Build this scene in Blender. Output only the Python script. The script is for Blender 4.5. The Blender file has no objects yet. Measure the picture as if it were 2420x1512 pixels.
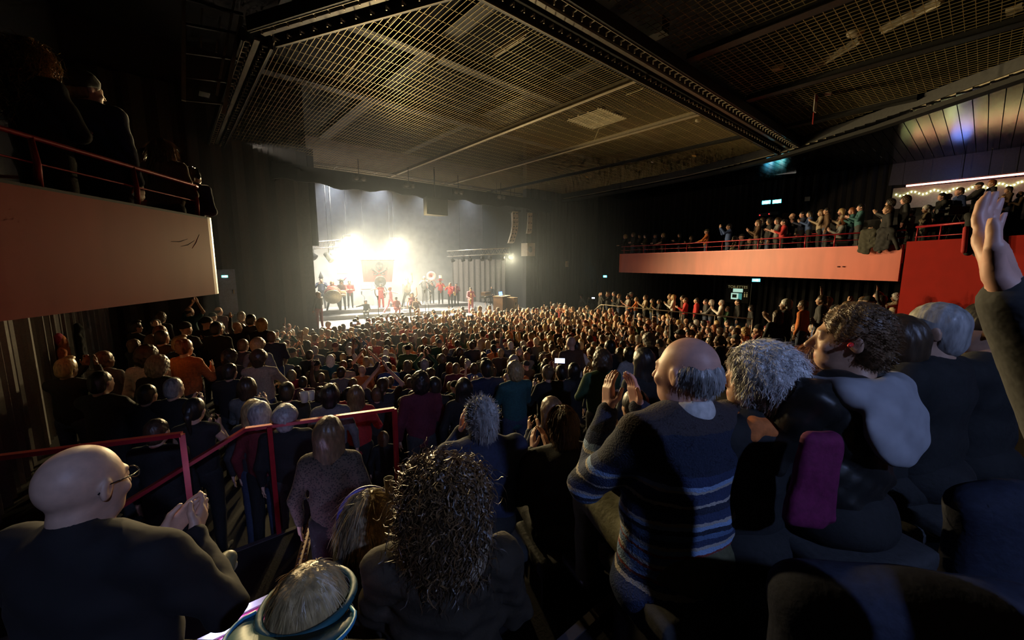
import bpy, math, random
import numpy as np
from mathutils import Vector, Matrix

rng = random.Random(11)
scene = bpy.context.scene
COL = scene.collection

# ------------------------------------------------------------------ camera
EYE = 4.1
HA = math.radians(40.4)                      # the hall axis is turned 40 degrees from the lens axis
C = np.array([-5.14, -19.79, EYE])
FPX = 941.0
PITCH = math.atan(134.0 / FPX)
cam_data = bpy.data.cameras.new('camera')
cam_data.sensor_fit = 'HORIZONTAL'
cam_data.sensor_width = 36.0
cam_data.lens = 36.0 * FPX / 2420.0
cam_data.clip_start = 0.05
cam_data.clip_end = 200.0
cam = bpy.data.objects.new('camera', cam_data)
COL.objects.link(cam)
cam.location = C
cam.rotation_euler = (math.pi / 2 - PITCH, 0, -HA)
scene.camera = cam

# ------------------------------------------------------------------ view / world
scene.view_settings.view_transform = 'Standard'
scene.view_settings.look = 'None'
scene.view_settings.gamma = 1.0
scene.view_settings.use_curve_mapping = False
scene.view_settings.exposure = 0.0
world = bpy.data.worlds.new('world')
scene.world = world
world.use_nodes = True
world.node_tree.nodes['Background'].inputs[0].default_value = (0.004, 0.005, 0.008, 1)
world.node_tree.nodes['Background'].inputs[1].default_value = 1.0
cy = scene.cycles
cy.use_denoising = True
cy.use_light_tree = False
cy.max_bounces = 4
cy.diffuse_bounces = 2
cy.glossy_bounces = 2
cy.transmission_bounces = 2
cy.volume_bounces = 0
cy.transparent_max_bounces = 4
cy.use_adaptive_sampling = True
cy.adaptive_threshold = 0.04
cy.adaptive_min_samples = 12
cy.caustics_reflective = False
cy.caustics_refractive = False
cy.sample_clamp_indirect = 3.0

# ------------------------------------------------------------------ hall frame: x along the stage front, y towards the stage
FW = np.array([math.sin(HA) * math.cos(PITCH), math.cos(HA) * math.cos(PITCH), -math.sin(PITCH)])
UPV = np.array([math.sin(HA) * math.sin(PITCH), math.cos(HA) * math.sin(PITCH), math.cos(PITCH)])
RT = np.array([math.cos(HA), -math.sin(HA), 0.0])
D1 = np.array([0.0, 1.0])      # towards the stage
D2 = np.array([1.0, 0.0])      # along the stage front

def ray(x, y):
    return FW + RT * (x - 1210) / FPX - UPV * (y - 756) / FPX
def at_z(x, y, z):
    d = ray(x, y); return C + d * ((z - EYE) / d[2])
def at_d(x, y, k):
    return C + ray(x, y) * k
def W(s, t, z=0.0):
    return (float(s), float(t), float(z))
def CX(x, y, z=None):
    """plan point given as metres to the right of and ahead of the viewer"""
    p = C[:2] + x * np.array([math.cos(HA), -math.sin(HA)]) + y * np.array([math.sin(HA), math.cos(HA)])
    return p if z is None else (float(p[0]), float(p[1]), float(z))
def ahead(p):
    q = np.array(p[:2], float) - C[:2]; return float(q @ np.array([math.sin(HA), math.cos(HA)]))
def ST(p):
    return float(p[0]), float(p[1])
def at_t(x, y, t):
    """the point of the picture ray on the hall plane t = const"""
    d = ray(x, y); n = np.array([D1[0], D1[1], 0]); p0 = np.array(W(0, t, 0))
    return C + d * (((p0 - C) @ n) / (d @ n))
def at_s(x, y, s):
    d = ray(x, y); n = np.array([D2[0], D2[1], 0]); p0 = np.array(W(s, 0, 0))
    return C + d * (((p0 - C) @ n) / (d @ n))
STAGE_C = W(5.0, 2.5, 2.0)

TIERS = ((-18.75, 2.45), (-17.95, 2.1), (-17.15, 1.8), (-15.7, 1.55), (-14.7, 0.85), (-13.7, 0.45))
BEND = 0.22
def floor_z(s, t):
    if s < -3.5 and -15.7 <= t < -5.5: return 1.15          # raised side aisle
    if s > 12.7 and -14.0 <= t < -5.6: return 0.75          # terrace
    te = t + max(0.0, s - 1.0) * BEND
    for lim, z in TIERS:
        if te < lim: return z
    return 0.0

# ------------------------------------------------------------------ lights of the place, and added fill over the stage
def lamp(name, kind, loc, energy, color, radius=0.1, target=None, spot=None, blend=0.5, size=None, vol=True):
    L = bpy.data.lights.new(name, kind)
    L.energy = energy; L.color = color
    if kind in ('POINT', 'SPOT'): L.shadow_soft_size = radius
    if kind == 'SPOT': L.spot_size = math.radians(spot); L.spot_blend = blend
    if kind == 'AREA': L.shape = 'RECTANGLE'; L.size, L.size_y = size
    o = bpy.data.objects.new(name, L); COL.objects.link(o)
    o.location = loc
    if target is not None:
        o.rotation_euler = (Vector(target) - Vector(loc)).to_track_quat('-Z', 'Y').to_euler()
    return o

LAMP1 = at_d(820, 568, 23.0)
LAMP2 = at_d(932, 575, 24.5)
LAMP3 = at_d(788, 603, 21.5)
LAMP4 = at_d(958, 668, 23.0)
LAMP5 = at_d(1207, 607, 25.9)
WARM = (1.0, 0.86, 0.58)
AMB = (1.0, 0.72, 0.34)
GOLD_W = (1.0, 0.76, 0.38)
for L_, e_, tz in ((LAMP1, 7000, -2.0), (LAMP2, 6600, -2.0), (LAMP3, 3600, -2.0), (LAMP4, 2000, 1.8), (LAMP5, 2500, -1.0)):
    edge_ = L_ is LAMP5
    lamp('stage_lamp_light', 'SPOT', L_, e_, GOLD_W, 0.14, target=W(6.0 if edge_ else 4.0, -11.0, tz), spot=98, blend=0.55)
# unseen fill lamps added above the stage to spread its haze glow
for s_, e_ in ((1.8, 6000), (4.4, 6000), (7.4, 3400), (10.6, 1800)):
    lamp('haze_fill_light', 'SPOT', W(s_, 3.2, 8.72), e_, (1.0, 0.92, 0.80), 0.2, target=W(s_, 3.8, 1.0), spot=120, blend=0.7)
# warm lamp on the side ladder, over the nearest seats
lamp('ladder_wash_light', 'SPOT', W(-4.25, -8.8, 7.7), 1500, (1.0, 0.74, 0.36), 0.10, target=W(-4.0, -18.5, 3.1), spot=34, blend=0.6)
# amber profile spots on the side ladder, aimed at the opposite balcony
lamp('profile_spot_light', 'SPOT', W(-3.2, -6.0, 7.4), 3400, (1.0, 0.70, 0.40), 0.08, target=W(12.6, -14.15, 4.5), spot=25, blend=0.15)
# blue light of the bar behind the seats
lamp('bar_light', 'SPOT', CX(2.6, -3.2, 6.6), 430, (0.36, 0.50, 1.0), 0.08, target=CX(0.75, 1.4, 3.1), spot=46, blend=0.3)
lamp('bar_violet_light', 'SPOT', CX(-3.4, -1.6, 6.0), 1.6, (0.75, 0.30, 0.9), 0.15, target=CX(-1.5, 1.8, 2.6), spot=70, blend=0.5)

# ------------------------------------------------------------------ materials
MATS = {}
def mat(name, color, rough=0.6, metal=0.0, var=0.12, scale=14.0, bump=0.0, emit=None, estr=0.0, alpha=None, spec=0.5, stretch=None):
    if name in MATS: return MATS[name]
    m = bpy.data.materials.new(name); MATS[name] = m
    m.use_nodes = True
    nt = m.node_tree; b = nt.nodes['Principled BSDF']
    b.inputs['Roughness'].default_value = rough
    b.inputs['Metallic'].default_value = metal
    b.inputs['Specular IOR Level'].default_value = spec
    c = (color[0], color[1], color[2], 1)
    if var > 0 or bump > 0:
        tc = nt.nodes.new('ShaderNodeTexCoord')
        nz = nt.nodes.new('ShaderNodeTexNoise'); nz.inputs['Scale'].default_value = scale; nz.inputs['Detail'].default_value = 2
        if stretch:
            mp = nt.nodes.new('ShaderNodeMapping'); mp.inputs['Scale'].default_value = stretch
            nt.links.new(tc.outputs['Object'], mp.inputs[0]); nt.links.new(mp.outputs[0], nz.inputs[0])
        else:
            nt.links.new(tc.outputs['Object'], nz.inputs[0])
    if var > 0:
        r = nt.nodes.new('ShaderNodeValToRGB')
        r.color_ramp.elements[0].position = 0.3; r.color_ramp.elements[1].position = 0.7
        r.color_ramp.elements[0].color = tuple(x * (1 - var) for x in c[:3]) + (1,)
        r.color_ramp.elements[1].color = tuple(min(1, x * (1 + var)) for x in c[:3]) + (1,)
        nt.links.new(nz.outputs[0], r.inputs[0]); nt.links.new(r.outputs[0], b.inputs['Base Color'])
    else:
        b.inputs['Base Color'].default_value = c
    if bump > 0:
        bp = nt.nodes.new('ShaderNodeBump'); bp.inputs['Strength'].default_value = bump; bp.inputs['Distance'].default_value = 0.01
        nt.links.new(nz.outputs[0], bp.inputs['Height']); nt.links.new(bp.outputs[0], b.inputs['Normal'])
    if emit is not None:
        b.inputs['Emission Color'].default_value = (emit[0], emit[1], emit[2], 1)
        b.inputs['Emission Strength'].default_value = estr
        m.cycles.emission_sampling = 'NONE'
    if alpha is not None:
        b.inputs['Alpha'].default_value = alpha
    return m

BLACK = mat('matt_black_paint', (0.012, 0.012, 0.013), 0.75)
BLACKCLOTH = mat('black_drape', (0.007, 0.007, 0.009), 0.95, scale=30)
STEEL = mat('galvanised_steel', (0.30, 0.28, 0.24), 0.42, 0.6, scale=20)
DARKSTEEL = mat('dark_steel', (0.05, 0.05, 0.052), 0.5, 0.5)
REDPAINT = mat('red_painted_wall', (0.22, 0.006, 0.003), 0.7, scale=3, var=0.06, spec=0.08)
FASCIA = mat('salmon_red_plaster', (0.50, 0.105, 0.066), 0.42, scale=2.2, var=0.10, stretch=(1.2, 1.2, 0.35), spec=0.30)
REDRAIL = mat('red_lacquered_steel', (0.34, 0.015, 0.025), 0.35, 0.2)
FLOORM = mat('dark_floor', (0.03, 0.028, 0.027), 0.6, scale=6)
STAGEM = mat('stage_deck', (0.22, 0.22, 0.22), 0.6, scale=5)
BACKWALL = mat('pale_backdrop', (0.30, 0.30, 0.29), 0.9, scale=2)

# ------------------------------------------------------------------ object helpers
def setp(o, label=None, cat=None, group=None, kind=None):
    if label: o['label'] = label
    if cat: o['category'] = cat
    if group: o['group'] = group
    if kind: o['kind'] = kind
    return o
def empty(name, loc=(0, 0, 0), rz=0.0, label=None, cat=None, group=None, kind=None):
    o = bpy.data.objects.new(name, None); COL.objects.link(o)
    o.location = loc; o.rotation_euler = (0, 0, rz); o.empty_display_size = 0.1
    return setp(o, label, cat, group, kind)
def mesh_np(name, V, F, smooth=True):
    """mesh from numpy verts and a quad/tri index array (or list of faces)"""
    me = bpy.data.meshes.new(name)
    V = np.asarray(V, np.float32)
    if isinstance(F, np.ndarray):
        n, k = F.shape
        me.vertices.add(len(V)); me.vertices.foreach_set('co', V.ravel())
        me.loops.add(n * k); me.loops.foreach_set('vertex_index', F.astype(np.int32).ravel())
        me.polygons.add(n)
        me.polygons.foreach_set('loop_start', np.arange(0, n * k, k, dtype=np.int32))
        me.polygons.foreach_set('loop_total', np.full(n, k, np.int32))
        me.polygons.foreach_set('use_smooth', np.full(n, smooth))
        me.update(calc_edges=True)
    else:
        me.from_pydata([tuple(v) for v in V], [], F)
        if smooth:
            me.polygons.foreach_set('use_smooth', [True] * len(me.polygons))
        me.update()
    return me
def link(name, me, m=None, parent=None, loc=None, rot=None, label=None, cat=None, group=None, kind=None):
    o = bpy.data.objects.new(name, me); COL.objects.link(o)
    if m is not None and len(me.materials) == 0: me.materials.append(m)
    if parent is not None: o.parent = parent
    if loc is not None: o.location = loc
    if rot is not None: o.rotation_euler = rot
    return setp(o, label, cat, group, kind)

class MB:
    """collects boxes, bars, tubes, lofts into one mesh"""
    def __init__(s): s.v = []; s.f = []
    def quadset(s, V, F):
        b = len(s.v); s.v += [tuple(float(c) for c in v) for v in V]; s.f += [tuple(b + i for i in f) for f in F]; return s
    def box(s, c, h, R=None):
        V = []
        for z in (-1, 1):
            for x, y in ((-1, -1), (1, -1), (1, 1), (-1, 1)):
                p = np.array([x * h[0], y * h[1], z * h[2]], float)
                if R is not None: p = np.asarray(R) @ p
                V.append(p + np.asarray(c, float))
        return s.quadset(V, [(3, 2, 1, 0), (4, 5, 6, 7), (0, 1, 5, 4), (1, 2, 6, 5), (2, 3, 7, 6), (3, 0, 4, 7)])
    def bar(s, a, b, w, h, upv=(0, 0, 1)):
        a = np.asarray(a, float); b = np.asarray(b, float)
        d = b - a; L = np.linalg.norm(d); d = d / L
        u = np.asarray(upv, float)
        if abs(d @ u) > 0.98: u = np.array([1.0, 0, 0])
        x = np.cross(d, u); x /= np.linalg.norm(x); z = np.cross(x, d)
        R = np.stack([x, d, z], 1)
        return s.box((a + b) / 2, (w / 2, L / 2, h / 2), R)
    def tube(s, pts, r, n=8, cap=True):
        pts = [np.asarray(p, float) for p in pts]
        rs = r if hasattr(r, '__len__') else [r] * len(pts)
        V = []; F = []
        prev = None
        for i, p in enumerate(pts):
            d = (pts[min(i + 1, len(pts) - 1)] - pts[max(i - 1, 0)]); d = d / (np.linalg.norm(d) + 1e-9)
            if prev is None:
                u = np.array([0, 0, 1.0]) if abs(d[2]) < 0.9 else np.array([1.0, 0, 0])
                x = np.cross(d, u)
            else:
                x = prev - d * (prev @ d)
            x /= np.linalg.norm(x) + 1e-9; prev = x; y = np.cross(d, x)
            for k in range(n):
                a = 2 * math.pi * k / n
                V.append(p + rs[i] * (math.cos(a) * x + math.sin(a) * y))
        for i in range(len(pts) - 1):
            for k in range(n):
                F.append((i * n + k, i * n + (k + 1) % n, (i + 1) * n + (k + 1) % n, (i + 1) * n + k))
        if cap:
            F.append(tuple(range(n - 1, -1, -1))); F.append(tuple((len(pts) - 1) * n + k for k in range(n)))
        return s.quadset(V, F)
    def lathe(s, prof, c=(0, 0, 0), n=16, R=None):
        V = []; F = []
        for (r, z) in prof:
            for k in range(n):
                a = 2 * math.pi * k / n
                p = np.array([r * math.cos(a), r * math.sin(a), z])
                if R is not None: p = np.asarray(R) @ p
                V.append(p + np.asarray(c, float))
        for i in range(len(prof) - 1):
            for k in range(n):
                F.append((i * n + k, i * n + (k + 1) % n, (i + 1) * n + (k + 1) % n, (i + 1) * n + k))
        if prof[0][0] > 1e-6: F.append(tuple(range(n - 1, -1, -1)))
        if prof[-1][0] > 1e-6: F.append(tuple((len(prof) - 1) * n + k for k in range(n)))
        return s.quadset(V, F)
    def prism(s, poly, z0, z1):
        n = len(poly)
        V = [(x, y, z0) for x, y in poly] + [(x, y, z1) for x, y in poly]
        F = [tuple(range(n - 1, -1, -1)), tuple(range(n, 2 * n))] + [(i, (i + 1) % n, n + (i + 1) % n, n + i) for i in range(n)]
        return s.quadset(V, F)
    def build(s, name, m, parent=None, smooth=False, **kw):
        V = s.v
        org = kw.pop('origin', None)
        if org is not None: V = [tuple(np.asarray(v) - np.asarray(org)) for v in V]
        me = mesh_np(name, V, s.f, smooth)
        o = link(name, me, m, parent, **kw)
        if org is not None: o.location = org
        return o

def frame_rot(s_ax=D2, t_ax=D1):
    return np.array([[s_ax[0], t_ax[0], 0], [s_ax[1], t_ax[1], 0], [0, 0, 1.0]])
HR = frame_rot()          # columns: along d2, along d1, up
HYAW = math.atan2(D2[1], D2[0])

def hall_box(mb, s0, s1, t0, t1, z0, z1):
    c = np.array(W((s0 + s1) / 2, (t0 + t1) / 2, (z0 + z1) / 2))
    return mb.box(c, (abs(s1 - s0) / 2, abs(t1 - t0) / 2, abs(z1 - z0) / 2), HR)
# ================================================================== room shell
SL, SR, TB, TF = -7.2, 20.4, -30.0, 8.5
hall_box(MB(), SL - 1, SR + 1, TB, TF + 1, -0.2, 0.0).build('floor', FLOORM, kind='structure')
hall_box(MB(), SL - 1, SR + 1, TB, TF + 1, 12.0, 12.2).build('ceiling', BLACK, kind='structure')

def pleats(mb, a, b, z0, z1, pitch=0.16, amp=0.05, seed=1):
    """a pleated drape from a to b (x,y), a thick folded sheet"""
    r = random.Random(seed)
    a = np.array(a[:2]); b = np.array(b[:2]); d = b - a; L = np.linalg.norm(d); d /= L; n = np.array([-d[1], d[0]])
    k = max(2, int(L / pitch) * 4)
    V = []; F = []
    for side in (0, 1):
        for i in range(k + 1):
            ph = i / 4 * 2 * math.pi
            off = amp * math.sin(ph + 0.6 * math.sin(i * 0.37)) * (0.7 + 0.6 * r.random()) - side * 0.03
            p = a + d * (L * i / k) + n * off
            V.append((p[0], p[1], z0)); V.append((p[0], p[1], z1))
    m = 2 * (k + 1)
    for i in range(k):
        F.append((2 * i, 2 * i + 2, 2 * i + 3, 2 * i + 1)); F.append((m + 2 * i + 1, m + 2 * i + 3, m + 2 * i + 2, m + 2 * i))
    return mb.quadset(V, F)

# walls (solid boards behind the drapes)
hall_box(MB(), SL - 0.3, SL, TB, TF, 0, 12).build('wall_left', BLACK, kind='structure')
hall_box(MB(), SR, SR + 0.3, TB, TF, 0, 12).build('wall_right', BLACK, kind='structure')
hall_box(MB(), SL, SR, TB - 0.3, TB, 0, 12).build('wall_back', BLACK, kind='structure')
hall_box(MB(), SL, SR, TF, TF + 0.3, 0, 12).build('wall_stage', BACKWALL, kind='structure')
# proscenium cheeks and lintel
PROS = mat('proscenium_drape_grey', (0.045, 0.045, 0.047), 0.9, scale=8)
hall_box(MB(), SL, -0.15, 0.0, 0.35, 0, 12).build('wall_proscenium_left', PROS, kind='structure')
hall_box(MB(), 12.95, SR, 0.0, 0.35, 0, 12).build('wall_proscenium_right', PROS, kind='structure')

# side wing of the stage
hall_box(MB(), 15.6, 15.9, 0.35, TF, 0, 9).build('wall_wing_right', PROS, kind='structure')

# stage deck
hall_box(MB(), -0.1, 13.0, -1.0, TF, 0, 1.1).build('floor_stage', STAGEM, kind='structure')

hall_box(MB(), 9.0, 13.0, -2.6, -1.0, 0, 1.1).build('floor_stage_apron', STAGEM, kind='structure')
# ------------------------------------------------------------------ drapes
DRAPE = mat('charcoal_drape', (0.05, 0.048, 0.046), 0.9, scale=40)
DRAPEL = mat('grey_pleated_drape', (0.16, 0.15, 0.14), 0.85, scale=40)
o = pleats(MB(), W(SL + 0.25, -0.1), W(SL + 0.25, -14.5), 0.05, 3.6, 0.22, 0.06, 3).build('pleated_curtain', DRAPEL, label='grey pleated curtain hanging below the near balcony', cat='curtain')
pleats(MB(), W(SR - 0.25, -27), W(SR - 0.25, -0.2), 0.05, 11.0, 0.35, 0.07, 4).build('pleated_curtain', BLACKCLOTH, label='tall black pleated curtain behind the far balcony', cat='curtain')
pleats(MB(), W(13.2, -0.15), W(SR - 0.4, -0.15), 0.05, 9.5, 0.35, 0.06, 5).build('pleated_curtain', DRAPE, label='dark grey curtain beside the stage beneath the loudspeaker columns', cat='curtain')
pleats(MB(), W(SL + 0.3, -0.15), W(-0.6, -0.15), 0.05, 10.5, 0.7, 0.05, 6).build('pleated_curtain', DRAPE, label='dark grey curtain between the near balcony and the stage opening', cat='curtain')
pleats(MB(), W(-0.7, 0.5), W(0.25, 0.5), 4.9, 9.2, 0.3, 0.04, 7).build('stage_leg_curtain', BLACKCLOTH, label='short black leg curtain at the upper corner of the stage opening', cat='curtain')
pleats(MB(), W(15.3, 5.0), W(11.2, 6.4), 1.1, 4.4, 0.4, 0.09, 8).build('pleated_curtain', mat('wing_drape', (0.16, 0.145, 0.13), 0.8), label='pleated curtain in the stage wing behind the keyboards', cat='curtain')

# pelmet with a wavy lower hem
def pelmet():
    V = []; F = []; n = 60
    for side in (0, 1):
        for i in range(n + 1):
            s = -1.6 + 16.5 * i / n
            zb = 7.55 + 0.07 * math.sin(i * 0.42) + 0.05 * math.sin(i * 1.13)
            t = -0.35 + 0.12 * side
            V.append(W(s, t + 0.02 * math.sin(i), zb)); V.append(W(s, t, 8.25))
    m = 2 * (n + 1)
    for i in range(n):
        F.append((2 * i, 2 * i + 2, 2 * i + 3, 2 * i + 1)); F.append((m + 2 * i + 1, m + 2 * i + 3, m + 2 * i + 2, m + 2 * i))
        F.append((2 * i, m + 2 * i, m + 2 * i + 2, 2 * i + 2)); F.append((2 * i + 1, 2 * i + 3, m + 2 * i + 3, m + 2 * i + 1))
    return MB().quadset(V, F)
pelmet().build('stage_pelmet', BLACKCLOTH, label='long dark pelmet hanging across the top of the stage opening', cat='curtain')

# ------------------------------------------------------------------ tiers under the seats
TIERM = mat('dark_tier_carpet', (0.012, 0.009, 0.010), 0.95, scale=60, bump=0.2)
NOSE = mat('grey_step_nosing', (0.07, 0.055, 0.06), 0.6)
def bent(t):            # plan line of a tier edge: straight, then bending back
    return [(SL, t), (1.0, t), (12.6, t - 11.6 * BEND)]
prev = None
lims = [-27.0] + [l for l, z in TIERS]
for (ta, tb, z) in zip(lims, lims[1:], [z for l, z in TIERS]):
    lo_ = [(SL, -29.0), (12.6, -29.0)] if ta == -27.0 else bent(ta)
    poly = lo_ + list(reversed(bent(tb)))
    MB().prism(poly, 0.0, z).build('floor_tier', TIERM, kind='structure')
    e_ = bent(tb)
    for a_, b_ in zip(e_, e_[1:]):
        MB().bar((a_[0], a_[1] - 0.02, z - 0.008), (b_[0], b_[1] - 0.02, z - 0.008), 0.05, 0.03).build('trim_nosing', NOSE, kind='structure')
hall_box(MB(), SL, -3.5, -15.7, -5.5, 0.0, 1.15).build('floor_side_aisle', TIERM, kind='structure')
# ================================================================== ceiling grid and its steel
CZ = 8.9
WIRE = mat('brass_tinted_wire', (0.55, 0.44, 0.22), 0.45, 0.55, var=0.05)
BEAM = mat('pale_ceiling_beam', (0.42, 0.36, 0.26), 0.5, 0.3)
right_edge = [(16.2, 5.0), (16.2, -2.8), (15.6, -9.3), (14.3, -13.95), (10.5, -19.9), (7.0, -24.0), (4.0, -27.0)]
def t_edge(s):
    for (sa, ta), (sb, tb) in zip(right_edge[1:], right_edge[2:]):
        if sb <= s <= sa: return ta + (tb - ta) * (sa - s) / (sa - sb)
    return 5.0 if s > 16.2 else -27.0
def s_edge(t):
    for (sa, ta), (sb, tb) in zip(right_edge, right_edge[1:]):
        if tb <= t <= ta: return sa + (sb - sa) * (ta - t) / (ta - tb + 1e-9)
    return 4.0
def diag_t(s):            # the skewed rear edge on the near side
    return -9.7 - (s + 3.1) * 1.9
def diag_s(t):
    return -3.1 - (t + 9.7) / 1.9
grid_root = empty('ceiling_wire_grid', W(6, -6, CZ), label='tensioned wire mesh ceiling stretched between the dark steel beams', cat='ceiling grid')
def add_grid(name, t_hi, t_lo, along_step, cross_step, smin):
    mb = MB()
    s = smin
    while s < 16.2:
        a = max(t_lo, t_edge(s), diag_t(s) if s < 3 else -99)
        if a < t_hi - 0.1: mb.bar(W(s, a, CZ), W(s, t_hi, CZ), 0.011, 0.011)
        s += along_step
    t = t_lo + cross_step
    while t < t_hi:
        a = max(smin, diag_s(t) if t < -9.7 else -99); b = s_edge(t)
        if b > a + 0.1: mb.bar(W(a, t, CZ + 0.012), W(b, t, CZ + 0.012), 0.009, 0.009)
        t += cross_step
    o = mb.build(name, WIRE); o.parent = grid_root; o.matrix_parent_inverse = Matrix.Translation(-Vector(grid_root.location)); o['kind'] = 'stuff'
    return o
add_grid('wire_panel', 5.0, -13.55, 0.105, 0.45, -3.05)
add_grid('wire_panel', -14.75, -27.0, 0.16, 0.16, -6.5)

# beams that run towards the stage
for k, s in enumerate((0.85, 4.5, 8.1, 11.7)):
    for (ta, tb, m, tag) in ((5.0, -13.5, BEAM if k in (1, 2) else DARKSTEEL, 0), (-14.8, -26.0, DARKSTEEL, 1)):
        tb2 = max(tb, t_edge(s))
        if tb2 > ta - 0.2: continue
        if k == 0 and tag == 0: continue
        names = {(1, 0): 'pale lit ceiling beam nearer the left side ladder, running to the stage', (2, 0): 'pale ceiling beam second from the side ladder, running to the stage',
                 (3, 0): 'dark ceiling beam nearest the far balcony, running to the stage',
                 (0, 1): 'dark beam crossing the rear ceiling mesh at the frame top', (1, 1): 'broad dark beam dividing the rear ceiling mesh behind the catwalk',
                 (2, 1): 'dark beam along the rear ceiling mesh near the far balcony', (3, 1): 'short dark beam at the rear ceiling corner'}
        root = empty('ceiling_beam', W(s, (ta + tb2) / 2, CZ - 0.1), label=names[(k, tag)], cat='beam')
        inv = Matrix.Translation(-Vector(root.location))
        w = 0.05 if (tag == 0) else 0.16
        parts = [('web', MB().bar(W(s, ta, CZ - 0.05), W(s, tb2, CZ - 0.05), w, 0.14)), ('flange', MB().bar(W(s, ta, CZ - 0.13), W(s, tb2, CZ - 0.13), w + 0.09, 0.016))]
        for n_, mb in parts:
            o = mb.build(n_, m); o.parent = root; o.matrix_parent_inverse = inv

# cross beams at the stage side and catwalks
def catwalk(label, a, b, width, n_brackets, z=CZ - 0.22):
    """two channel beams, a centre tray and rows of hanging brackets"""
    a = np.array(a, float); b = np.array(b, float); a[2] = b[2] = 0
    d = (b - a) / np.linalg.norm(b - a); L = np.linalg.norm(b - a); n = np.array([-d[1], d[0], 0])
    root = empty('ceiling_catwalk', tuple((a + b) / 2 + np.array([0, 0, z])), label=label, cat='catwalk')
    inv = Matrix.Translation(-Vector(root.location))
    def put(o): o.parent = root; o.matrix_parent_inverse = inv; return o
    zz = np.array([0, 0, z])
    for sgn in (-1, 1):
        e = n * (width / 2) * sgn
        put(MB().bar(a + e + zz, b + e + zz, 0.07, 0.26).build('channel_beam', DARKSTEEL))
        put(MB().bar(a + e * 0.92 + zz + [0, 0, -0.13], b + e * 0.92 + zz + [0, 0, -0.13], 0.012, 0.02).build('edge_strip', BEAM))
    put(MB().bar(a + zz + [0, 0, -0.02], b + zz + [0, 0, -0.02], 0.10, 0.05).build('cable_tray', STEEL))
    put(MB().bar(a + zz + [0, 0, 0.16], b + zz + [0, 0, 0.16], width * 0.95, 0.02).build('deck_plate', BLACK))
    # one shared bracket: a little hook
    bm = MB().box((0, 0, 0), (0.012, 0.05, 0.012)).box((0, 0.045, -0.03), (0.012, 0.010, 0.04))
    me = mesh_np('bracket', bm.v, bm.f, False); me.materials.append(mat('pale_bracket', (0.6, 0.54, 0.42), 0.4, 0.4))
    yaw = math.atan2(d[1], d[0])
    for row, off in ((0, -0.62), (1, 0.62)):
        for i in range(n_brackets):
            p = a + d * (L * (i + 0.5) / n_brackets) + n * (width / 2 * off) + zz + [0, 0, -0.06]
            o = link('bracket', me, None, root, loc=tuple(Vector(p) - root.location), rot=(0, 0, yaw + (math.pi if row else 0)))
    return root
catwalk('black steel catwalk crossing the ceiling diagonally with rows of pale brackets', W(-1.0, -14.2), W(14.4, -14.2), 0.95, 62)
catwalk('black perforated catwalk edge beside the hanging side ladder', W(-3.35, 3.0), W(-3.35, -9.6), 0.5, 46)
catwalk('black steel walkway slanting across the top of the wire mesh', W(-3.3, -9.9), W(0.6, -17.2), 0.6, 24)
# lighting bars above the pelmet
for t, z, lab in ((1.0, 8.75, 'triple steel lighting pipe crossing just before the pelmet'),):
    root = empty('lighting_bar', W(5, t, z), label=lab, cat='lighting bar'); inv = Matrix.Translation(-Vector(root.location))
    for dt, dz in ((0, 0), (0.35, 0.02), (0.7, 0.0)):
        o = MB().tube([W(-3.2, t + dt, z + dz), W(14.5, t + dt, z + dz)], 0.03, 6).build('pipe', STEEL, smooth=True); o.parent = root; o.matrix_parent_inverse = inv
    for i in range(9):
        s = -2.5 + i * 2.0
        o = MB().bar(W(s, t - 0.1, z + 0.02), W(s, t + 0.8, z + 0.02), 0.05, 0.04).build('clamp', STEEL); o.parent = root; o.matrix_parent_inverse = inv

# curved edge beam of the ceiling above the far balcony
edge_pts = [W(s, t, CZ - 0.15) for s, t in ((16.3, 1.0), (16.25, -2.8), (15.95, -6.5), (15.6, -9.3), (15.0, -11.9), (14.3, -13.95), (12.6, -17.0), (10.5, -19.9), (8.6, -22.3))]
root = empty('curved_edge_beam', edge_pts[4], label='curved black edge beam of the ceiling above the far balcony', cat='beam'); inv = Matrix.Translation(-Vector(root.location))
for k, (dz, m, w, h) in enumerate(((0.0, DARKSTEEL, 0.12, 0.3), (-0.17, BEAM, 0.03, 0.03), (-0.35, BLACK, 0.3, 0.12))):
    for a, b in zip(edge_pts, edge_pts[1:]):
        o = MB().bar(np.array(a) + [0, 0, dz], np.array(b) + [0, 0, dz], w, h).build('edge_segment', m); o.parent = root; o.matrix_parent_inverse = inv
# second lower rail with gangway brackets next to the edge
for i in range(26):
    k = i / 26 * (len(edge_pts) - 1); j = int(k); p = np.array(edge_pts[j]) * (1 - k + j) + np.array(edge_pts[j + 1]) * (k - j)
    q = p + np.array([D2[0], D2[1], 0]) * 0.55
    o = MB().bar(p + [0, 0, -0.28], q + [0, 0, -0.28], 0.04, 0.04).build('outrigger', DARKSTEEL); o.parent = root; o.matrix_parent_inverse = inv

# glossy slatted soffit over the far balcony
SOFF = mat('glossy_black_soffit', (0.012, 0.012, 0.014), 0.20, 0.0, var=0.0, spec=0.5)
root = empty('ceiling_soffit', W(17, -14, 8.5), kind='structure'); inv = Matrix.Translation(-Vector(root.location))
s0 = 0.0
t = -3.0
while t > -27.5:
    a = max(s_edge(t - 0.15) + 0.15, 4.0)
    o = MB().bar(W(a, t, 8.55), W(SR - 0.3, t, 8.55), 0.27, 0.05).build('slat', SOFF); o.parent = root; o.matrix_parent_inverse = inv
    t -= 0.29

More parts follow.
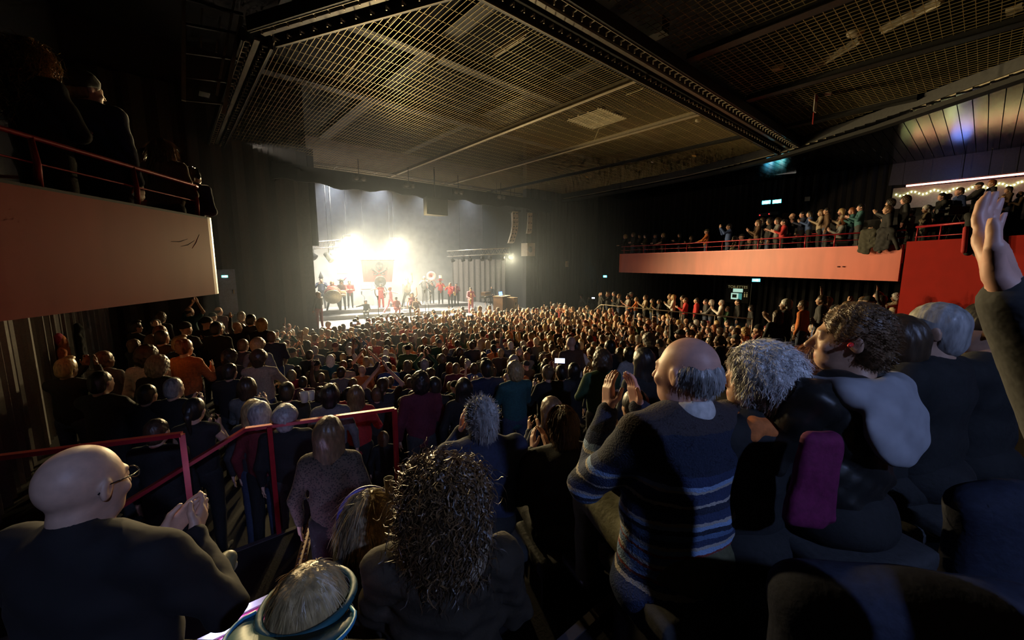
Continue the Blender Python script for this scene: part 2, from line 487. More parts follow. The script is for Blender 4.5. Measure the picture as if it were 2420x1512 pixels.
# ------------------------------------------------------------------ things seen above the wire mesh
DUCT = mat('grey_duct', (0.10, 0.10, 0.095), 0.5, 0.3)
def above(label, name, cat, s0, s1, t0, t1, z0, z1, m):
    root_o = hall_box(MB(), s0, s1, t0, t1, z0, z1).build(name, m, label=label, cat=cat)
    return root_o
TUBE = mat('pale_fluorescent_body', (0.62, 0.55, 0.42), 0.5)
def batten(label, a, b, w=0.16):
    root = empty('ceiling_batten', tuple((np.array(a) + np.array(b)) / 2), label=label, cat='light fitting'); inv = Matrix.Translation(-Vector(root.location))
    for n_, mb, m in (('housing', MB().bar(a, b, w, 0.08), TUBE), ('tube', MB().tube([np.array(a) + [0, 0, -0.07], np.array(b) + [0, 0, -0.07]], 0.03, 8), TUBE)):
        o = mb.build(n_, m); o.parent = root; o.matrix_parent_inverse = inv
for (x0, y0, x1, y1, w_, lab) in ((1915, 165, 2035, 92, 0.16, 'pale unlit batten above the rear mesh, beside the round fitting'), (2085, 70, 2225, 0, 0.18, 'pale unlit batten at the top right of the rear ceiling mesh'),
                                  (2380, 28, 2420, 12, 0.14, 'short pale batten cut by the frame at the rear ceiling'),
                                  (1170, 125, 1240, 78, 0.10, 'narrow yellowish batten above the wire mesh near the catwalk'), (805, 190, 870, 100, 0.10, 'pale batten above the mesh near the side ladder'),
                                  (920, 50, 965, 0, 0.14, 'grey batten above the mesh at the top edge'), (1012, 152, 1055, 120, 0.07, 'short bright batten above the middle of the wire mesh')):
    batten(lab, at_z(x0, y0, 9.25), at_z(x1, y1, 9.25), w_)
for (x, y, sx, lab) in ((2022, 77, 0.16, 'small round fitting above the rear mesh between the battens'), (1838, 160, 0.14, 'round pale fitting above the rear mesh near the broad beam'), (1650, 284, 0.10, 'small round detector on the ceiling mesh before the far balcony')):
    p = at_z(x, y, 9.1)
    MB().lathe([(0.02, 0.05), (sx, 0.03), (sx, -0.02), (sx * 0.7, -0.06), (0.001, -0.07)], p, 14).build('ceiling_fitting', TUBE, smooth=True, label=lab, cat='light fitting')
# lattice trap door panel that catches the light
P0 = np.array(at_z(1410, 282, CZ - 0.02))
root = empty('trap_panel', tuple(P0), HYAW, label='pale square lattice panel lying on the wire mesh', cat='panel')
m_ = mat('pale_lattice', (0.50, 0.44, 0.30), 0.5)
for i in range(12):
    MB().box((-0.66 + i * 0.12, 0, 0), (0.022, 0.72, 0.010)).build('slat', m_, root)
for i in range(4):
    MB().box((0, -0.6 + i * 0.4, 0.02), (0.72, 0.03, 0.01)).build('cross_slat', m_, root)
for k, (s0_, s1_, t0_, t1_, z0_, lab) in enumerate(((-2.6, 14.5, -4.3, -3.9, 10.2, 'wide grey duct above the mesh nearest the stage'), (-2.6, 14.5, -8.6, -8.2, 10.2, 'grey duct above the mesh halfway to the catwalk'), (1.4, 1.9, -13.2, 3.5, 10.6, 'long grey duct above the mesh running to the stage near the side ladder'), (6.0, 6.4, -13.2, 3.5, 10.6, 'long grey duct above the middle of the mesh'))):
    above(lab, 'ventilation_duct', 'duct', s0_, s1_, t0_, t1_, z0_, z0_ + 0.4, DUCT)
# cables lying on the mesh
CAB = mat('pale_cable', (0.55, 0.47, 0.30), 0.6)
for (pts, lab) in ((((610, 195), (640, 225), (700, 200), (745, 225), (720, 190), (690, 205)), 'looped pale cable lying on the mesh near the side ladder'),
                   (((770, 240), (785, 246), (790, 238), (778, 234), (770, 240)), 'small coil of cable lying on the wire mesh'),
                   (((1405, 330), (1415, 305), (1440, 296)), 'pale cable hanging from the square lattice panel'),
                   (((1480, 225), (1515, 212), (1535, 192)), 'pale cable across the mesh beside the catwalk'),
                   (((690, 190), (740, 200), (790, 225), (810, 235)), 'thin pale cable trailing over the wire mesh')):
    MB().tube([at_z(x, y, CZ + 0.03) for x, y in pts], 0.012, 5).build('loose_cable', CAB, smooth=True, label=lab, cat='cable')
# red and white notice and small cards stuck on the mesh
root = empty('ceiling_notice', tuple(at_z(1928, 235, 8.8)), HYAW, label='red and white notice hanging from the rear ceiling mesh', cat='sign')
MB().box((0, 0, -0.1), (0.13, 0.01, 0.24)).build('board', mat('notice_white', (0.7, 0.68, 0.62), 0.6), root)
MB().box((0, -0.013, 0.03), (0.11, 0.004, 0.09)).build('red_field', mat('notice_red', (0.6, 0.05, 0.04), 0.6), root)
MB().box((-0.02, 0.012, -0.52), (0.03, 0.01, 0.16)).build('red_tail', MATS['notice_red'], root)
for (x, y, col, sz, lab) in ((1957, 222, 'notice_white', 0.09, 'white card on the rear mesh beside the red notice'), (1640, 368, 'card_yellow', 0.11, 'yellow card caught on the mesh near the ceiling edge'), (1387, 418, 'card_yellow', 0.09, 'yellow card on the mesh above the stage side'), (1541, 383, 'notice_white', 0.06, 'small white tag on the mesh near the ceiling edge')):
    m_ = mat(col, (0.75, 0.45, 0.12), 0.6)
    MB().box((0, 0, 0), (sz, sz * 0.8, 0.008)).box((0, 0, 0.012), (sz * 0.3, 0.012, 0.01)).build('paper_card', m_, loc=tuple(at_z(x, y, CZ - 0.02)), rot=(0.25, 0.1, HYAW + 0.3), label=lab, cat='card')

# hanging side ladder
root = empty('lighting_ladder', W(-4.6, -9.3, CZ), label='dark hanging lighting ladder with steel rungs at the top of the side wall', cat='lighting ladder'); inv = Matrix.Translation(-Vector(root.location))
def onl(x, y): return np.array(at_t(x, y, -9.0))
for n_, a, b, w in (('upright', (434, -20), (434, 238), 0.07), ('upright', (570, 40), (528, 270), 0.07), ('rung', (430, 55), (572, 82), 0.05), ('rung', (430, 122), (560, 140), 0.05), ('rung', (432, 180), (552, 195), 0.05), ('rung', (434, -5), (574, 35), 0.05), ('rung', (436, 236), (536, 246), 0.04),
                    ('drop_bar', (478, 20), (476, 60), 0.03), ('drop_bar', (520, 40), (518, 76), 0.03), ('drop_bar', (476, 84), (475, 112), 0.03), ('drop_bar', (514, 96), (511, 124), 0.03), ('pole', (556, -10), (512, 225), 0.045)):
    o = MB().bar(onl(*a), onl(*b), w, w).build(n_, STEEL if n_ != 'rung' else DARKSTEEL); o.parent = root; o.matrix_parent_inverse = inv
o = MB().box((-4.25, -8.62, 7.75), (0.09, 0.16, 0.09), HR).build('spot_body', BLACK); o.parent = root; o.matrix_parent_inverse = inv
for (x0, y0, x1, y1, lab) in ((270, -5, 350, 85, 'thin steel pipe on the dark side wall high above the near balcony'), (515, 332, 570, 378, 'steel batten clamp by the side ladder foot'),(500,345,535,362,'short bright pipe end near the ladder foot')):
    MB().tube([at_s(x0, y0, -6.0), at_s(x1, y1, -6.0)], 0.03, 6).build('wall_pipe', DARKSTEEL, smooth=True, label=lab, cat='pipe')

# ================================================================== balconies
def px_on(A, B, x):
    """point of the plan segment A-B seen at picture column x"""
    r = ray(x, 622)[:2]; A = np.array(A, float); B = np.array(B, float); d = B - A; A0 = A; A = A - C[:2]
    k = (A[1] * r[0] - A[0] * r[1]) / (d[0] * r[1] - d[1] * r[0])
    return A0 + d * k
def strip(mb, pts, z0, z1, th, closed_top=True):
    """thick vertical strip along plan points, front on the listed line, back th behind (to the left of travel)"""
    pts = [np.array(p[:2], float) for p in pts]
    N = []
    for i in range(len(pts)):
        d = pts[min(i + 1, len(pts) - 1)] - pts[max(i - 1, 0)]; d /= np.linalg.norm(d); N.append(np.array([-d[1], d[0]]))
    V = []
    for p, n in zip(pts, N):
        q = p + n * th
        V += [(p[0], p[1], z0), (p[0], p[1], z1), (q[0], q[1], z1), (q[0], q[1], z0)]
    F = []
    for i in range(len(pts) - 1):
        a, b = 4 * i, 4 * i + 4
        for k in range(4):
            F.append((a + k, b + k, b + (k + 1) % 4, a + (k + 1) % 4))
    F.append((0, 1, 2, 3)); e = 4 * (len(pts) - 1); F.append((e + 3, e + 2, e + 1, e))
    return mb.quadset(V, F)
def arc(c, r, a0, a1, n):
    return [np.array([c[0] + r * math.cos(a0 + (a1 - a0) * i / n), c[1] + r * math.sin(a0 + (a1 - a0) * i / n)]) for i in range(n + 1)]

def inset_path(path, w, side):
    out = []
    for i, p in enumerate(path):
        d = path[min(i + 1, len(path) - 1)] - path[max(i - 1, 0)]; d /= np.linalg.norm(d); out.append(p + np.array([d[1], -d[0]]) * w * side)
    return out
# --- near balcony at the left
LB = [CX(-2.85, 0.2), CX(-3.12, 2.47), CX(-3.40, 4.56)]
dl = (LB[2] - LB[1]) / np.linalg.norm(LB[2] - LB[1]); nl = np.array([-dl[1], dl[0]])
cc = LB[2] + nl * 0.27
a0 = math.atan2(-nl[1], -nl[0])
endarc = arc(cc, 0.27, a0, a0 + math.radians(115), 10)
endp = endarc[-1] + (endarc[-1] - endarc[-2]) / np.linalg.norm(endarc[-1] - endarc[-2]) * 2.2
LBZ0, LBZ1 = 3.75, 4.59
lpath = [LB[0], LB[1]] + endarc + [endp]
root = empty('balcony_parapet', (*lpath[1], LBZ0), label='curved salmon red parapet of the near balcony with scuff marks', cat='balcony parapet'); inv = Matrix.Translation(-Vector(root.location))
def put(o, r=None): o.parent = r or root; o.matrix_parent_inverse = Matrix.Translation(-Vector((r or root).location)); return o
put(strip(MB(), lpath, LBZ0, LBZ1, 0.12).build('fascia', FASCIA, smooth=False))
put(strip(MB(), lpath, LBZ1, LBZ1 + 0.02, 0.16).build('cap', DARKSTEEL))
scuff = mat('dark_scuff', (0.10, 0.03, 0.03), 0.7)
for (x0, y0, x1, y1) in ((410, 572, 450, 566), (432, 583, 465, 570), (458, 588, 478, 556)):
    a = px_on(LB[1], LB[2], x0); b = px_on(LB[1], LB[2], x1)
    za = 4.1 + (622 - y0) / 941 * ahead(a); zb = 4.1 + (622 - y1) / 941 * ahead(b)
    m_ = ((a + b) / 2)
    put(MB().tube([(a[0] + 0.0, a[1], za), (m_[0], m_[1], (za + zb) / 2 - 0.015), (b[0], b[1], zb)], [0.002, 0.004, 0.002], 5).build('scuff_mark', scuff))
poly = [tuple(p) for p in inset_path(lpath, 0.11, -1)[1:-1]] + [W(SL, -13.6)[:2], W(SL, -17.3)[:2]]
MB().prism(poly, 3.76, 3.86).build('floor_balcony_left', BLACK, kind='structure')

def railing(label, pts, z_floor, z_top, post_at, mids, r=0.022, rm=0.012, m=REDRAIL, curve=0.05):
    pts = [np.array(p[:2], float) for p in pts]
    root = empty('balcony_railing', (*pts[0], z_floor), label=label, cat='railing'); inv = Matrix.Translation(-Vector(root.location))
    o = MB().tube([(p[0], p[1], z_top) for p in pts], r, 8).build('top_rail', m, smooth=True); o.parent = root; o.matrix_parent_inverse = inv
    for z in mids:
        o = MB().tube([(p[0], p[1], z) for p in pts], rm, 6).build('middle_rail', m, smooth=True); o.parent = root; o.matrix_parent_inverse = inv
    for (p, n) in post_at:
        p = np.array(p); n = np.array(n)
        line = [(*(p + n * 0.0), z_floor), (*(p + n * curve * 0.3), z_floor + (z_top - z_floor) * 0.5), (*(p + n * 0.0), z_top)]
        o = MB().tube(line, [0.026, 0.022, 0.018], 6).build('baluster', m, smooth=True); o.parent = root; o.matrix_parent_inverse = inv
    return root
inset = nl * 0.10
lrail = [LB[0] + inset, LB[1] + inset, LB[2] + inset] + arc(cc, 0.17, a0, a0 + math.radians(100), 6)[1:] + [endp + nl * 0.05]
posts = [(px_on(LB[1] + inset, LB[2] + inset, x), -nl) for x in (120, 342)] + [(px_on(LB[1] + inset, LB[2] + inset, 478), -nl)]
railing('red steel railing with a thin middle rail on the near balcony', lrail, LBZ1, LBZ1 + 0.36, posts, (LBZ1 + 0.19,), 0.018, 0.008)

# --- far balcony at the right
RZ0, RZ1 = 3.56, 4.64
RA, RB, RC = np.array(W(15.45, -5.45)[:2]), np.array(W(14.3, -10.9)[:2]), np.array(W(11.55, -18.15)[:2])
d_a = (RA - RB) / np.linalg.norm(RA - RB); n_a = np.array([-d_a[1], d_a[0]])      # left of travel towards the stage
rpath = []
def bez(p0, p1, p2, n): return [(1 - k / n) ** 2 * p0 + 2 * (1 - k / n) * (k / n) * p1 + (k / n) ** 2 * p2 for k in range(n + 1)]
mid1 = RC + (RB - RC) * 0.72; mid2 = RB + (RA - RB) * 0.25
endA = RA + d_a * 0.0
nr = np.array([d_a[1], -d_a[0]])                                       # to the audience wall side
arcA = bez(RA - d_a * 0.35, RA + d_a * 0.25, RA + d_a * 0.25 + nr * 0.9, 8)
rpath = [RC] + bez(mid1, RB, mid2, 8) + arcA + [RA + d_a * 0.25 + nr * 4.2]
rpath_rev = list(reversed(rpath))
root = empty('balcony_parapet', (*RB, RZ0), label='long salmon parapet sweeping along the far balcony', cat='balcony parapet')
put(strip(MB(), rpath_rev, RZ0, RZ1, 0.12).build('fascia', FASCIA))
put(strip(MB(), rpath_rev, RZ1, RZ1 + 0.02, 0.15).build('cap', REDRAIL))
for (x, y) in ((1982, 630), (1994, 630)):
    p = px_on(RC, RB, x); put(MB().box((p[0] - 0.0, p[1], 4.1 + (622 - y) / 941 * ahead(p)), (0.05, 0.02, 0.02)).build('chip', scuff))
poly = [tuple(p) for p in inset_path(rpath, 0.06, 1)] + [W(SR, -5.2)[:2], W(SR, -24.0)[:2], W(13.5, -24.0)[:2]]
MB().prism(poly, 3.58, 4.1).build('floor_balcony_right', BLACK, kind='structure')
dir2 = (RB - RC) / np.linalg.norm(RB - RC); n2 = np.array([dir2[1], -dir2[0]])   # away from the hall
rp_in = [p for p in rpath]
rr = inset_path(rpath, 0.10, 1)
def at_col(path, x):
    for a, b in zip(path, path[1:]):
        p = px_on(a, b, x); d = b - a; k = (p - a) @ d / (d @ d)
        if -1e-6 <= k <= 1 + 1e-6: return p
    return None
posts = []
for x in (1474, 1520, 1571, 1621, 1668, 1704, 1744, 1788, 1840, 1898, 1967, 2040):
    p = at_col(rr, x)
    if p is not None: posts.append((p, -n2))
railing('red steel railing with curved balusters on the far balcony', rr, RZ1, RZ1 + 0.44, posts, (RZ1 + 0.22,), 0.024, 0.012)

# red return wall of the far balcony
RW0 = CX(11.42, 11.72); RW1 = CX(11.05, 3.0)
dw = (RW1 - RW0) / np.linalg.norm(RW1 - RW0); nw = np.array([-dw[1], dw[0]])
MB().prism([tuple(RW0), tuple(RW0 + nw * 1.2), tuple(RW1 + nw * 1.2), tuple(RW1)], 0.0, 4.72).build('wall_return_red', REDPAINT, kind='structure')
poly = [tuple(RW0 + nw * 1.2), tuple(RW0 + nw * 1.2 + np.array((0.2, 0.25))), W(SR, -17.0)[:2], W(SR, -27.0)[:2], tuple(RW1 + nw * 1.2)]
MB().prism(poly, 3.9, 4.3).build('floor_balcony_return', BLACK, kind='structure')
e0 = RW0 + nw * 0.12 + dw * 0.1
railing('raised red railing with bent end at the corner of the return wall', [e0 + dw * 0.0, e0 + dw * 0.9, e0 + dw * 1.9], 4.72, 5.12, [(e0 + dw * 0.05, (0, 0)), (e0 + dw * 0.7, (0, 0)), (e0 + dw * 1.6, (0, 0))], (4.84,), 0.032, 0.014)
root = empty('folding_seat', (float(e0[0] + nw[0] * 1.5 + dw[0] * 1.0), float(e0[1] + nw[1] * 1.5 + dw[1] * 1.0), 4.3), label='red folding seat behind the corner railing', cat='seat')
RS = mat('red_seat_fabric', (0.45, 0.03, 0.03), 0.8)
MB().box((0, 0, 0.45), (0.24, 0.22, 0.05)).build('cushion', RS, root); MB().box((0.1, 0.24, 0.72), (0.24, 0.05, 0.28), np.array(Matrix.Rotation(0.2, 3, 'X'))).build('backrest', RS, root); MB().box((0, 0, 0.2), (0.2, 0.04, 0.2)).build('pedestal', DARKSTEEL, root)

# seating tiers of the far balcony
BT = []   # (offset from the parapet, z)
for k in range(5):
    off = 1.0 + k * 0.95; z = 4.1 + 0.36 * (k + 1)
    A_ = RC + dir2 * 0.2 + n2 * off; B_ = RB + dir2 * 0.6 + n2 * off
    poly = [tuple(A_), tuple(B_), tuple(B_ + n2 * (7 - off)), tuple(A_ + n2 * (7 - off))]
    MB().prism(poly, z - 0.36, z).build('floor_balcony_tier', BLACK, kind='structure')
    if k == 0:
        ta = at_col([RC + n2 * off, RB + n2 * off], 1818); tb = at_col([RC + n2 * off, RB + n2 * off], 1975)
        railing('short pale red railing between the balcony seating rows', [ta, tb], z, z + 0.75, [(ta, (0, 0)), ((ta + tb) / 2, (0, 0)), (tb, (0, 0))], (), 0.02)

# --- side terrace below the far balcony
hall_box(MB(), 12.7, SR - 0.4, -14.0, -5.6, 0, 0.75).build('floor_terrace', FLOORM, kind='structure')
TR = mat('grey_terrace_rail', (0.32, 0.27, 0.22), 0.4, 0.4)
pa, pb = W(12.75, -6.5), W(12.75, -13.9)
root = empty('terrace_railing', (*pa[:2], 0.75), label='grey handrail of the raised terrace under the far balcony', cat='railing'); 
put(MB().tube([W(12.75, -5.2, 0.95), W(12.75, -6.3, 1.82), (*pa[:2], 1.85), (*pb[:2], 1.85)], 0.026, 8).build('top_rail', TR, smooth=True))
put(MB().tube([(*pa[:2], 1.3), (*pb[:2], 1.3)], 0.015, 6).build('middle_rail', TR, smooth=True))
for i in range(6):
    p = W(12.75, -6.5 - 7.4 * i / 5); put(MB().tube([(*p[:2], 0.75), (*p[:2], 1.85)], 0.022, 6).build('post', TR, smooth=True))

# ================================================================== red stair rails near the viewer
def box_rail(label, pts, posts, w=0.045):
    root = empty('stair_railing', tuple(pts[0]), label=label, cat='railing'); inv = Matrix.Translation(-Vector(root.location))
    for a, b in zip(pts, pts[1:]):
        o = MB().bar(a, b, w, 0.03).build('rail', REDRAIL); o.parent = root; o.matrix_parent_inverse = inv
    for (a, b) in posts:
        o = MB().bar(a, b, w * 0.8, w * 0.8).build('post', REDRAIL); o.parent = root; o.matrix_parent_inverse = inv
    return root
p_c = np.array(at_z(430, 1026, 2.88)); p_l = np.array(at_z(-80, 1090, 2.88)); p_e = np.array([p_c[0], p_c[1], 1.55])
box_rail('square red guard rail beside the bald man with a tall corner post', [p_l, p_c], [(p_c, p_e)])
q0 = np.array(at_z(255, 1215, 2.2)); q1 = np.array(at_z(580, 1014, 2.62)); q2 = np.array(at_z(932, 966, 2.62))
k1 = np.array(at_z(636, 1008, 2.62))
box_rail('sloping red and magenta lit handrail between the stairs and the crowd', [q0, q1, q2], [(k1, [k1[0], k1[1], 1.5]), (q2, [q2[0], q2[1], 1.5])], 0.05)
# ================================================================== smooth-union body modelling
class Sdf:
    """a field of rounded shapes melted together, meshed as one skin"""
    def __init__(s): s.p = []
    def cone(s, a, b, ra, rb, k=0.02, op=1, sq=None):
        s.p.append(('c', np.asarray(a, float), np.asarray(b, float), ra, rb, k, op, sq)); return s
    def ell(s, c, r, R=None, k=0.02, op=1):
        s.p.append(('e', np.asarray(c, float), np.asarray(r, float), np.eye(3) if R is None else np.asarray(R, float), k, op)); return s
    def box(s, c, h, rd=0.01, R=None, k=0.01, op=1):
        s.p.append(('b', np.asarray(c, float), np.asarray(h, float), rd, np.eye(3) if R is None else np.asarray(R, float), k, op)); return s
    def bounds(s):
        lo = np.full(3, 9e9); hi = -lo
        for q in s.p:
            if q[0] == 'c':
                if q[6] < 0: continue
                m = max(q[3], q[4]) * (max(q[7]) if q[7] else 1)
                lo = np.minimum(lo, np.minimum(q[1], q[2]) - m); hi = np.maximum(hi, np.maximum(q[1], q[2]) + m)
            else:
                if q[-1] < 0: continue
                R = q[3] if q[0] == 'e' else q[4]
                e = np.abs(R) @ q[2]
                lo = np.minimum(lo, q[1] - e); hi = np.maximum(hi, q[1] + e)
        return lo, hi
    def mesh(s, res, noise=None):
        lo, hi = s.bounds(); lo = lo - 2.5 * res; hi = hi + 2.5 * res
        n = np.ceil((hi - lo) / res).astype(int) + 1
        ax = [lo[i] + res * np.arange(n[i]) for i in range(3)]
        F = np.full(n, 0.5, np.float32)
        for q in s.p:
            k = q[5] if q[0] in ('c', 'b') else q[4]
            op = q[6] if q[0] in ('c', 'b') else q[5]
            if q[0] == 'c':
                m = max(q[3], q[4]) * (max(q[7]) if q[7] else 1); l = np.minimum(q[1], q[2]) - m; h = np.maximum(q[1], q[2]) + m
            else:
                R = q[3] if q[0] == 'e' else q[4]; e = np.abs(R) @ q[2]; l = q[1] - e; h = q[1] + e
            mg = k + 3 * res
            i0 = np.maximum(0, np.floor((l - mg - lo) / res).astype(int)); i1 = np.minimum(n, np.ceil((h + mg - lo) / res).astype(int) + 1)
            if (i1 <= i0).any(): continue
            X = ax[0][i0[0]:i1[0]][:, None, None]; Y = ax[1][i0[1]:i1[1]][None, :, None]; Z = ax[2][i0[2]:i1[2]][None, None, :]
            if q[0] == 'c':
                a, b, ra, rb = q[1], q[2], q[3], q[4]
                sq = q[7] or (1, 1, 1)
                d = (b - a) / sq; L2 = max(d @ d, 1e-9)
                px, py, pz = (X - a[0]) / sq[0], (Y - a[1]) / sq[1], (Z - a[2]) / sq[2]
                hh = np.clip((px * d[0] + py * d[1] + pz * d[2]) / L2, 0, 1)
                D = np.sqrt((px - hh * d[0]) ** 2 + (py - hh * d[1]) ** 2 + (pz - hh * d[2]) ** 2) - (ra + (rb - ra) * hh)
                D = D * min(sq)
            else:
                c, r = q[1], q[2]
                R = q[3] if q[0] == 'e' else q[4]
                dx, dy, dz = X - c[0], Y - c[1], Z - c[2]
                u = dx * R[0, 0] + dy * R[1, 0] + dz * R[2, 0]; v = dx * R[0, 1] + dy * R[1, 1] + dz * R[2, 1]; w = dx * R[0, 2] + dy * R[1, 2] + dz * R[2, 2]
                if q[0] == 'e':
                    k0 = np.sqrt((u / r[0]) ** 2 + (v / r[1]) ** 2 + (w / r[2]) ** 2) + 1e-9
                    k1 = np.sqrt((u / r[0] ** 2) ** 2 + (v / r[1] ** 2) ** 2 + (w / r[2] ** 2) ** 2) + 1e-9
                    D = k0 * (k0 - 1) / k1
                else:
                    rd = q[3]
                    au, av, aw = np.abs(u) - r[0] + rd, np.abs(v) - r[1] + rd, np.abs(w) - r[2] + rd
                    D = np.sqrt(np.maximum(au, 0) ** 2 + np.maximum(av, 0) ** 2 + np.maximum(aw, 0) ** 2) + np.minimum(np.maximum(au, np.maximum(av, aw)), 0) - rd
            S = F[i0[0]:i1[0], i0[1]:i1[1], i0[2]:i1[2]]
            if op > 0:
                hk = np.clip(0.5 + 0.5 * (S - D) / k, 0, 1); S[...] = S * (1 - hk) + D * hk - k * hk * (1 - hk)
            else:
                hk = np.clip(0.5 - 0.5 * (S + D) / k, 0, 1); S[...] = S * (1 - hk) - D * hk + k * hk * (1 - hk)
        if noise is not None:
            F = F + noise(ax[0][:, None, None], ax[1][None, :, None], ax[2][None, None, :]).astype(np.float32)
        return nets(F, lo, res)

def nets(F, lo, res):
    """surface nets"""
    I = F < 0
    c = I[:-1, :-1, :-1].astype(np.int8)
    tot = np.zeros_like(c)
    for i in (0, 1):
        for j in (0, 1):
            for k in (0, 1):
                tot += I[i:I.shape[0] - 1 + i, j:I.shape[1] - 1 + j, k:I.shape[2] - 1 + k]
    cells = np.argwhere((tot > 0) & (tot < 8))
    idx = np.full(tot.shape, -1, np.int64); idx[tuple(cells.T)] = np.arange(len(cells))
    acc = np.zeros((len(cells), 3)); cnt = np.zeros(len(cells))
    corners = [(i, j, k) for i in (0, 1) for j in (0, 1) for k in (0, 1)]
    vals = {cr: F[cells[:, 0] + cr[0], cells[:, 1] + cr[1], cells[:, 2] + cr[2]] for cr in corners}
    for a in corners:
        for ax_ in range(3):
            if a[ax_] == 1: continue
            b = list(a); b[ax_] = 1; b = tuple(b)
            va, vb = vals[a], vals[b]; m = (va < 0) != (vb < 0)
            t = np.where(m, va / np.where(m, va - vb, 1), 0)
            p = np.tile(np.array(a, float), (len(cells), 1)); p[:, ax_] += t
            acc += p * m[:, None]; cnt += m
    V = lo + (cells + acc / np.maximum(cnt, 1)[:, None]) * res
    Q = []
    for ax_ in range(3):
        o1, o2 = (ax_ + 1) % 3, (ax_ + 2) % 3
        A = np.take(I, range(0, I.shape[ax_] - 1), ax_); B = np.take(I, range(1, I.shape[ax_]), ax_)
        e = np.argwhere(A != B)
        e = e[(e[:, o1] > 0) & (e[:, o2] > 0) & (e[:, o1] < idx.shape[o1]) & (e[:, o2] < idx.shape[o2])]
        ins = A[tuple(e.T)]
        def g(d1_, d2_):
            q = e.copy(); q[:, o1] -= d1_; q[:, o2] -= d2_; return idx[tuple(q.T)]
        q = np.stack([g(1, 1), g(0, 1), g(0, 0), g(1, 0)], 1)
        q[~ins] = q[~ins][:, ::-1]
        Q.append(q)
    return V, np.concatenate(Q)

def rot(ax, a):
    return np.array(Matrix.Rotation(a, 3, ax))
def basis(y, z_hint=(0, 0, 1)):
    y = np.asarray(y, float); y = y / np.linalg.norm(y); z = np.asarray(z_hint, float); z = z - y * (z @ y)
    if np.linalg.norm(z) < 1e-4: z = np.array([0, -1.0, 0.1]); z = z - y * (z @ y)
    z /= np.linalg.norm(z); x = np.cross(y, z); return np.stack([x, y, z], 1)

# ------------------------------------------------------------------ anatomy
HEAD0 = np.array([0, 0.015, 1.60])
def head_frame(hc=HEAD0, yaw=0.0, pitch=0.0, roll=0.0):
    return np.asarray(hc, float), rot('Z', yaw) @ rot('X', pitch) @ rot('Y', roll)
def add_head(S, fr, fine=True, nose=1.0, female=False, neck_to=None, ears=True, jowl=0.0):
    o, R = fr
    P = lambda *p: o + R @ np.array(p)
    S.ell(P(0, -0.018, 0.030), (0.077, 0.097, 0.093), R, 0.02)
    S.ell(P(0, 0.030, -0.030), (0.063, 0.064, 0.086), R, 0.035)
    S.ell(P(0, 0.048, -0.088), (0.040 if not female else 0.034, 0.038, 0.030), R, 0.03)
    if jowl: S.ell(P(0, 0.01, -0.085), (0.062 + jowl, 0.05, 0.035 + jowl), R, 0.03)
    if fine:
        for sx in (-1, 1):
            S.ell(P(sx * 0.042, 0.068, -0.030), (0.018, 0.016, 0.016), R, 0.018)          # cheek bones
            S.ell(P(sx * 0.031, 0.105, 0.004), (0.017, 0.020, 0.013), R, 0.012, -1)       # eye sockets
            S.ell(P(sx * 0.031, 0.0795, 0.003), (0.0125, 0.0125, 0.0115), R, 0.003)       # eyeballs
        S.ell(P(0, 0.081, 0.024), (0.046, 0.014, 0.010), R, 0.014)                        # brow
    S.cone(P(0, 0.088, 0.010), P(0, 0.102 + 0.012 * nose, -0.034), 0.008, 0.0115, 0.012)  # nose
    if fine:
        S.ell(P(0, 0.094, -0.038), (0.017, 0.010, 0.009), R, 0.008)
        S.ell(P(0, 0.086, -0.064), (0.023, 0.010, 0.0055), R, 0.005); S.ell(P(0, 0.084, -0.074), (0.020, 0.010, 0.006), R, 0.005)
    if ears:
        for sx in (-1, 1):
            Re = R @ rot('Z', sx * 0.35) @ rot('X', -0.15)
            S.ell(P(sx * 0.080, -0.012, -0.002), (0.010, 0.021, 0.033), Re, 0.008)
            if fine: S.ell(P(sx * 0.090, -0.006, -0.002), (0.006, 0.011, 0.018), Re, 0.006, -1)
    nk = P(0, -0.035, -0.075)
    S.cone(nk, neck_to if neck_to is not None else o + np.array([0, -0.035, -0.17]), 0.053 if not female else 0.047, 0.058 if not female else 0.051, 0.025)

def add_hand(S, wrist, fdir, palm_n, side=1, curl=0.25, spread=0.12, sc=1.0, k=0.006, thumb=0.6):
    """palm plus five fingers; fdir: wrist to fingers, palm_n: out of the palm, side: +1 thumb towards cross(fdir, palm_n)"""
    f = np.asarray(fdir, float); f /= np.linalg.norm(f); n = np.asarray(palm_n, float); n = n - f * (n @ f); n /= np.linalg.norm(n)
    x = np.cross(f, n) * side
    w = np.asarray(wrist, float)
    R = np.stack([x, f, n], 1)
    S.box(w + f * 0.048 * sc, (0.040 * sc, 0.052 * sc, 0.014 * sc), 0.012 * sc, R, 0.012)
    L = (0.070, 0.080, 0.074, 0.058)
    for i in range(4):
        off = (0.029 - i * 0.0195) * sc
        a = w + f * 0.095 * sc + x * off
        d = f * math.cos(0) + x * spread * (1.5 - i) * 0.35; d /= np.linalg.norm(d)
        seg = [0.45, 0.30, 0.25]; ang = 0.0; p = a; r = 0.0095 * sc if i < 3 else 0.0082 * sc
        for j in range(3):
            ang += curl * (0.8 if j == 0 else 1.1)
            dd = d * math.cos(ang) + n * math.sin(ang)
            q = p + dd * L[i] * seg[j] * sc
            S.cone(p, q, r, r * 0.9, k); p = q; r *= 0.9
    a = w + f * 0.022 * sc + x * 0.030 * sc
    d1_ = f * 0.62 + x * thumb + n * 0.30; d1_ /= np.linalg.norm(d1_)
    b = a + d1_ * 0.045 * sc; d2_ = f * 0.85 + x * 0.25 * thumb + n * 0.25; d2_ /= np.linalg.norm(d2_)
    S.cone(a, b, 0.015 * sc, 0.0115 * sc, 0.010); S.cone(b, b + d2_ * 0.042 * sc, 0.0112 * sc, 0.009 * sc, k)

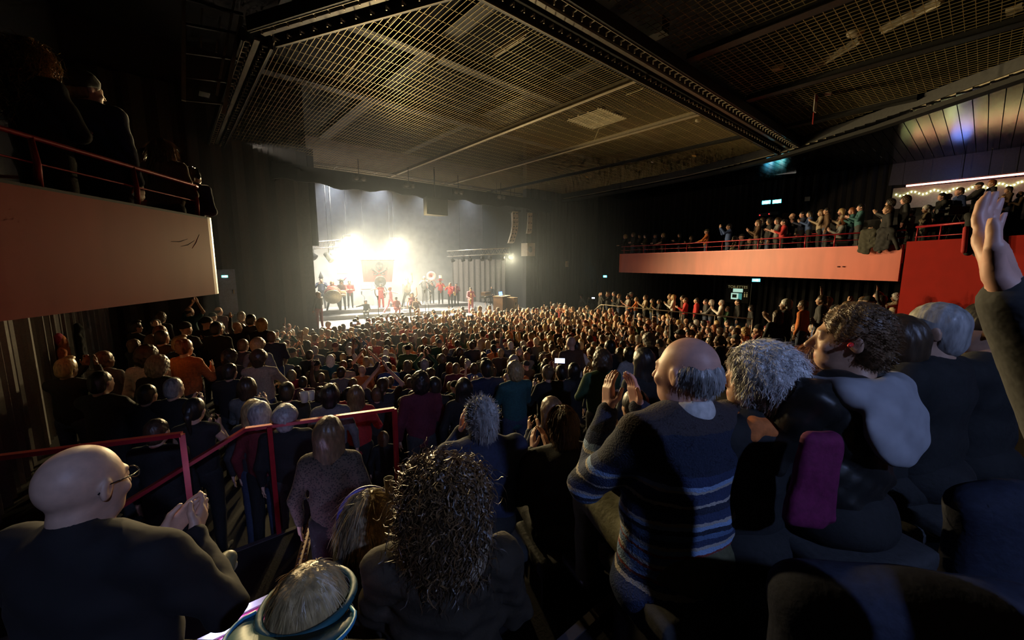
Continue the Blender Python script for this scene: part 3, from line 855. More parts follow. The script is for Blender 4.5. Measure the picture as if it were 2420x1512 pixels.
def arm_pose(kind):
    """elbow, wrist, finger direction, palm normal for the right (+x) arm; mirrored for the other"""
    A = {
        'down': ((0.255, -0.03, 1.13), (0.265, 0.05, 0.89), (0.05, 0.15, -1), (-1, 0.1, 0)),
        'clap': ((0.245, 0.10, 1.14), (0.055, 0.34, 1.30), (-0.15, 0.45, 0.9), (-1, 0, 0.0)),
        'clap_high': ((0.29, 0.14, 1.58), (0.065, 0.20, 1.83), (-0.25, 0.1, 1), (-1, 0.0, 0)),
        'up': ((0.27, 0.10, 1.62), (0.25, 0.14, 1.88), (0.0, 0.1, 1), (-0.3, 1, 0)),
        'fold': ((0.245, 0.06, 1.12), (-0.03, 0.20, 1.15), (-1, 0.1, 0.1), (0, -1, 0)),
        'phone': ((0.23, 0.22, 1.30), (0.06, 0.36, 1.56), (-0.1, 0.1, 1), (-0.6, -0.6, 0)),
        'lean': ((0.26, 0.20, 1.16), (0.12, 0.42, 1.08), (-0.6, 0.7, -0.1), (0, 0.1, -1)),
        'cup': ((0.25, 0.10, 1.14), (0.12, 0.32, 1.26), (-0.3, 0.8, 0.4), (-1, 0, 0.1)),
        'lap': ((0.26, 0.10, 1.10), (0.12, 0.34, 1.02), (-0.4, 0.9, -0.1), (0, 0.1, -1)),
        'horn': ((0.27, 0.16, 1.25), (0.10, 0.33, 1.42), (-0.5, 0.6, 0.5), (-1, 0.2, 0)),
        'wide': ((0.40, 0.05, 1.34), (0.62, 0.12, 1.30), (1, 0.1, 0), (0, 0, -1)),
        'hip': ((0.36, -0.06, 1.16), (0.20, 0.02, 0.98), (-0.6, 0.3, -0.6), (-1, 0, 0)),
        'face': ((0.24, 0.20, 1.20), (0.09, 0.19, 1.47), (-0.1, -0.15, 1), (-1, -0.3, 0)),
    }
    return tuple(np.array(v, float) for v in A[kind])

def person_fields(arms=('down', 'down'), legs='stand', bulk=1.0, female=False, sleeve='long', fine=False, head=None, lean=0.0, belly=0.0, skirt=False, coat=0.0, hood=False, hands=True, upper_only=False, custom=None, wrinkle=True, nose=1.0, jowl=0.0, shoulders=None, collar=False):
    """returns skin, top, trousers, shoes fields in the person's own frame (facing +y, feet at z = 0)"""
    skin, top, leg, shoe = Sdf(), Sdf(), Sdf(), Sdf()
    drop = 0.0 if legs != 'sit' else -0.47
    def T(p):                                    # lean of the upper body about the hips
        p = np.array(p, float); q = p - [0, 0, 0.95]; c, s_ = math.cos(lean), math.sin(lean)
        return np.array([q[0], q[1] * c + q[2] * s_, -q[1] * s_ + q[2] * c + 0.95 + drop])
    hx = 0.10
    sh = shoulders or (0.185 if not female else 0.165)
    sh *= (0.5 + 0.5 * bulk)
    fr = head or head_frame()
    fr = (T(fr[0]), rot('X', -lean) @ fr[1])
    add_head(skin, fr, fine, nose, female, neck_to=T((0, -0.02, 1.43)), jowl=jowl)
    b = bulk
    # torso core under the clothes
    skin.cone(T((0, 0, 1.05)), T((0, -0.01, 1.36)), 0.10 * b, 0.11 * b, 0.04, 1, (1.1, 0.75, 1))
    skin.cone(T((-sh * 0.8, -0.01, 1.41)), T((sh * 0.8, -0.01, 1.41)), 0.042, 0.042, 0.04)
    # garment torso
    top.cone(T((0, 0.0, 0.93 - coat)), T((0, 0.005 + belly * 0.4, 1.08)), 0.152 * b + belly * 0.4, 0.148 * b + belly, 0.05, 1, (1.12, 0.80, 1))
    top.cone(T((0, 0.005, 1.08)), T((0, -0.012, 1.34)), 0.146 * b + belly * 0.5, 0.152 * b, 0.06, 1, (1.14, 0.80, 1))
    if female: top.ell(T((0, 0.095, 1.25)), (0.125, 0.06, 0.06), None, 0.05)
    top.cone(T((-sh, -0.012, 1.405)), T((sh, -0.012, 1.405)), 0.062 * b, 0.062 * b, 0.05)
    top.cone(T((-sh * 0.4, -0.02, 1.425)), T((sh * 0.4, -0.02, 1.425)), 0.06, 0.06, 0.05)
    if collar: top.cone(T((0, -0.03, 1.42)), T((0, -0.035, 1.475)), 0.074, 0.068, 0.012)
    if hood: top.ell(T((0, -0.10, 1.42)), (0.13, 0.06, 0.075), None, 0.04)
    top.ell(T((0, 0.02, 1.50)), (0.052, 0.055, 0.05), None, 0.012, -1)
    if coat > 0.05: top.cone(T((0, 0, 0.93)), T((0, 0.0, 0.93 - coat)), 0.16 * b, 0.19 * b, 0.05, 1, (1.12, 0.85, 1))
    for i, sx in enumerate((-1, 1)):
        kind = arms[i]
        el, wr, fd, pn = arm_pose(kind) if not (custom and i in custom) else tuple(np.array(v, float) for v in custom[i])
        m = np.array([sx, 1, 1]) if not (custom and i in custom) else np.array([1, 1, 1])
        s0_ = T((sx * sh, -0.012, 1.40)); el = T(el * m); wr = T(wr * m)
        fd = rot('X', -lean) @ (fd * m); pn = rot('X', -lean) @ (pn * m)
        skin.cone(s0_, el, 0.046 * b, 0.038 * b, 0.03); skin.cone(el, wr, 0.038 * b, 0.025, 0.02)
        f_ = fd / np.linalg.norm(fd)
        x_side = 1
        # thumb points up or towards the body
        xx = np.cross(f_, pn); want = np.array([0, -0.3, 1.0]) if abs(f_[2]) < 0.8 else np.array([0, -1.0, 0.0])
        x_side = 1 if xx @ want > 0 else -1
        if hands: add_hand(skin, wr, fd, pn, x_side, 0.22, sc=0.95 if not female else 0.88, k=0.006 if fine else 0.01)
        if sleeve == 'long':
            top.cone(s0_, el, 0.066 * b, 0.055 * b, 0.04); top.cone(el, wr - (wr - el) * 0.05, 0.056 * b, 0.040 * b, 0.025)
        elif sleeve == 'short':
            mid = s0_ + (el - s0_) * 0.62; top.cone(s0_, mid, 0.066 * b, 0.064 * b, 0.04)
        else:
            top.cone(s0_, s0_ + (el - s0_) * 0.05, 0.05 * b, 0.05 * b, 0.04)
    if not upper_only:
        lz = drop
        for sx in (-1, 1):
            if legs == 'sit':
                hip = np.array([sx * 0.09, 0, 0.47]); kn = np.array([sx * 0.13, 0.42, 0.48]); an = np.array([sx * 0.12, 0.42, 0.09])
            elif legs == 'wide':
                hip = np.array([sx * hx, 0, 0.93]); kn = np.array([sx * 0.24, 0.05, 0.50]); an = np.array([sx * 0.34, -0.02, 0.09])
            elif legs == 'lunge':
                hip = np.array([sx * hx, 0, 0.86]); kn = np.array([sx * 0.16, 0.26 * (1 if sx > 0 else -0.3), 0.46]); an = np.array([sx * 0.18, 0.30 if sx > 0 else -0.45, 0.09])
            else:
                hip = np.array([sx * hx, 0, 0.93]); kn = np.array([sx * 0.11, 0.015, 0.49]); an = np.array([sx * 0.12, -0.02, 0.09])
            leg.cone(hip, kn, 0.092 * b, 0.066, 0.04); leg.cone(kn, an, 0.066, 0.050, 0.02)
            shoe.cone(an + [0, -0.02, -0.04], an + [sx * 0.02, 0.15, -0.052], 0.045, 0.036, 0.02, 1, (1, 1, 0.85))
        if legs == 'sit': leg.ell((0, -0.02, 0.50), (0.19, 0.17, 0.12), None, 0.05)
        else: leg.ell((0, 0, 0.93), (0.165 * b, 0.125 * b, 0.12), None, 0.05)
        if skirt: leg.cone((0, 0, 0.95), (0, 0, 0.42), 0.15, 0.26, 0.04)
    return skin, top, leg, shoe, fr

def hair_field(style, fr, female=False):
    o, R = fr
    P = lambda *p: o + R @ np.array(p)
    S = Sdf()
    if style in ('bald', 'none'): return None
    th = {'short': 0.010, 'crop': 0.005, 'long': 0.016, 'bob': 0.020, 'ponytail': 0.011, 'bun': 0.011, 'curly': 0.032, 'afro': 0.040, 'quiff': 0.016, 'fluffy': 0.030, 'ring': 0.008, 'receding': 0.010}.get(style, 0.012)
    if style == 'ring':
        S.ell(P(0, -0.022, 0.006), (0.077 + th, 0.097 + th, 0.070), R, 0.02)
        S.ell(P(0, 0.035, 0.10), (0.085, 0.125, 0.085), R, 0.012, -1)
        S.box(P(0, 0.11, -0.01), (0.13, 0.10, 0.16), 0.02, R, 0.015, -1)
        S.box(P(0, 0.03, -0.075), (0.13, 0.10, 0.055), 0.02, R, 0.012, -1)
        for sx in (-1, 1): S.ell(P(sx * 0.09, 0.004, -0.004), (0.035, 0.034, 0.045), R, 0.008, -1)
        return S
    S.ell(P(0, -0.022, 0.034), (0.077 + th, 0.098 + th, 0.094 + th), R, 0.02)
    if style in ('short', 'crop', 'quiff', 'receding'):
        S.ell(P(0, -0.055, -0.03), (0.066 + th, 0.062 + th, 0.075), R, 0.02)
        if style == 'quiff': S.ell(P(0, 0.045, 0.125), (0.055, 0.055, 0.030), R, 0.02)
    if style in ('long',):
        for sx in (-1, 1): S.cone(P(sx * 0.070, -0.02, 0.02), P(sx * 0.085, -0.05, -0.22), 0.034, 0.030, 0.03)
        S.cone(P(0, -0.07, 0.0), P(0, -0.095, -0.30), 0.075, 0.060, 0.04, 1, (1.15, 0.55, 1))
    if style == 'fluffy':
        S.cone(P(0, -0.075, 0.02), P(0, -0.072, -0.06), 0.095, 0.072, 0.03, 1, (1.1, 0.72, 1))
        for sx in (-1, 1): S.ell(P(sx * 0.066, -0.02, 0.035), (0.05, 0.075, 0.06), R, 0.03)
    if style == 'bob':
        for sx in (-1, 1): S.cone(P(sx * 0.074, -0.015, 0.02), P(sx * 0.076, -0.02, -0.075), 0.036, 0.032, 0.03)
        S.cone(P(0, -0.065, 0.0), P(0, -0.07, -0.09), 0.085, 0.070, 0.03, 1, (1.1, 0.7, 1))
    if style == 'ponytail':
        S.ell(P(0, -0.05, -0.02), (0.07, 0.06, 0.07), R, 0.02)
        S.cone(P(0, -0.115, 0.05), P(0, -0.15, -0.02), 0.026, 0.030, 0.02); S.cone(P(0, -0.15, -0.02), P(0, -0.13, -0.20), 0.030, 0.012, 0.02)
    if style == 'bun':
        S.ell(P(0, -0.05, -0.02), (0.07, 0.06, 0.07), R, 0.02); S.ell(P(0, -0.10, 0.10), (0.042, 0.042, 0.038), R, 0.012)
    if style in ('curly', 'afro'):
        S.ell(P(0, -0.06, -0.03), (0.085 + th * 0.6, 0.07 + th * 0.6, 0.10), R, 0.03)
        if style == 'afro': S.ell(P(0.02, -0.05, -0.10), (0.10, 0.08, 0.09), R, 0.04); S.ell(P(-0.05, 0.02, 0.10), (0.06, 0.06, 0.05), R, 0.04); S.ell(P(0.06, 0.0, 0.08), (0.06, 0.07, 0.05), R, 0.04)
    # open the face
    fy = 0.105 if style != 'receding' else 0.085
    S.ell(P(0, fy, -0.035), (0.068, 0.062, 0.105), R, 0.014, -1)
    if style in ('short', 'crop', 'quiff', 'receding', 'ponytail', 'bun', 'fluffy'):
        for sx in (-1, 1): S.ell(P(sx * 0.095, 0.005, -0.045), (0.040, 0.045, 0.055), R, 0.012, -1)
    return S
def hair_noise(style, fr):
    o, R = fr
    amp, fq = {'curly': (0.010, 95), 'afro': (0.014, 80), 'fluffy': (0.006, 110), 'long': (0.003, 130), 'bob': (0.003, 130)}.get(style, (0.0025, 150))
    def f(X, Y, Z):
        dx, dy, dz = X - o[0], Y - o[1], Z - o[2]
        u = dx * R[0, 0] + dy * R[1, 0] + dz * R[2, 0]; v = dx * R[0, 1] + dy * R[1, 1] + dz * R[2, 1]; w = dx * R[0, 2] + dy * R[1, 2] + dz * R[2, 2]
        if style in ('curly', 'afro', 'fluffy'):
            return amp * np.sin(fq * u + 9 * v) * np.sin(fq * v + 5) * np.sin(fq * w * 0.9 + 4 * u * 10)
        return amp * np.sin(fq * (u + 0.35 * v) + 3 * np.sin(18 * w)) * np.sin(fq * 0.6 * (v - 0.3 * u) + 2 * np.sin(15 * w + 1))
    return f
def cloth_noise(amp=0.006, fq=22, seed=0.0):
    def f(X, Y, Z):
        a = np.sin(fq * (Z * 1.3 + X * 0.8) + 2 * np.sin(9 * X + seed)) * np.sin(fq * 0.7 * (Y + X * 0.4) + 3 * np.sin(6 * Z + seed))
        b = np.sin(fq * 2.1 * (Z * 0.7 - X) + seed) * np.sin(fq * 1.4 * (Y + Z * 0.8))
        return amp * (0.7 * a + 0.3 * b)
    return f

# vertex tint for faces: lips, brows, eyes
def face_tint(me, V, fr, hair_rgb=(0.1, 0.07, 0.05)):
    o, R = fr
    L = (np.asarray(V) - o) @ R
    n = len(V); col = np.ones((n, 4), np.float32)
    def blob(c, r): return np.clip(1.6 - 1.6 * np.sqrt((((L - np.array(c)) / np.array(r)) ** 2).sum(1)), 0, 1)[:, None]
    lips = np.maximum(blob((0, 0.095, -0.064), (0.028, 0.02, 0.009)), blob((0, 0.093, -0.074), (0.026, 0.02, 0.009)))
    col[:, :3] = col[:, :3] * (1 - lips) + lips * np.array([0.85, 0.42, 0.42])
    for sx in (-1, 1):
        e = blob((sx * 0.031, 0.09, 0.003), (0.016, 0.02, 0.009)); col[:, :3] = col[:, :3] * (1 - e) + e * np.array([1.35, 1.4, 1.5])
        e = blob((sx * 0.031, 0.094, 0.003), (0.007, 0.012, 0.008)); col[:, :3] = col[:, :3] * (1 - e) + e * np.array([0.10, 0.08, 0.07])
        e = blob((sx * 0.033, 0.09, 0.028), (0.024, 0.02, 0.006)); col[:, :3] = col[:, :3] * (1 - e * 0.8) + e * 0.8 * np.array(hair_rgb)
    ck = np.maximum(blob((0.045, 0.075, -0.03), (0.03, 0.03, 0.025)), blob((-0.045, 0.075, -0.03), (0.03, 0.03, 0.025))) * 0.25
    col[:, :3] *= 1 - ck * np.array([0.0, 0.35, 0.35])
    at = me.color_attributes.new('tint', 'FLOAT_COLOR', 'POINT'); at.data.foreach_set('color', col.ravel())

def skin_mat(name, color, rough=0.5):
    if name in MATS: return MATS[name]
    m = mat(name, color, rough, var=0.10, scale=35, bump=0.05)
    nt = m.node_tree; b = nt.nodes['Principled BSDF']
    src = b.inputs['Base Color'].links[0].from_socket
    at = nt.nodes.new('ShaderNodeAttribute'); at.attribute_name = 'tint'
    mx = nt.nodes.new('ShaderNodeMix'); mx.data_type = 'RGBA'; mx.blend_type = 'MULTIPLY'; mx.inputs[0].default_value = 1.0
    nt.links.new(src, mx.inputs[6]); nt.links.new(at.outputs['Color'], mx.inputs[7]); nt.links.new(mx.outputs[2], b.inputs['Base Color'])
    return m
SK = [skin_mat('skin_fair', (0.62, 0.38, 0.27)), skin_mat('skin_tan', (0.50, 0.29, 0.19)), skin_mat('skin_rosy', (0.66, 0.37, 0.29)), skin_mat('skin_brown', (0.26, 0.14, 0.09))]
def hair_mat(name, color): return mat(name, color, 0.42, var=0.35, scale=60, stretch=(1, 1, 0.25), bump=0.3, spec=0.6)
HM = {'dark brown': hair_mat('hair_dark_brown', (0.060, 0.036, 0.020)), 'black': hair_mat('hair_black', (0.020, 0.016, 0.014)), 'brown': hair_mat('hair_brown', (0.16, 0.095, 0.05)),
      'blond': hair_mat('hair_blond', (0.42, 0.29, 0.13)), 'grey': hair_mat('hair_grey', (0.36, 0.35, 0.34)), 'white': hair_mat('hair_white', (0.72, 0.70, 0.68)), 'auburn': hair_mat('hair_auburn', (0.26, 0.09, 0.035))}
def cloth(name, color, rough=0.85): return mat('cloth_' + name, color, rough, var=0.18, scale=45, bump=0.25)
CL = {'black': cloth('black', (0.014, 0.014, 0.015)), 'charcoal': cloth('charcoal', (0.04, 0.04, 0.042)), 'navy': cloth('navy', (0.018, 0.025, 0.06)), 'grey': cloth('grey', (0.16, 0.16, 0.16)), 'dark red': cloth('dark_red', (0.16, 0.02, 0.025)),
      'green': cloth('green', (0.03, 0.08, 0.035)), 'olive': cloth('olive', (0.09, 0.085, 0.04)), 'brown': cloth('brown', (0.10, 0.055, 0.03)), 'white': cloth('white', (0.62, 0.60, 0.57)), 'orange': cloth('orange', (0.60, 0.17, 0.04)),
      'blue': cloth('blue', (0.05, 0.09, 0.24)), 'beige': cloth('beige', (0.34, 0.27, 0.19)), 'burgundy': cloth('burgundy', (0.12, 0.018, 0.035)), 'teal': cloth('teal', (0.03, 0.11, 0.12)), 'red': cloth('red', (0.45, 0.03, 0.03)), 'jeans': cloth('jeans', (0.045, 0.06, 0.11)), 'pink': cloth('pink', (0.55, 0.2, 0.25))}
SHOEM = mat('dark_leather_shoe', (0.02, 0.018, 0.016), 0.4)
# ================================================================== people: shared bodies
def project(p):
    d = np.asarray(p, float) - C; k = d @ FW
    return (1210 + FPX * (d @ RT) / k, 756 - FPX * (d @ UPV) / k, k) if k > 0.05 else (-9e9, -9e9, k)
def sdf_mesh(name, S, res, noise=None, slot=True):
    V, Q = S.mesh(res, noise)
    me = mesh_np(name, V, Q, True)
    if slot: me.materials.append(None)
    return me, V
LIB = {}
def body_lib(key, sk=0.0155, cl=0.027):
    """key: (sex, left arm, right arm, legs, sleeve)"""
    k2 = (key, sk)
    if k2 in LIB: return LIB[k2]
    sex, al, ar, legs, slv = key
    f = sex == 'f'
    skin, top, leg, shoe, fr = person_fields((al, ar), legs, 0.98 if not f else 0.90, f, slv, fine=sk < 0.018)
    ms, V = sdf_mesh('body', skin, sk); face_tint(ms, V, fr)
    mt, _ = sdf_mesh('top', top, cl, cloth_noise(0.005, 20, len(LIB)))
    leg.p += shoe.p
    ml, _ = sdf_mesh('trousers', leg, cl * 1.3)
    LIB[k2] = (ms, mt, ml, fr); return LIB[k2]
HLIB = {}
def hair_lib(style, seated, res=0.012):
    k = (style, seated, res)
    if k in HLIB: return HLIB[k]
    fr = head_frame() if not seated else head_frame(HEAD0 - [0, 0, 0.47])
    if style in ('cap', 'beanie'):
        o, R = fr; S = Sdf()
        S.ell(o + [0, -0.018, 0.05], (0.088, 0.108, 0.088), None, 0.02); S.ell(o + [0, 0.03, -0.05], (0.2, 0.2, 0.085), None, 0.008, -1)
        if style == 'cap': S.box(o + [0, 0.13, 0.045], (0.062, 0.05, 0.006), 0.006, rot('X', -0.2), 0.02)
        HLIB[k] = sdf_mesh('headwear', S, res)[0]
    else:
        S = hair_field(style, fr)
        HLIB[k] = None if S is None else sdf_mesh('hair', S, res, hair_noise(style, fr))[0]
    return HLIB[k]
def oslot(o, m):
    o.material_slots[0].link = 'OBJECT'; o.material_slots[0].material = m
def add_person(label, loc, yaw, key=('m', 'down', 'down', 'stand', 'long'), hair='short', hcol='dark brown', top='black', legs='charcoal', skin=0, sc=1.0, group=None, name='person', tilt=0.0, hres=0.012, sk=0.0155):
    ms, mt, ml, fr = body_lib(key, sk)
    root = empty(name, loc, yaw, label=label, cat='person', group=group)
    root.scale = (sc, sc, sc); root.rotation_euler = (tilt, 0, yaw)
    o = link('body', ms, None, root); oslot(o, SK[skin % 4])
    o = link('top', mt, None, root); oslot(o, CL[top])
    o = link('trousers', ml, None, root); oslot(o, CL[legs])
    hm = hair_lib(hair, key[3] == 'sit', hres)
    if hm is not None:
        o = link('hair' if hair not in ('cap', 'beanie') else hair, hm, None, root)
        oslot(o, HM[hcol] if hair not in ('cap', 'beanie') else CL[hcol])
    return root
def face_to(p, q=STAGE_C):
    return math.atan2(q[1] - p[1], q[0] - p[0]) - math.pi / 2

def place_by_pixel(x, y, hpx, seated=False, fz=floor_z, want=(0.93, 1.07), rng_k=(0.6, 1.7)):
    """slide along the ray of the head top until the stature fits the floor there"""
    k0 = FPX * 0.235 / hpx
    H = 1.735 if not seated else 1.265
    best = None
    for i in range(220):
        k = k0 * (rng_k[0] + (rng_k[1] - rng_k[0]) * i / 219)
        p = at_d(x, y, k); st = (p[2] - fz(p[0], p[1])) / H
        cost = abs(math.log(k / k0)) + 6 * max(0, want[0] - st, st - want[1])
        if best is None or cost < best[0]: best = (cost, p, st)
    return best[1], min(max(best[2], 0.6), 1.25)

# ------------------------------------------------------------------ the people one can tell apart in the middle ground
M, Fm = 'm', 'f'
def K(sex='m', l='down', r=None, legs='stand', slv='long'): return (sex, l, r or l, legs, slv)
MID = [
 (778, 908, 40, K('f'), 'bob', 'black', 'grey', 0, 'woman with a dark bob and grey hood behind the long handrail'),
 (676, 902, 40, K('m'), 'short', 'black', 'black', 1, 'short-haired man in a black jacket behind the handrail beside the white cup'),
 (840, 911, 46, K('f', 'clap'), 'long', 'brown', 'red', 0, 'long-haired woman in a red sweater clapping behind the handrail end'),
 (891, 914, 34, K('m'), 'quiff', 'brown', 'charcoal', 0, 'man with a swept-up fringe next to the woman in red'),
 (903, 893, 33, K('f', 'clap_high', None, 'stand', 'short'), 'ponytail', 'dark brown', 'charcoal', 1, 'woman clapping with both bare arms above her head'),
 (993, 880, 46, K('m'), 'curly', 'black', 'burgundy', 1, 'man in a burgundy hooded sweater with a dark strap'),
 (1026, 890, 42, K('m'), 'short', 'black', 'black', 1, 'dark-haired man in black beside the burgundy sweater'),
 (1096, 893, 46, K('f'), 'long', 'black', 'black', 1, 'woman with long dark wavy hair in black'),
 (1150, 850, 42, K('m'), 'quiff', 'black', 'navy', 1, 'tall dark-haired man in a navy pullover'),
 (1217, 855, 44, K('m', 'clap'), 'curly', 'blond', 'teal', 0, 'man with bushy blond hair in a washed teal shirt'),
 (1295, 862, 46, K('f', 'clap'), 'bun', 'brown', 'black', 0, 'woman with pinned-up brown hair in a black top'),
 (1357, 858, 48, K('f'), 'bob', 'black', 'black', 1, 'woman with black bob and an orange bag strap'),
 (1326, 862, 36, K('m', 'phone'), 'short', 'black', 'charcoal', 1, 'man holding a bright phone up to film the stage'),
 (1424, 828, 42, K('m', 'clap'), 'curly', 'dark brown', 'green', 0, 'man in a green sweater clapping'),
 (1522, 822, 52, K('f'), 'long', 'black', 'black', 1, 'woman with very long dark curls beside the striped sweater man'),
 (1442, 803, 36, K('m'), 'short', 'black', 'black', 1, 'dark-haired man in black behind the green sweater'),
 (1487, 820, 33, K('f', 'clap'), 'bob', 'dark brown', 'white', 0, 'bob-haired woman in a white and black jacket clapping'),
 (1534, 788, 30, K('m'), 'curly', 'grey', 'charcoal', 0, 'man with curly greying hair in charcoal'),
 (1350, 794, 25, K('m'), 'bald', 'black', 'brown', 0, 'bald man in a brown top in the middle of the floor'),
 (1360, 806, 27, K('m', 'hip', 'hip', 'stand', 'short'), 'short', 'black', 'white', 1, 'man in a pale tee shirt with hands on his hips'),
 (775, 985, 66, K('f'), 'long', 'brown', 'leopard', 0, 'long-haired woman in a leopard print blouse below the handrail'),
 (612, 950, 56, K('f'), 'bob', 'grey', 'dark red', 0, 'grey-haired woman in a dark red sweater under the handrail'),
 (672, 958, 54, K('m'), 'fluffy', 'grey', 'black', 0, 'man with tousled grey hair at the handrail post'),
 (596, 944, 52, K('f'), 'long', 'blond', 'charcoal', 0, 'woman with long fair hair behind the dark red sweater'),
 (456, 940, 58, K('f', 'clap', None, 'stand', 'none'), 'ponytail', 'black', 'black', 0, 'bare-armed woman in a black top clapping behind the corner post'),
 (407, 892, 50, K('m', 'clap'), 'crop', 'grey', 'black', 0, 'shaven-headed man with glasses clapping near the side curtain'),
 (344, 908, 50, K('m'), 'short', 'black', 'black', 1, 'man in a black leather jacket next to the shaven-headed man'),
 (344, 818, 48, K('m'), 'curly', 'dark brown', 'white', 0, 'curly-haired bearded man in a pale shirt near the side curtain'),
 (433, 800, 40, K('f', 'cup'), 'bun', 'auburn', 'orange', 0, 'woman in an orange jacket holding a drink'),
 (380, 779, 33, K('m', 'cup'), 'crop', 'dark brown', 'brown', 0, 'man drinking from a white cup beside the orange jacket'),
 (233, 875, 52, K('m', 'lean'), 'crop', 'black', 'charcoal', 0, 'man with cap and glasses pointing, nearest the side wall'),
 (366, 990, 60, K('m'), 'short', 'dark brown', 'black', 0, 'young man with a lilac lanyard seen through the guard rail'),
 (582, 893, 42, K('f', 'clap'), 'bob', 'dark brown', 'grey', 0, 'dark-haired woman in grey raising her hands near a drink'),
 (541, 858, 38, K('m', 'clap'), 'short', 'black', 'black', 1, 'short-haired man in black clapping by the side aisle'),
 (610, 827, 38, K('m', 'lean'), 'fluffy', 'dark brown', 'beige', 0, 'man in a beige coat reaching his arm forward'),
 (541, 827, 31, K('f'), 'curly', 'black', 'black', 1, 'curly-haired woman in black behind the beige coat'),
 (573, 801, 29, K('m'), 'short', 'brown', 'charcoal', 0, 'brown-haired man in charcoal before the fluffy-haired woman'),
 (608, 799, 33, K('f'), 'fluffy', 'blond', 'grey', 0, 'woman with fluffy pale hair by the side aisle'),
 (510, 760, 30, K('m'), 'short', 'black', 'black', 0, 'man in black looking across beneath the near balcony end'),
 (487, 748, 30, K('m', 'cup'), 'beanie', 'black', 'black', 0, 'man in a dark beanie under the near balcony'),
 (436, 760, 33, K('f', 'clap'), 'beanie', 'black', 'charcoal', 0, 'woman in a knitted hat clapping under the near balcony'),
 (559, 760, 26, K('m'), 'bald', 'black', 'black', 0, 'bald man at the left edge of the floor crowd'),
 (592, 742, 25, K('m', 'clap'), 'short', 'black', 'black', 1, 'man clapping at the edge below the dark side curtain'),
 (618, 752, 26, K('f'), 'bob', 'blond', 'black', 0, 'fair bob-haired woman at the edge below the dark side curtain'),
 (1303, 938, 62, K('f', 'clap', None, 'sit'), 'long', 'brown', 'navy', 0, 'long brown-haired woman clapping in front of the two jacketed men'),
 (1517, 890, 42, K('m', 'lap', None, 'sit'), 'receding', 'brown', 'charcoal', 0, 'man with glasses partly hidden by the striped sweater man'),
 (1430, 934, 46, K('m', 'lap', None, 'sit'), 'short', 'blond', 'charcoal', 0, 'fair-haired boy in front of the clapping hands'),
 (1503, 920, 74, K('f', 'clap', None, 'sit'), 'ponytail', 'black', 'charcoal', 0, 'dark-haired woman clapping in front of the striped sweater man'),
 (1462, 918, 50, K('m', 'lap', None, 'sit'), 'ring', 'grey', 'black', 0, 'balding man beside the fair-haired boy'),
 (1000, 1074, 60, K('f', 'lap', None, 'sit'), 'bob', 'blond', 'charcoal', 0, 'small child with straight blond hair in front of the grey-haired man'),
 (1268, 1010, 46, K('f', 'lap', None, 'sit'), 'ponytail', 'blond', 'blue', 0, 'child with blond ponytail and blue collar between two jacketed men'),
 (905, 1020, 44, K('f'), 'bob', 'brown', 'black', 0, 'child with brown hair seen past the handrail post'),
]
LEO = mat('cloth_leopard', (0.12, 0.08, 0.05), 0.8)
_nt = LEO.node_tree; _v = _nt.nodes.new('ShaderNodeTexVoronoi'); _v.inputs['Scale'].default_value = 70
_r = _nt.nodes.new('ShaderNodeValToRGB'); _r.color_ramp.elements[0].position = 0.25; _r.color_ramp.elements[0].color = (0.015, 0.012, 0.01, 1); _r.color_ramp.elements[1].position = 0.5; _r.color_ramp.elements[1].color = (0.10, 0.07, 0.05, 1)
_tc = _nt.nodes.new('ShaderNodeTexCoord'); _nt.links.new(_tc.outputs['Object'], _v.inputs['Vector']); _nt.links.new(_v.outputs['Distance'], _r.inputs[0]); _nt.links.new(_r.outputs[0], _nt.nodes['Principled BSDF'].inputs['Base Color'])
CL['leopard'] = LEO
TAKEN = []
def bench(loc, yaw, h, who=''):
    """low upholstered seat under a seated person"""
    root = empty('padded_seat', loc, yaw, label=('black padded seat under the ' + who)[:110].rsplit(' ', 1)[0] if len(who) > 90 else 'black padded seat under the ' + ' '.join(who.split()[:10]), cat='seat')
    MB().box((0, -0.04, h * 0.45), (0.20, 0.16, h * 0.45)).build('plinth', BLACK, root)
    if 'cushion' not in LIB:
        V_, Q_ = Sdf().box((0, 0, 0), (0.23, 0.23, 0.045), 0.03).mesh(0.03); LIB['cushion'] = mesh_np('cushion', V_, Q_)
    link('cushion', LIB['cushion'], CL['charcoal'], root, loc=(0, 0, h - 0.03))
    return root
for (x, y, h, key, hs, hc, tc_, sk_, lab) in MID:
    child = 'child' in lab or 'boy' in lab
    sit_ = key[3] == 'sit'
    p, stt = place_by_pixel(x, y, h, sit_, want=(0.93, 1.07) if not child else (0.6, 0.85))
    loc = (p[0], p[1], floor_z(p[0], p[1]))
    yaw = face_to(p) + rng.uniform(-0.12, 0.12)
    add_person(lab, loc, yaw, key, hs, hc, tc_, rng.choice(('charcoal', 'jeans', 'black')), sk_, stt)
    TAKEN.append((p[0], p[1], 0.42))
    if sit_: bench(loc, yaw, 0.42 * stt, lab)

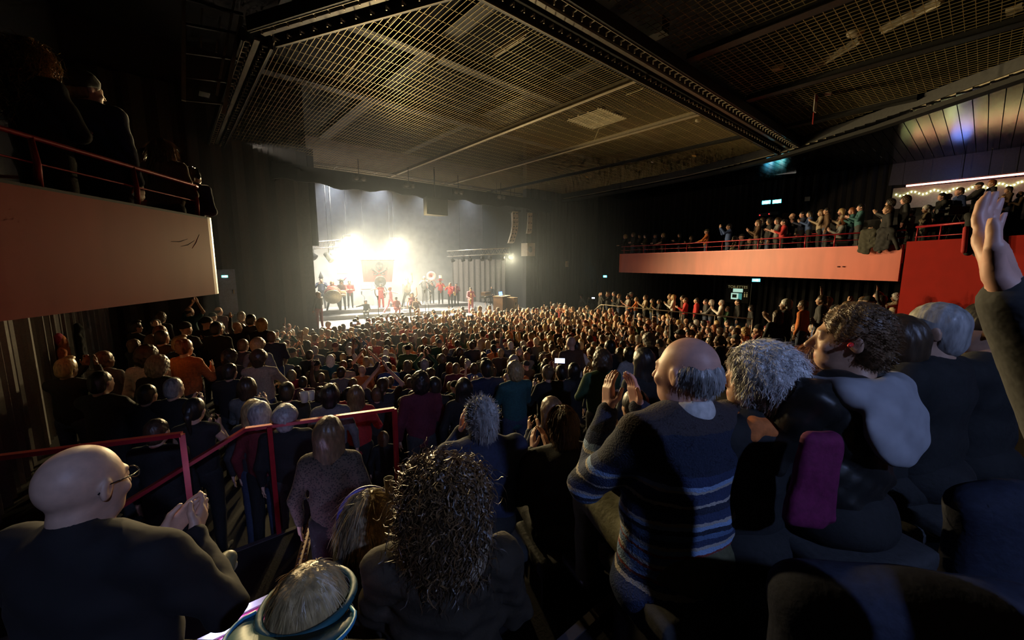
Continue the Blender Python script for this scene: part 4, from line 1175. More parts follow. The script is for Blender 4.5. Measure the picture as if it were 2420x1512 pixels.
# ------------------------------------------------------------------ the floor crowd
def free(x, y, r=0.0):
    return all((x - a) ** 2 + (y - b) ** 2 > (c + r) ** 2 for a, b, c in TAKEN)
spots = []
t = -1.75
row = 0
while t > -18.2:
    step = 0.56 if t > -13.7 else 0.70
    s = -6.2 + (row % 2) * 0.28
    while s < 12.4:
        js, jt = s + rng.uniform(-0.13, 0.13), t + rng.uniform(-0.14, 0.14)
        s += step
        ok = free(js, jt)
        if jt < -13.4 and js < 0.6 + (-13.4 - jt) * 0.8: ok = False          # stairs and the people near the viewer
        if js < -3.4 and (jt > -5.6 or abs(js + 3.5) < 0.2 or rng.random() < 0.5): ok = False
        if jt < -14 and rng.random() < 0.25: ok = False
        if js > 8.7 and jt > -3.1: ok = False
        if js < 0.5 and jt > -2.4 and rng.random() < 0.6: ok = False
        if not ok: continue
        fz = floor_z(js, jt)
        x, y, k = project((js, jt, fz + 1.7))
        if -60 < x < 2480 and y < 1500: spots.append((k, js, jt, fz, x, y))
    t -= 0.60 if t > -13.7 else 0.85
    row += 1
spots.sort()
HAIRS_M = ['short'] * 6 + ['crop', 'quiff', 'curly', 'bald', 'receding', 'ring', 'cap', 'beanie']
HAIRS_F = ['long'] * 4 + ['bob'] * 3 + ['ponytail'] * 2 + ['bun', 'curly', 'fluffy']
HCOLS = ['dark brown'] * 5 + ['black'] * 3 + ['brown'] * 4 + ['blond'] * 3 + ['grey'] * 2 + ['auburn', 'white']
TOPS = ['black'] * 6 + ['charcoal'] * 4 + ['navy'] * 2 + ['grey'] * 2 + ['olive', 'brown', 'beige', 'white', 'dark red', 'green', 'teal', 'burgundy', 'orange', 'blue', 'red']
POSES = [('down', 'down')] * 7 + [('clap', 'clap')] * 5 + [('clap_high', 'clap_high')] * 1 + [('phone', 'phone'), ('up', 'down'), ('cup', 'down'), ('fold', 'fold')]
HD = {'short': 'short {c} hair', 'crop': 'cropped {c} hair', 'quiff': 'swept-up {c} hair', 'curly': 'curly {c} hair', 'bald': 'a bald head', 'receding': 'receding {c} hair', 'ring': 'thinning {c} hair', 'cap': 'a cap', 'beanie': 'a beanie', 'long': 'long {c} hair', 'bob': 'a {c} bob', 'ponytail': 'a {c} ponytail', 'bun': 'a {c} bun', 'fluffy': 'fluffy {c} hair'}
PD = {'down': '', 'clap': ' clapping', 'clap_high': ' clapping overhead', 'phone': ' holding up a phone', 'up': ' with one arm raised', 'cup': ' holding a drink', 'fold': ' with folded arms'}
def zone(s, t):
    row_ = 'front' if t > -5 else ('middle' if t > -9 else ('rear' if t > -13.6 else 'stepped'))
    colm = 'side-wall' if s < -1 else ('left' if s < 3 else ('centre' if s < 7.5 else 'terrace-side'))
    return '%s %s rows' % (row_, colm)
N_IND = 190
USED = set()
far = []
for i, (k, s_, t_, fz, px_, py_) in enumerate(spots):
    sex = rng.choice('mmf')
    hs = rng.choice(HAIRS_M if sex == 'm' else HAIRS_F); hc = rng.choice(HCOLS)
    if hs in ('cap', 'beanie'): hcm = rng.choice(('black', 'charcoal', 'grey', 'dark red'))
    else: hcm = hc
    tp = rng.choice(TOPS); ps = rng.choice(POSES); slv = 'long' if ps[0] in ('down', 'fold', 'cup', 'phone') else rng.choice(('long', 'short'))
    yaw = face_to((s_, t_)) + rng.gauss(0, 0.22); sc_ = rng.uniform(0.93, 1.06) * (0.95 if sex == 'f' else 1.0); sk_ = rng.choice((0, 0, 0, 1, 1, 2, 2, 3))
    if i < N_IND:
        z = zone(s_, t_)
        for _try in range(60):
            lab = '%s with %s in %s%s, %s' % ('man' if sex == 'm' else 'woman', HD[hs].format(c=hc), tp, PD[ps[0]], z)
            if lab not in USED: break
            tp = rng.choice(TOPS); hc = rng.choice(HCOLS); hs = rng.choice(HAIRS_M if sex == 'm' else HAIRS_F); hcm = hc if hs not in ('cap', 'beanie') else rng.choice(('black', 'charcoal', 'grey', 'dark red'))
        USED.add(lab)
        add_person(lab, (s_, t_, fz), yaw, (sex, ps[0], ps[1], 'stand', slv), hs, hcm, tp, rng.choice(('charcoal', 'jeans', 'black')), sk_, sc_, group='spectators in the ' + z, tilt=rng.uniform(-0.03, 0.03))
    else:
        far.append((s_, t_, fz, yaw, sc_, sex, ps, hs, hcm, tp, sk_))
print('crowd spots', len(spots), 'individual', min(N_IND, len(spots)), 'far', len(far))

# the rest of the floor crowd, too many to pick apart: one mass
def crowd_mass(rows):
    cache = {}
    def grab(me):
        if me.name not in cache:
            nv = len(me.vertices); v = np.empty(nv * 3, np.float32); me.vertices.foreach_get('co', v)
            nl_ = len(me.loops); f = np.empty(nl_, np.int32); me.loops.foreach_get('vertex_index', f)
            cache[me.name] = (v.reshape(-1, 3), f.reshape(-1, 4))
        return cache[me.name]
    mats = []; VV = []; FF = []; MI = []; off = 0
    def mi(m):
        if m not in mats: mats.append(m)
        return mats.index(m)
    for (s_, t_, fz, yaw, sc_, sex, ps, hs, hcm, tp, sk_) in rows:
        key = (sex, ps[0], ps[1], 'stand', 'long')
        ms, mt, ml, fr = body_lib(key, 0.048, 0.10)
        hm = hair_lib(hs, False, 0.038)
        cR = np.array([[math.cos(yaw), -math.sin(yaw), 0], [math.sin(yaw), math.cos(yaw), 0], [0, 0, 1]]) * sc_
        items = [(ms, SK[sk_]), (mt, CL[tp]), (ml, CL['charcoal'])]
        if hm is not None: items.append((hm, HM[hcm] if hs not in ('cap', 'beanie') else CL[hcm]))
        for me, m in items:
            v, f = grab(me)
            VV.append(v @ cR.T + np.array([s_, t_, fz])); FF.append(f + off); MI.append(np.full(len(f), mi(m), np.int32)); off += len(v)
    V = np.concatenate(VV); F = np.concatenate(FF)
    me = mesh_np('crowd', V, F, True)
    for m in mats: me.materials.append(m)
    me.polygons.foreach_set('material_index', np.concatenate(MI))
    at = me.color_attributes.new('tint', 'FLOAT_COLOR', 'POINT'); at.data.foreach_set('color', np.ones(len(V) * 4, np.float32))
    print('crowd mass tris', len(F) * 2)
    return link('crowd', me, label='dense mass of distant spectators packed on the floor before the stage', cat='crowd', kind='stuff')
if far: crowd_mass(far)
# ================================================================== people close to the viewer, each modelled on its own
def strands(name, V, Q, n, m, parent, center, length=0.10, r=0.0016, steps=6, mode='down', curl=0.0, lift=0.002, seed=1, zmin=None, jitter=0.25):
    """tapered locks rooted on the hair surface"""
    g = np.random.RandomState(seed)
    f = g.randint(0, len(Q), n); w = g.dirichlet((1, 1, 1, 1), n)
    P = (V[Q[f]] * w[:, :, None]).sum(1)
    a = V[Q[f]]; N = np.cross(a[:, 2] - a[:, 0], a[:, 3] - a[:, 1]); N /= np.linalg.norm(N, axis=1)[:, None] + 1e-9
    if zmin is not None:
        keep = P[:, 2] > zmin; P = P[keep]; N = N[keep]; n = len(P)
    c = np.asarray(center, float)
    rad = P - c; rad /= np.linalg.norm(rad, axis=1)[:, None]
    s_ = np.sign((N * rad).sum(1)); N = N * np.where(s_ == 0, 1, s_)[:, None]
    down = np.tile(np.array([0, 0, -1.0]), (n, 1))
    if mode == 'down': D = down + N * 0.15
    elif mode == 'back': D = np.tile(np.array([0, -1.0, -0.35]), (n, 1)) + N * 0.15
    elif mode == 'puff': D = N * 0.9 + g.randn(n, 3) * 0.5
    else: D = N.copy()
    D = D + g.randn(n, 3) * jitter
    if mode in ('down', 'back'): D = D - N * np.clip((D * N).sum(1), None, 0)[:, None]
    D /= np.linalg.norm(D, axis=1)[:, None]
    L = length * g.uniform(0.5, 1.2, n) / steps
    X = np.cross(D, N + 1e-4); X /= np.linalg.norm(X, axis=1)[:, None] + 1e-9; Y = np.cross(D, X)
    ph = g.uniform(0, 6.28, n)
    pts = [P + N * lift]
    for k in range(1, steps + 1):
        if mode == 'down': D = D + down * 0.10; D /= np.linalg.norm(D, axis=1)[:, None]
        q = pts[0] * 0
        q = pts[-1] + D * L[:, None]
        pts.append(q)
    out = []
    for k, q in enumerate(pts):
        u = k / steps
        o_ = curl * min(1, u * 2) * (np.cos(ph + u * 9)[:, None] * X + np.sin(ph + u * 9)[:, None] * Y)
        out.append(q + o_)
    out = np.stack(out, 1)                                   # n, steps+1, 3
    rr = r * (1 - 0.8 * np.linspace(0, 1, steps + 1))
    side = X * 0.8 + Y * 0.6
    ring = np.stack([out - side[:, None] * rr[None, :, None] * 1.5, out + side[:, None] * rr[None, :, None] * 1.5], 2)   # flat locks
    VV = ring.reshape(-1, 3)
    st = steps + 1
    base = (np.arange(n) * st * 2)[:, None] + (np.arange(steps) * 2)[None, :]
    F = np.stack([base, base + 1, base + 3, base + 2], -1).reshape(-1, 4)
    me = mesh_np(name, VV, F, True)
    return link(name, me, m, parent)

def fg_person(label, px, py, k, arms=('lap', 'lap'), hair='short', hcol='grey', topm=None, legm=None, skin=0, seated=True, sc=1.0, yaw=None, head=(0, 0, 0), bulk=1.0, female=False, sleeve='long', belly=0.0, hood=False, coat=0.0, custom=None, lean=0.0, res=0.009, hres=0.007, st=None, nose=1.0, wr=0.007, z_off=0.0, jowl=0.0, collar=False, legs=None, name='person', shoulders=None):
    legs = legs or ('sit' if seated else 'stand')
    fr = head_frame(HEAD0, *head)
    skin_s, top_s, leg_s, shoe_s, fr = person_fields(arms, legs, bulk, female, sleeve, True, fr, lean, belly, False, coat, hood, True, False, custom, True, nose, jowl, shoulders, collar)
    top_local = fr[0] + fr[1] @ np.array([0, -0.018, 0.125])
    P = np.array(at_d(px, py, k))
    if yaw is None: yaw = face_to(P)
    cR = np.array([[math.cos(yaw), -math.sin(yaw), 0], [math.sin(yaw), math.cos(yaw), 0], [0, 0, 1]])
    loc = P - cR @ (top_local * sc) + [0, 0, z_off]
    root = empty(name, tuple(loc), yaw, label=label, cat='person'); root.scale = (sc,) * 3
    V, Q = skin_s.mesh(res); me = mesh_np('body', V, Q); me.materials.append(SK[skin]); face_tint(me, V, fr, MATS['hair_' + hcol.replace(' ', '_')].node_tree.nodes['Color Ramp'].color_ramp.elements[0].color[:3] if hcol else (0.1, 0.08, 0.06)); link('body', me, None, root)
    V, Q = top_s.mesh(0.014, cloth_noise(wr, 21 if wr < 0.014 else 38, px * 0.01)); link('top', mesh_np('top', V, Q), topm or CL['black'], root)
    V, Q = leg_s.mesh(0.020, cloth_noise(wr, 17, px * 0.02)); link('trousers', mesh_np('trousers', V, Q), legm or CL['black'], root)
    V, Q = shoe_s.mesh(0.018); link('shoes', mesh_np('shoes', V, Q), SHOEM, root)
    S = hair_field(hair, fr)
    if S is not None:
        V, Q = S.mesh(hres, hair_noise(hair, fr))
        h = link('hair', mesh_np('hair', V, Q), HM[hcol], root)
        if st:
            for i, kw in enumerate(st):
                kw = dict(kw); n_ = kw.pop('n'); kw.setdefault('seed', int(px) + i); m_ = kw.pop('m', HM[hcol])
                strands('strand_layer', V, Q, n_, m_, h, fr[0], **kw)['kind'] = 'stuff'
    if seated: bench(tuple(loc), yaw, 0.40 * sc, label)
    TAKEN.append((loc[0], loc[1], 0.5))
    return root, fr

def glasses(root, fr, m=None):
    m = m or mat('black_spectacle_frame', (0.015, 0.015, 0.017), 0.25)
    o, R = fr; P = lambda *p: o + R @ np.array(p)
    e = empty('glasses'); e.parent = root
    for sx in (-1, 1):
        ring = [P(sx * 0.033 + 0.024 * math.cos(a), 0.104, 0.002 + 0.018 * math.sin(a)) for a in np.linspace(0, 2 * math.pi, 17)]
        MB().tube(ring, 0.002, 5, False).build('rim', m, e, smooth=True)
        MB().tube([P(sx * 0.057, 0.102, 0.008), P(sx * 0.080, 0.06, 0.010), P(sx * 0.084, -0.01, 0.012), P(sx * 0.082, -0.035, -0.005)], 0.002, 5).build('temple', m, e, smooth=True)
    MB().tube([P(-0.010, 0.106, 0.006), P(0.010, 0.106, 0.006)], 0.002, 5).build('bridge', m, e)
    return e

# ---- striped sweater
def stripe_mat():
    m = bpy.data.materials.new('striped_knit'); MATS['striped_knit'] = m; m.use_nodes = True
    nt = m.node_tree; b = nt.nodes['Principled BSDF']; b.inputs['Roughness'].default_value = 0.95
    tc = nt.nodes.new('ShaderNodeTexCoord'); sx = nt.nodes.new('ShaderNodeSeparateXYZ'); nt.links.new(tc.outputs['Object'], sx.inputs[0])
    nz = nt.nodes.new('ShaderNodeTexNoise'); nz.inputs['Scale'].default_value = 60; nz.inputs['Detail'].default_value = 2; nt.links.new(tc.outputs['Object'], nz.inputs[0])
    n2_ = nt.nodes.new('ShaderNodeTexNoise'); n2_.inputs['Scale'].default_value = 5; nt.links.new(tc.outputs['Object'], n2_.inputs[0])
    a1 = nt.nodes.new('ShaderNodeMath'); a1.operation = 'MULTIPLY_ADD'; a1.inputs[1].default_value = 0.012; nt.links.new(nz.outputs[0], a1.inputs[0]); nt.links.new(sx.outputs[2], a1.inputs[2])
    a2 = nt.nodes.new('ShaderNodeMath'); a2.operation = 'MULTIPLY_ADD'; a2.inputs[1].default_value = 0.030; nt.links.new(n2_.outputs[0], a2.inputs[0]); nt.links.new(a1.outputs[0], a2.inputs[2])
    mr = nt.nodes.new('ShaderNodeMapRange'); mr.inputs[1].default_value = 0.42; mr.inputs[2].default_value = 1.0; nt.links.new(a2.outputs[0], mr.inputs[0])
    cr = nt.nodes.new('ShaderNodeValToRGB'); cr.color_ramp.interpolation = 'CONSTANT'; nt.links.new(mr.outputs[0], cr.inputs[0])
    navy, dk, lb, be, ru, sky = (0.030, 0.045, 0.11), (0.018, 0.024, 0.05), (0.26, 0.38, 0.60), (0.42, 0.38, 0.34), (0.22, 0.04, 0.03), (0.10, 0.17, 0.32)
    stops = [(0.0, navy), (0.05, be), (0.075, navy), (0.11, ru), (0.13, lb), (0.16, sky), (0.20, ru), (0.22, be), (0.24, sky), (0.285, ru), (0.30, lb), (0.325, be), (0.345, navy), (0.385, sky), (0.42, dk), (0.45, lb), (0.475, be), (0.495, navy), (0.54, dk), (0.575, be), (0.59, navy), (0.66, be), (0.675, lb), (0.70, navy), (0.76, dk), (0.985, (0.05, 0.04, 0.045))]
    el = cr.color_ramp.elements
    el[0].position = 0; el[0].color = (*navy, 1); el[1].position = stops[1][0]; el[1].color = (*stops[1][1], 1)
    for p, c in stops[2:]:
        e = el.new(p); e.color = (*c, 1)
    nt.links.new(cr.outputs[0], b.inputs['Base Color'])
    bp = nt.nodes.new('ShaderNodeBump'); bp.inputs['Strength'].default_value = 0.6; bp.inputs['Distance'].default_value = 0.012
    nz2 = nt.nodes.new('ShaderNodeTexNoise'); nz2.inputs['Scale'].default_value = 160; nt.links.new(tc.outputs['Object'], nz2.inputs[0]); nt.links.new(nz2.outputs[0], bp.inputs['Height']); nt.links.new(bp.outputs[0], b.inputs['Normal'])
    return m
CLAPF = {0: ((-0.27, 0.18, 1.15), (-0.075, 0.36, 1.36), (0.12, 0.2, 1), (1, 0, 0)), 1: ((0.27, 0.20, 1.15), (0.085, 0.38, 1.34), (-0.10, 0.25, 1), (-1, 0, 0))}
r_, fr_ = fg_person('balding grey-haired man in a striped knit sweater clapping', 1635, 797, 1.46, sc=1.10, coat=0.06, custom=CLAPF, hair='ring', hcol='grey', topm=stripe_mat(), legm=CL['olive'], skin=2, bulk=1.12, belly=0.015, res=0.0065, hres=0.0045, wr=0.010, jowl=0.004, head=(0.30, 0, 0),
                    st=[dict(n=2600, length=0.028, r=0.0011, mode='down', jitter=0.15, lift=0.0)])
# shirt collar
o_, R_ = fr_
V, Q = Sdf().cone((0, -0.022, 0.945), (0, -0.032, 1.01), 0.088, 0.070, 0.01).ell((0, 0.0, 1.06), (0.060, 0.075, 0.075), None, 0.008, -1).box((0, 0.10, 0.99), (0.035, 0.06, 0.06), 0.01, None, 0.01, -1).mesh(0.006)
link('shirt_collar', mesh_np('shirt_collar', V, Q), CL['white'], r_)

r_, fr_ = fg_person('white-haired woman with an orange scarf beside the striped sweater man', 1812, 823, 1.50, arms=('lap', 'lap'), hair='fluffy', hcol='white', topm=CL['black'], skin=0, female=True, bulk=1.0, head=(0.80, 0.05, 0.0), res=0.0065, hres=0.005,
                    st=[dict(n=6500, length=0.050, r=0.0013, mode='down', jitter=0.16, curl=0.003, lift=0.0), dict(n=1500, length=0.035, r=0.0009, mode='back', jitter=0.3)])
V, Q = Sdf().cone((-0.08, -0.01, 0.97), (0.08, -0.02, 0.97), 0.058, 0.058, 0.02).cone((-0.10, 0.03, 0.95), (0.08, 0.06, 0.94), 0.05, 0.045, 0.02).cone((0.06, -0.08, 0.955), (-0.09, -0.06, 0.97), 0.048, 0.048, 0.02).ell((0, 0, 1.06), (0.05, 0.055, 0.09), None, 0.01, -1).mesh(0.007, cloth_noise(0.007, 45, 2))
link('scarf', mesh_np('scarf', V, Q), CL['orange'], r_)

LEATHER = mat('black_leather', (0.018, 0.017, 0.016), 0.45, var=0.2, scale=25, bump=0.25)
r_, fr_ = fg_person('man in a black leather jacket with a pale grey hood and red ear plug', 2035, 722, 1.40, arms=('clap', 'clap'), hair='short', hcol='brown', topm=LEATHER, skin=1, bulk=1.06, legm=CL['black'], head=(0.65, 0.03, 0), res=0.0065, hres=0.005, wr=0.014, nose=1.3,
                    st=[dict(n=2600, length=0.022, r=0.0011, mode='back', jitter=0.18, curl=0.002, lift=0.0)])
HOODM = mat('pale_grey_hood', (0.34, 0.34, 0.36), 0.9, bump=0.2)
V, Q = Sdf().ell((0, -0.150, 0.885), (0.15, 0.042, 0.145), rot('X', -0.28), 0.04).cone((-0.13, -0.075, 0.975), (0.13, -0.075, 0.975), 0.045, 0.045, 0.04).cone((-0.13, -0.07, 0.975), (-0.11, 0.03, 0.965), 0.042, 0.035, 0.03).cone((0.13, -0.07, 0.975), (0.11, 0.03, 0.965), 0.042, 0.035, 0.03).ell((0, -0.01, 1.05), (0.075, 0.085, 0.085), None, 0.02, -1).mesh(0.008, cloth_noise(0.007, 30, 1))
link('hood', mesh_np('hood', V, Q), HOODM, r_)
o_, R_ = fr_
V, Q = Sdf().cone(o_ + R_ @ np.array([-0.085, 0.004, -0.004]), o_ + R_ @ np.array([-0.098, 0.010, -0.006]), 0.008, 0.006, 0.002).mesh(0.002)
link('ear_plug', mesh_np('ear_plug', V, Q), mat('red_ear_plug', (0.75, 0.03, 0.03), 0.5), r_, label='red ear plug')

fg_person('woman with an auburn fringe clapping behind the white-haired woman', 1922, 822, 2.0, arms=('face', 'clap'), hair='bob', hcol='auburn', topm=CL['black'], female=True, skin=1, head=(0.2, 0, 0), res=0.008, hres=0.007, st=[dict(n=1500, length=0.06, r=0.0015)])
fg_person('dark-haired person half hidden behind the leather jacket', 2128, 748, 1.75, hair='short', hcol='dark brown', topm=CL['black'], skin=1, bulk=1.1, res=0.010, hres=0.008)
r_, fr_ = fg_person('man with thin grey-blond hair and an orange scarf at the red wall', 2222, 718, 1.72, hair='crop', hcol='grey', topm=CL['black'], skin=1, bulk=1.08, head=(0.45, 0.0, 0), res=0.009, hres=0.007, jowl=0.006)
V, Q = Sdf().cone((-0.07, 0.0, 0.96), (0.07, -0.01, 0.96), 0.05, 0.05, 0.02).cone((-0.06, -0.06, 0.955), (0.06, -0.06, 0.95), 0.045, 0.045, 0.02).ell((0, 0, 1.06), (0.055, 0.06, 0.09), None, 0.01, -1).mesh(0.008, cloth_noise(0.007, 45, 4))
link('scarf', mesh_np('scarf', V, Q), cloth('rust', (0.34, 0.10, 0.04)), r_)
fg_person('man with short black hair in a dark jacket nearest the raised hand', 2348, 716, 1.85, hair='short', hcol='black', topm=CL['black'], skin=1, bulk=1.05, head=(0.45, 0, 0), res=0.009, hres=0.007)

# raised clapping hand at the frame edge
root = empty('person', tuple(CX(1.16, 0.42, 2.45)), face_to(CX(1.16, 0.42)), label='person at the right frame edge whose raised hand claps near the lens', cat='person')
hx = np.array(at_d(2385, 690, 0.60)); hy = np.array(at_d(2298, 470, 0.66))
loc = np.array(root.location); yw = root.rotation_euler[2]
iR = np.array([[math.cos(yw), math.sin(yw), 0], [-math.sin(yw), math.cos(yw), 0], [0, 0, 1]])
wl = iR @ (hx - loc); fl = iR @ (hy - hx); el_ = wl + iR @ (np.array(at_d(2600, 1150, 0.60)) - hx)
up_ = 0.47
cst = {0: (el_ + [0, 0, up_], wl + [0, 0, up_], fl, iR @ np.array([D2[0], D2[1], 0]) * 0.4 + iR @ (-FW)), 1: ((0.27, 0.10, 1.08), (0.16, 0.32, 1.0), (-0.3, 0.9, -0.1), (0, 0, -1))}
sk_, tp_, lg_, sh_, fr_ = person_fields(('clap', 'clap'), 'sit', 1.0, False, 'long', True, custom=cst)
for n_, S_, rs, m_ in (('body', sk_, 0.0075, SK[2]), ('top', tp_, 0.012, CL['charcoal']), ('trousers', lg_, 0.016, CL['charcoal']), ('shoes', sh_, 0.014, SHOEM), ('hair', hair_field('short', fr_), 0.009, HM['brown'])):
    V, Q = S_.mesh(rs); me = mesh_np(n_, V, Q)
    if n_ == 'body': face_tint(me, V, fr_)
    link(n_, me, m_, root)
bench(tuple(root.location), root.rotation_euler[2], 0.40, 'person at the right frame edge')

# ---- centre foreground
r_, fr_ = fg_person('curly brown-haired person in a brown jacket, back of head in the centre foreground', 1042, 1118, 1.30, hair='afro', hcol='dark brown', wr=0.014, topm=cloth('brown_jacket', (0.032, 0.022, 0.013)), skin=0, bulk=1.05, res=0.009, hres=0.007, yaw=face_to(at_d(1042, 1118, 1.3)) - 0.15, collar=True,
                    st=[dict(n=3000, length=0.10, r=0.0030, steps=8, mode='down', curl=0.016, jitter=0.55, m=hair_mat('hair_curly_brown', (0.16, 0.085, 0.032))), dict(n=2400, length=0.13, r=0.0026, steps=8, mode='down', curl=0.012, jitter=0.35), dict(n=900, length=0.055, r=0.0022, steps=8, mode='puff', curl=0.014, jitter=0.6, m=hair_mat('hair_curly_brown', (0.16, 0.085, 0.032)))])
V, Q = Sdf().ell((0.115, -0.02, 1.0), (0.035, 0.08, 0.075), rot('Y', 0.5), 0.02).ell((0.02, -0.10, 0.99), (0.12, 0.035, 0.06), rot('X', -0.3), 0.03).mesh(0.009, cloth_noise(0.006, 30, 3))
link('pale_hood', mesh_np('pale_hood', V, Q), CL['beige'], r_)

r_, fr_ = fg_person('grey-haired man in a dark navy jacket with a hand at his face', 1138, 942, 2.30, arms=('face', 'lap'), hair='short', hcol='grey', topm=CL['navy'], skin=2, bulk=1.12, res=0.007, hres=0.0065, collar=True,
                    st=[dict(n=3400, length=0.045, r=0.0017, mode='down', jitter=0.2), dict(n=700, length=0.03, r=0.0013, mode='puff')])
glasses(r_, fr_)
fg_person('brown-haired person in a black jacket next to the grey-haired man', 1330, 962, 2.40, arms=('clap', 'clap'), hair='short', hcol='brown', topm=CL['black'], skin=0, bulk=1.1, res=0.009, hres=0.007, hood=True,
          st=[dict(n=3200, length=0.05, r=0.0017, mode='down', jitter=0.2)])

# woman bending on the stairs, with a headband
r_, fr_ = fg_person('blond woman with a violet headband bending over on the stairs', 868, 1172, 1.75, arms=('down', 'down'), hair='bob', hcol='blond', topm=mat('dark_fuzzy_knit', (0.02, 0.022, 0.03), 0.95, bump=0.8, scale=70), skin=0, female=True, seated=False, lean=0.55, head=(0.1, -0.30, 0), res=0.009, hres=0.007, bulk=0.95, legs='stand', sc=0.9,
                    st=[dict(n=3400, length=0.15, r=0.0016, mode='down', jitter=0.12, m=hair_mat('hair_pale_blond', (0.55, 0.45, 0.30)))])
o_, R_ = fr_
ring = [o_ + R_ @ np.array([0.126 * math.cos(a), -0.005, 0.035 + 0.134 * math.sin(a)]) for a in np.linspace(-0.3, math.pi + 0.3, 22)]
MB().tube(ring, 0.012, 8).build('headband', mat('violet_headband', (0.10, 0.09, 0.45), 0.4), r_, smooth=True)

# blond person with a teal visor worn backwards at the lower edge
r_, fr_ = fg_person('blond person wearing a teal sun visor backwards at the lower frame edge', 726, 1352, 1.02, hair='short', hcol='blond', topm=CL['black'], skin=0, female=True, head=(-0.2, -0.10, 0), res=0.009, hres=0.006,
                    st=[dict(n=5200, length=0.06, r=0.0012, mode='down', jitter=0.10, lift=0.0)])
o_, R_ = fr_
TEALV = mat('teal_visor', (0.03, 0.12, 0.14), 0.5)
vis = []; fac = []; nA = 28
for i in range(nA + 1):
    u = i / nA; a_ = math.pi * (1.08 + 0.84 * u); w_ = math.sin(math.pi * u) ** 0.6
    for rr_, zz in ((0.118, 0.060), (0.118 + 0.085 * w_, 0.066), (0.118 + 0.085 * w_, 0.058), (0.118, 0.050)):
        vis.append(o_ + R_ @ np.array([rr_ * math.cos(a_), -0.012 + rr_ * 1.10 * math.sin(a_), zz - 0.02 * math.cos(a_) ** 2]))
for i in range(nA):
    for j in range(4): fac.append((4 * i + j, 4 * i + 4 + j, 4 * i + 4 + (j + 1) % 4, 4 * i + (j + 1) % 4))
MB().quadset(vis, fac).build('visor_brim', TEALV, r_, smooth=True)
MB().tube([np.array(vis[4 * i + 1]) for i in range(nA + 1)], 0.005, 6).build('brim_piping', mat('blue_piping', (0.05, 0.30, 0.55), 0.4), r_, smooth=True)
ring = [o_ + R_ @ np.array([0.106 * math.cos(a_), -0.012 + 0.124 * math.sin(a_), 0.048]) for a_ in np.linspace(0, 2 * math.pi, 33)]
MB().tube(ring, 0.010, 6, False).build('visor_band', TEALV, r_, smooth=True)

# bald man with glasses at the left
BJ = mat('black_wool_jacket', (0.014, 0.011, 0.012), 0.9, bump=0.3)
r_, fr_ = fg_person('bald man with glasses and black jacket clapping at the lower left', 182, 1054, 1.14, arms=('clap', 'clap'), custom={0: ((-0.29, 0.10, 1.12), (-0.05, 0.29, 1.24), (0.22, 0.7, 0.40), (1, 0, 0.2)), 1: ((0.30, 0.10, 1.12), (0.05, 0.30, 1.24), (-0.2, 0.75, 0.45), (-1, 0, 0.2))}, hair='crop', hcol='grey', topm=BJ, skin=0, bulk=1.12, wr=0.012, res=0.0065, hres=0.005, collar=True, head=(-0.08, -0.10, 0), yaw=face_to(at_d(178, 1052, 1.0)) - 0.25)
for c_ in list(r_.children):
    if c_.name.startswith('hair'): bpy.data.objects.remove(c_, do_unlink=True)
    elif c_.name.startswith(('shoes', 'trousers')): bpy.data.objects.remove(c_, do_unlink=True)
glasses(r_, fr_)
# his crossed leg with a sneaker reaching over the stair
iv = np.array([[math.cos(r_.rotation_euler[2]), math.sin(r_.rotation_euler[2]), 0], [-math.sin(r_.rotation_euler[2]), math.cos(r_.rotation_euler[2]), 0], [0, 0, 1]])
def loc_of(x, y, k): return iv @ (np.array(at_d(x, y, k)) - np.array(r_.location))
kn, an, toe = loc_of(395, 1385, 1.42), loc_of(495, 1372, 1.62), loc_of(540, 1330, 1.72)
V, Q = Sdf().ell((0, -0.02, 0.50), (0.19, 0.17, 0.12), None, 0.05).cone((-0.09, 0, 0.47), (-0.13, 0.30, 0.47), 0.095, 0.075, 0.04).cone((0.09, 0, 0.47), loc_of(300, 1440, 1.2), 0.095, 0.075, 0.04).cone(loc_of(300, 1440, 1.2), kn, 0.072, 0.055, 0.03).cone(kn, an, 0.052, 0.045, 0.02).mesh(0.012, cloth_noise(0.008, 30, 5)); link('trousers', mesh_np('trousers', V, Q), CL['charcoal'], r_)
SNK = mat('olive_sneaker', (0.20, 0.19, 0.10), 0.45)
V, Q = Sdf().cone(an, an + (toe - an) * 0.55, 0.048, 0.046, 0.03).cone(an + (toe - an) * 0.3, toe + [0, 0, 0.02], 0.045, 0.034, 0.03).mesh(0.008); sn = link('sneaker', mesh_np('sneaker', V, Q), SNK, r_)
dd = (toe - an); nn = np.cross(dd, [0, 0, 1.0]); nn /= np.linalg.norm(nn)
V, Q = Sdf().cone(an + [0, 0, -0.045] + dd * 0.05, toe + [0, 0, -0.02] + dd * 0.1, 0.030, 0.026, 0.02).mesh(0.008); link('sole', mesh_np('sole', V, Q), mat('pale_sole', (0.38, 0.36, 0.24), 0.6), sn)

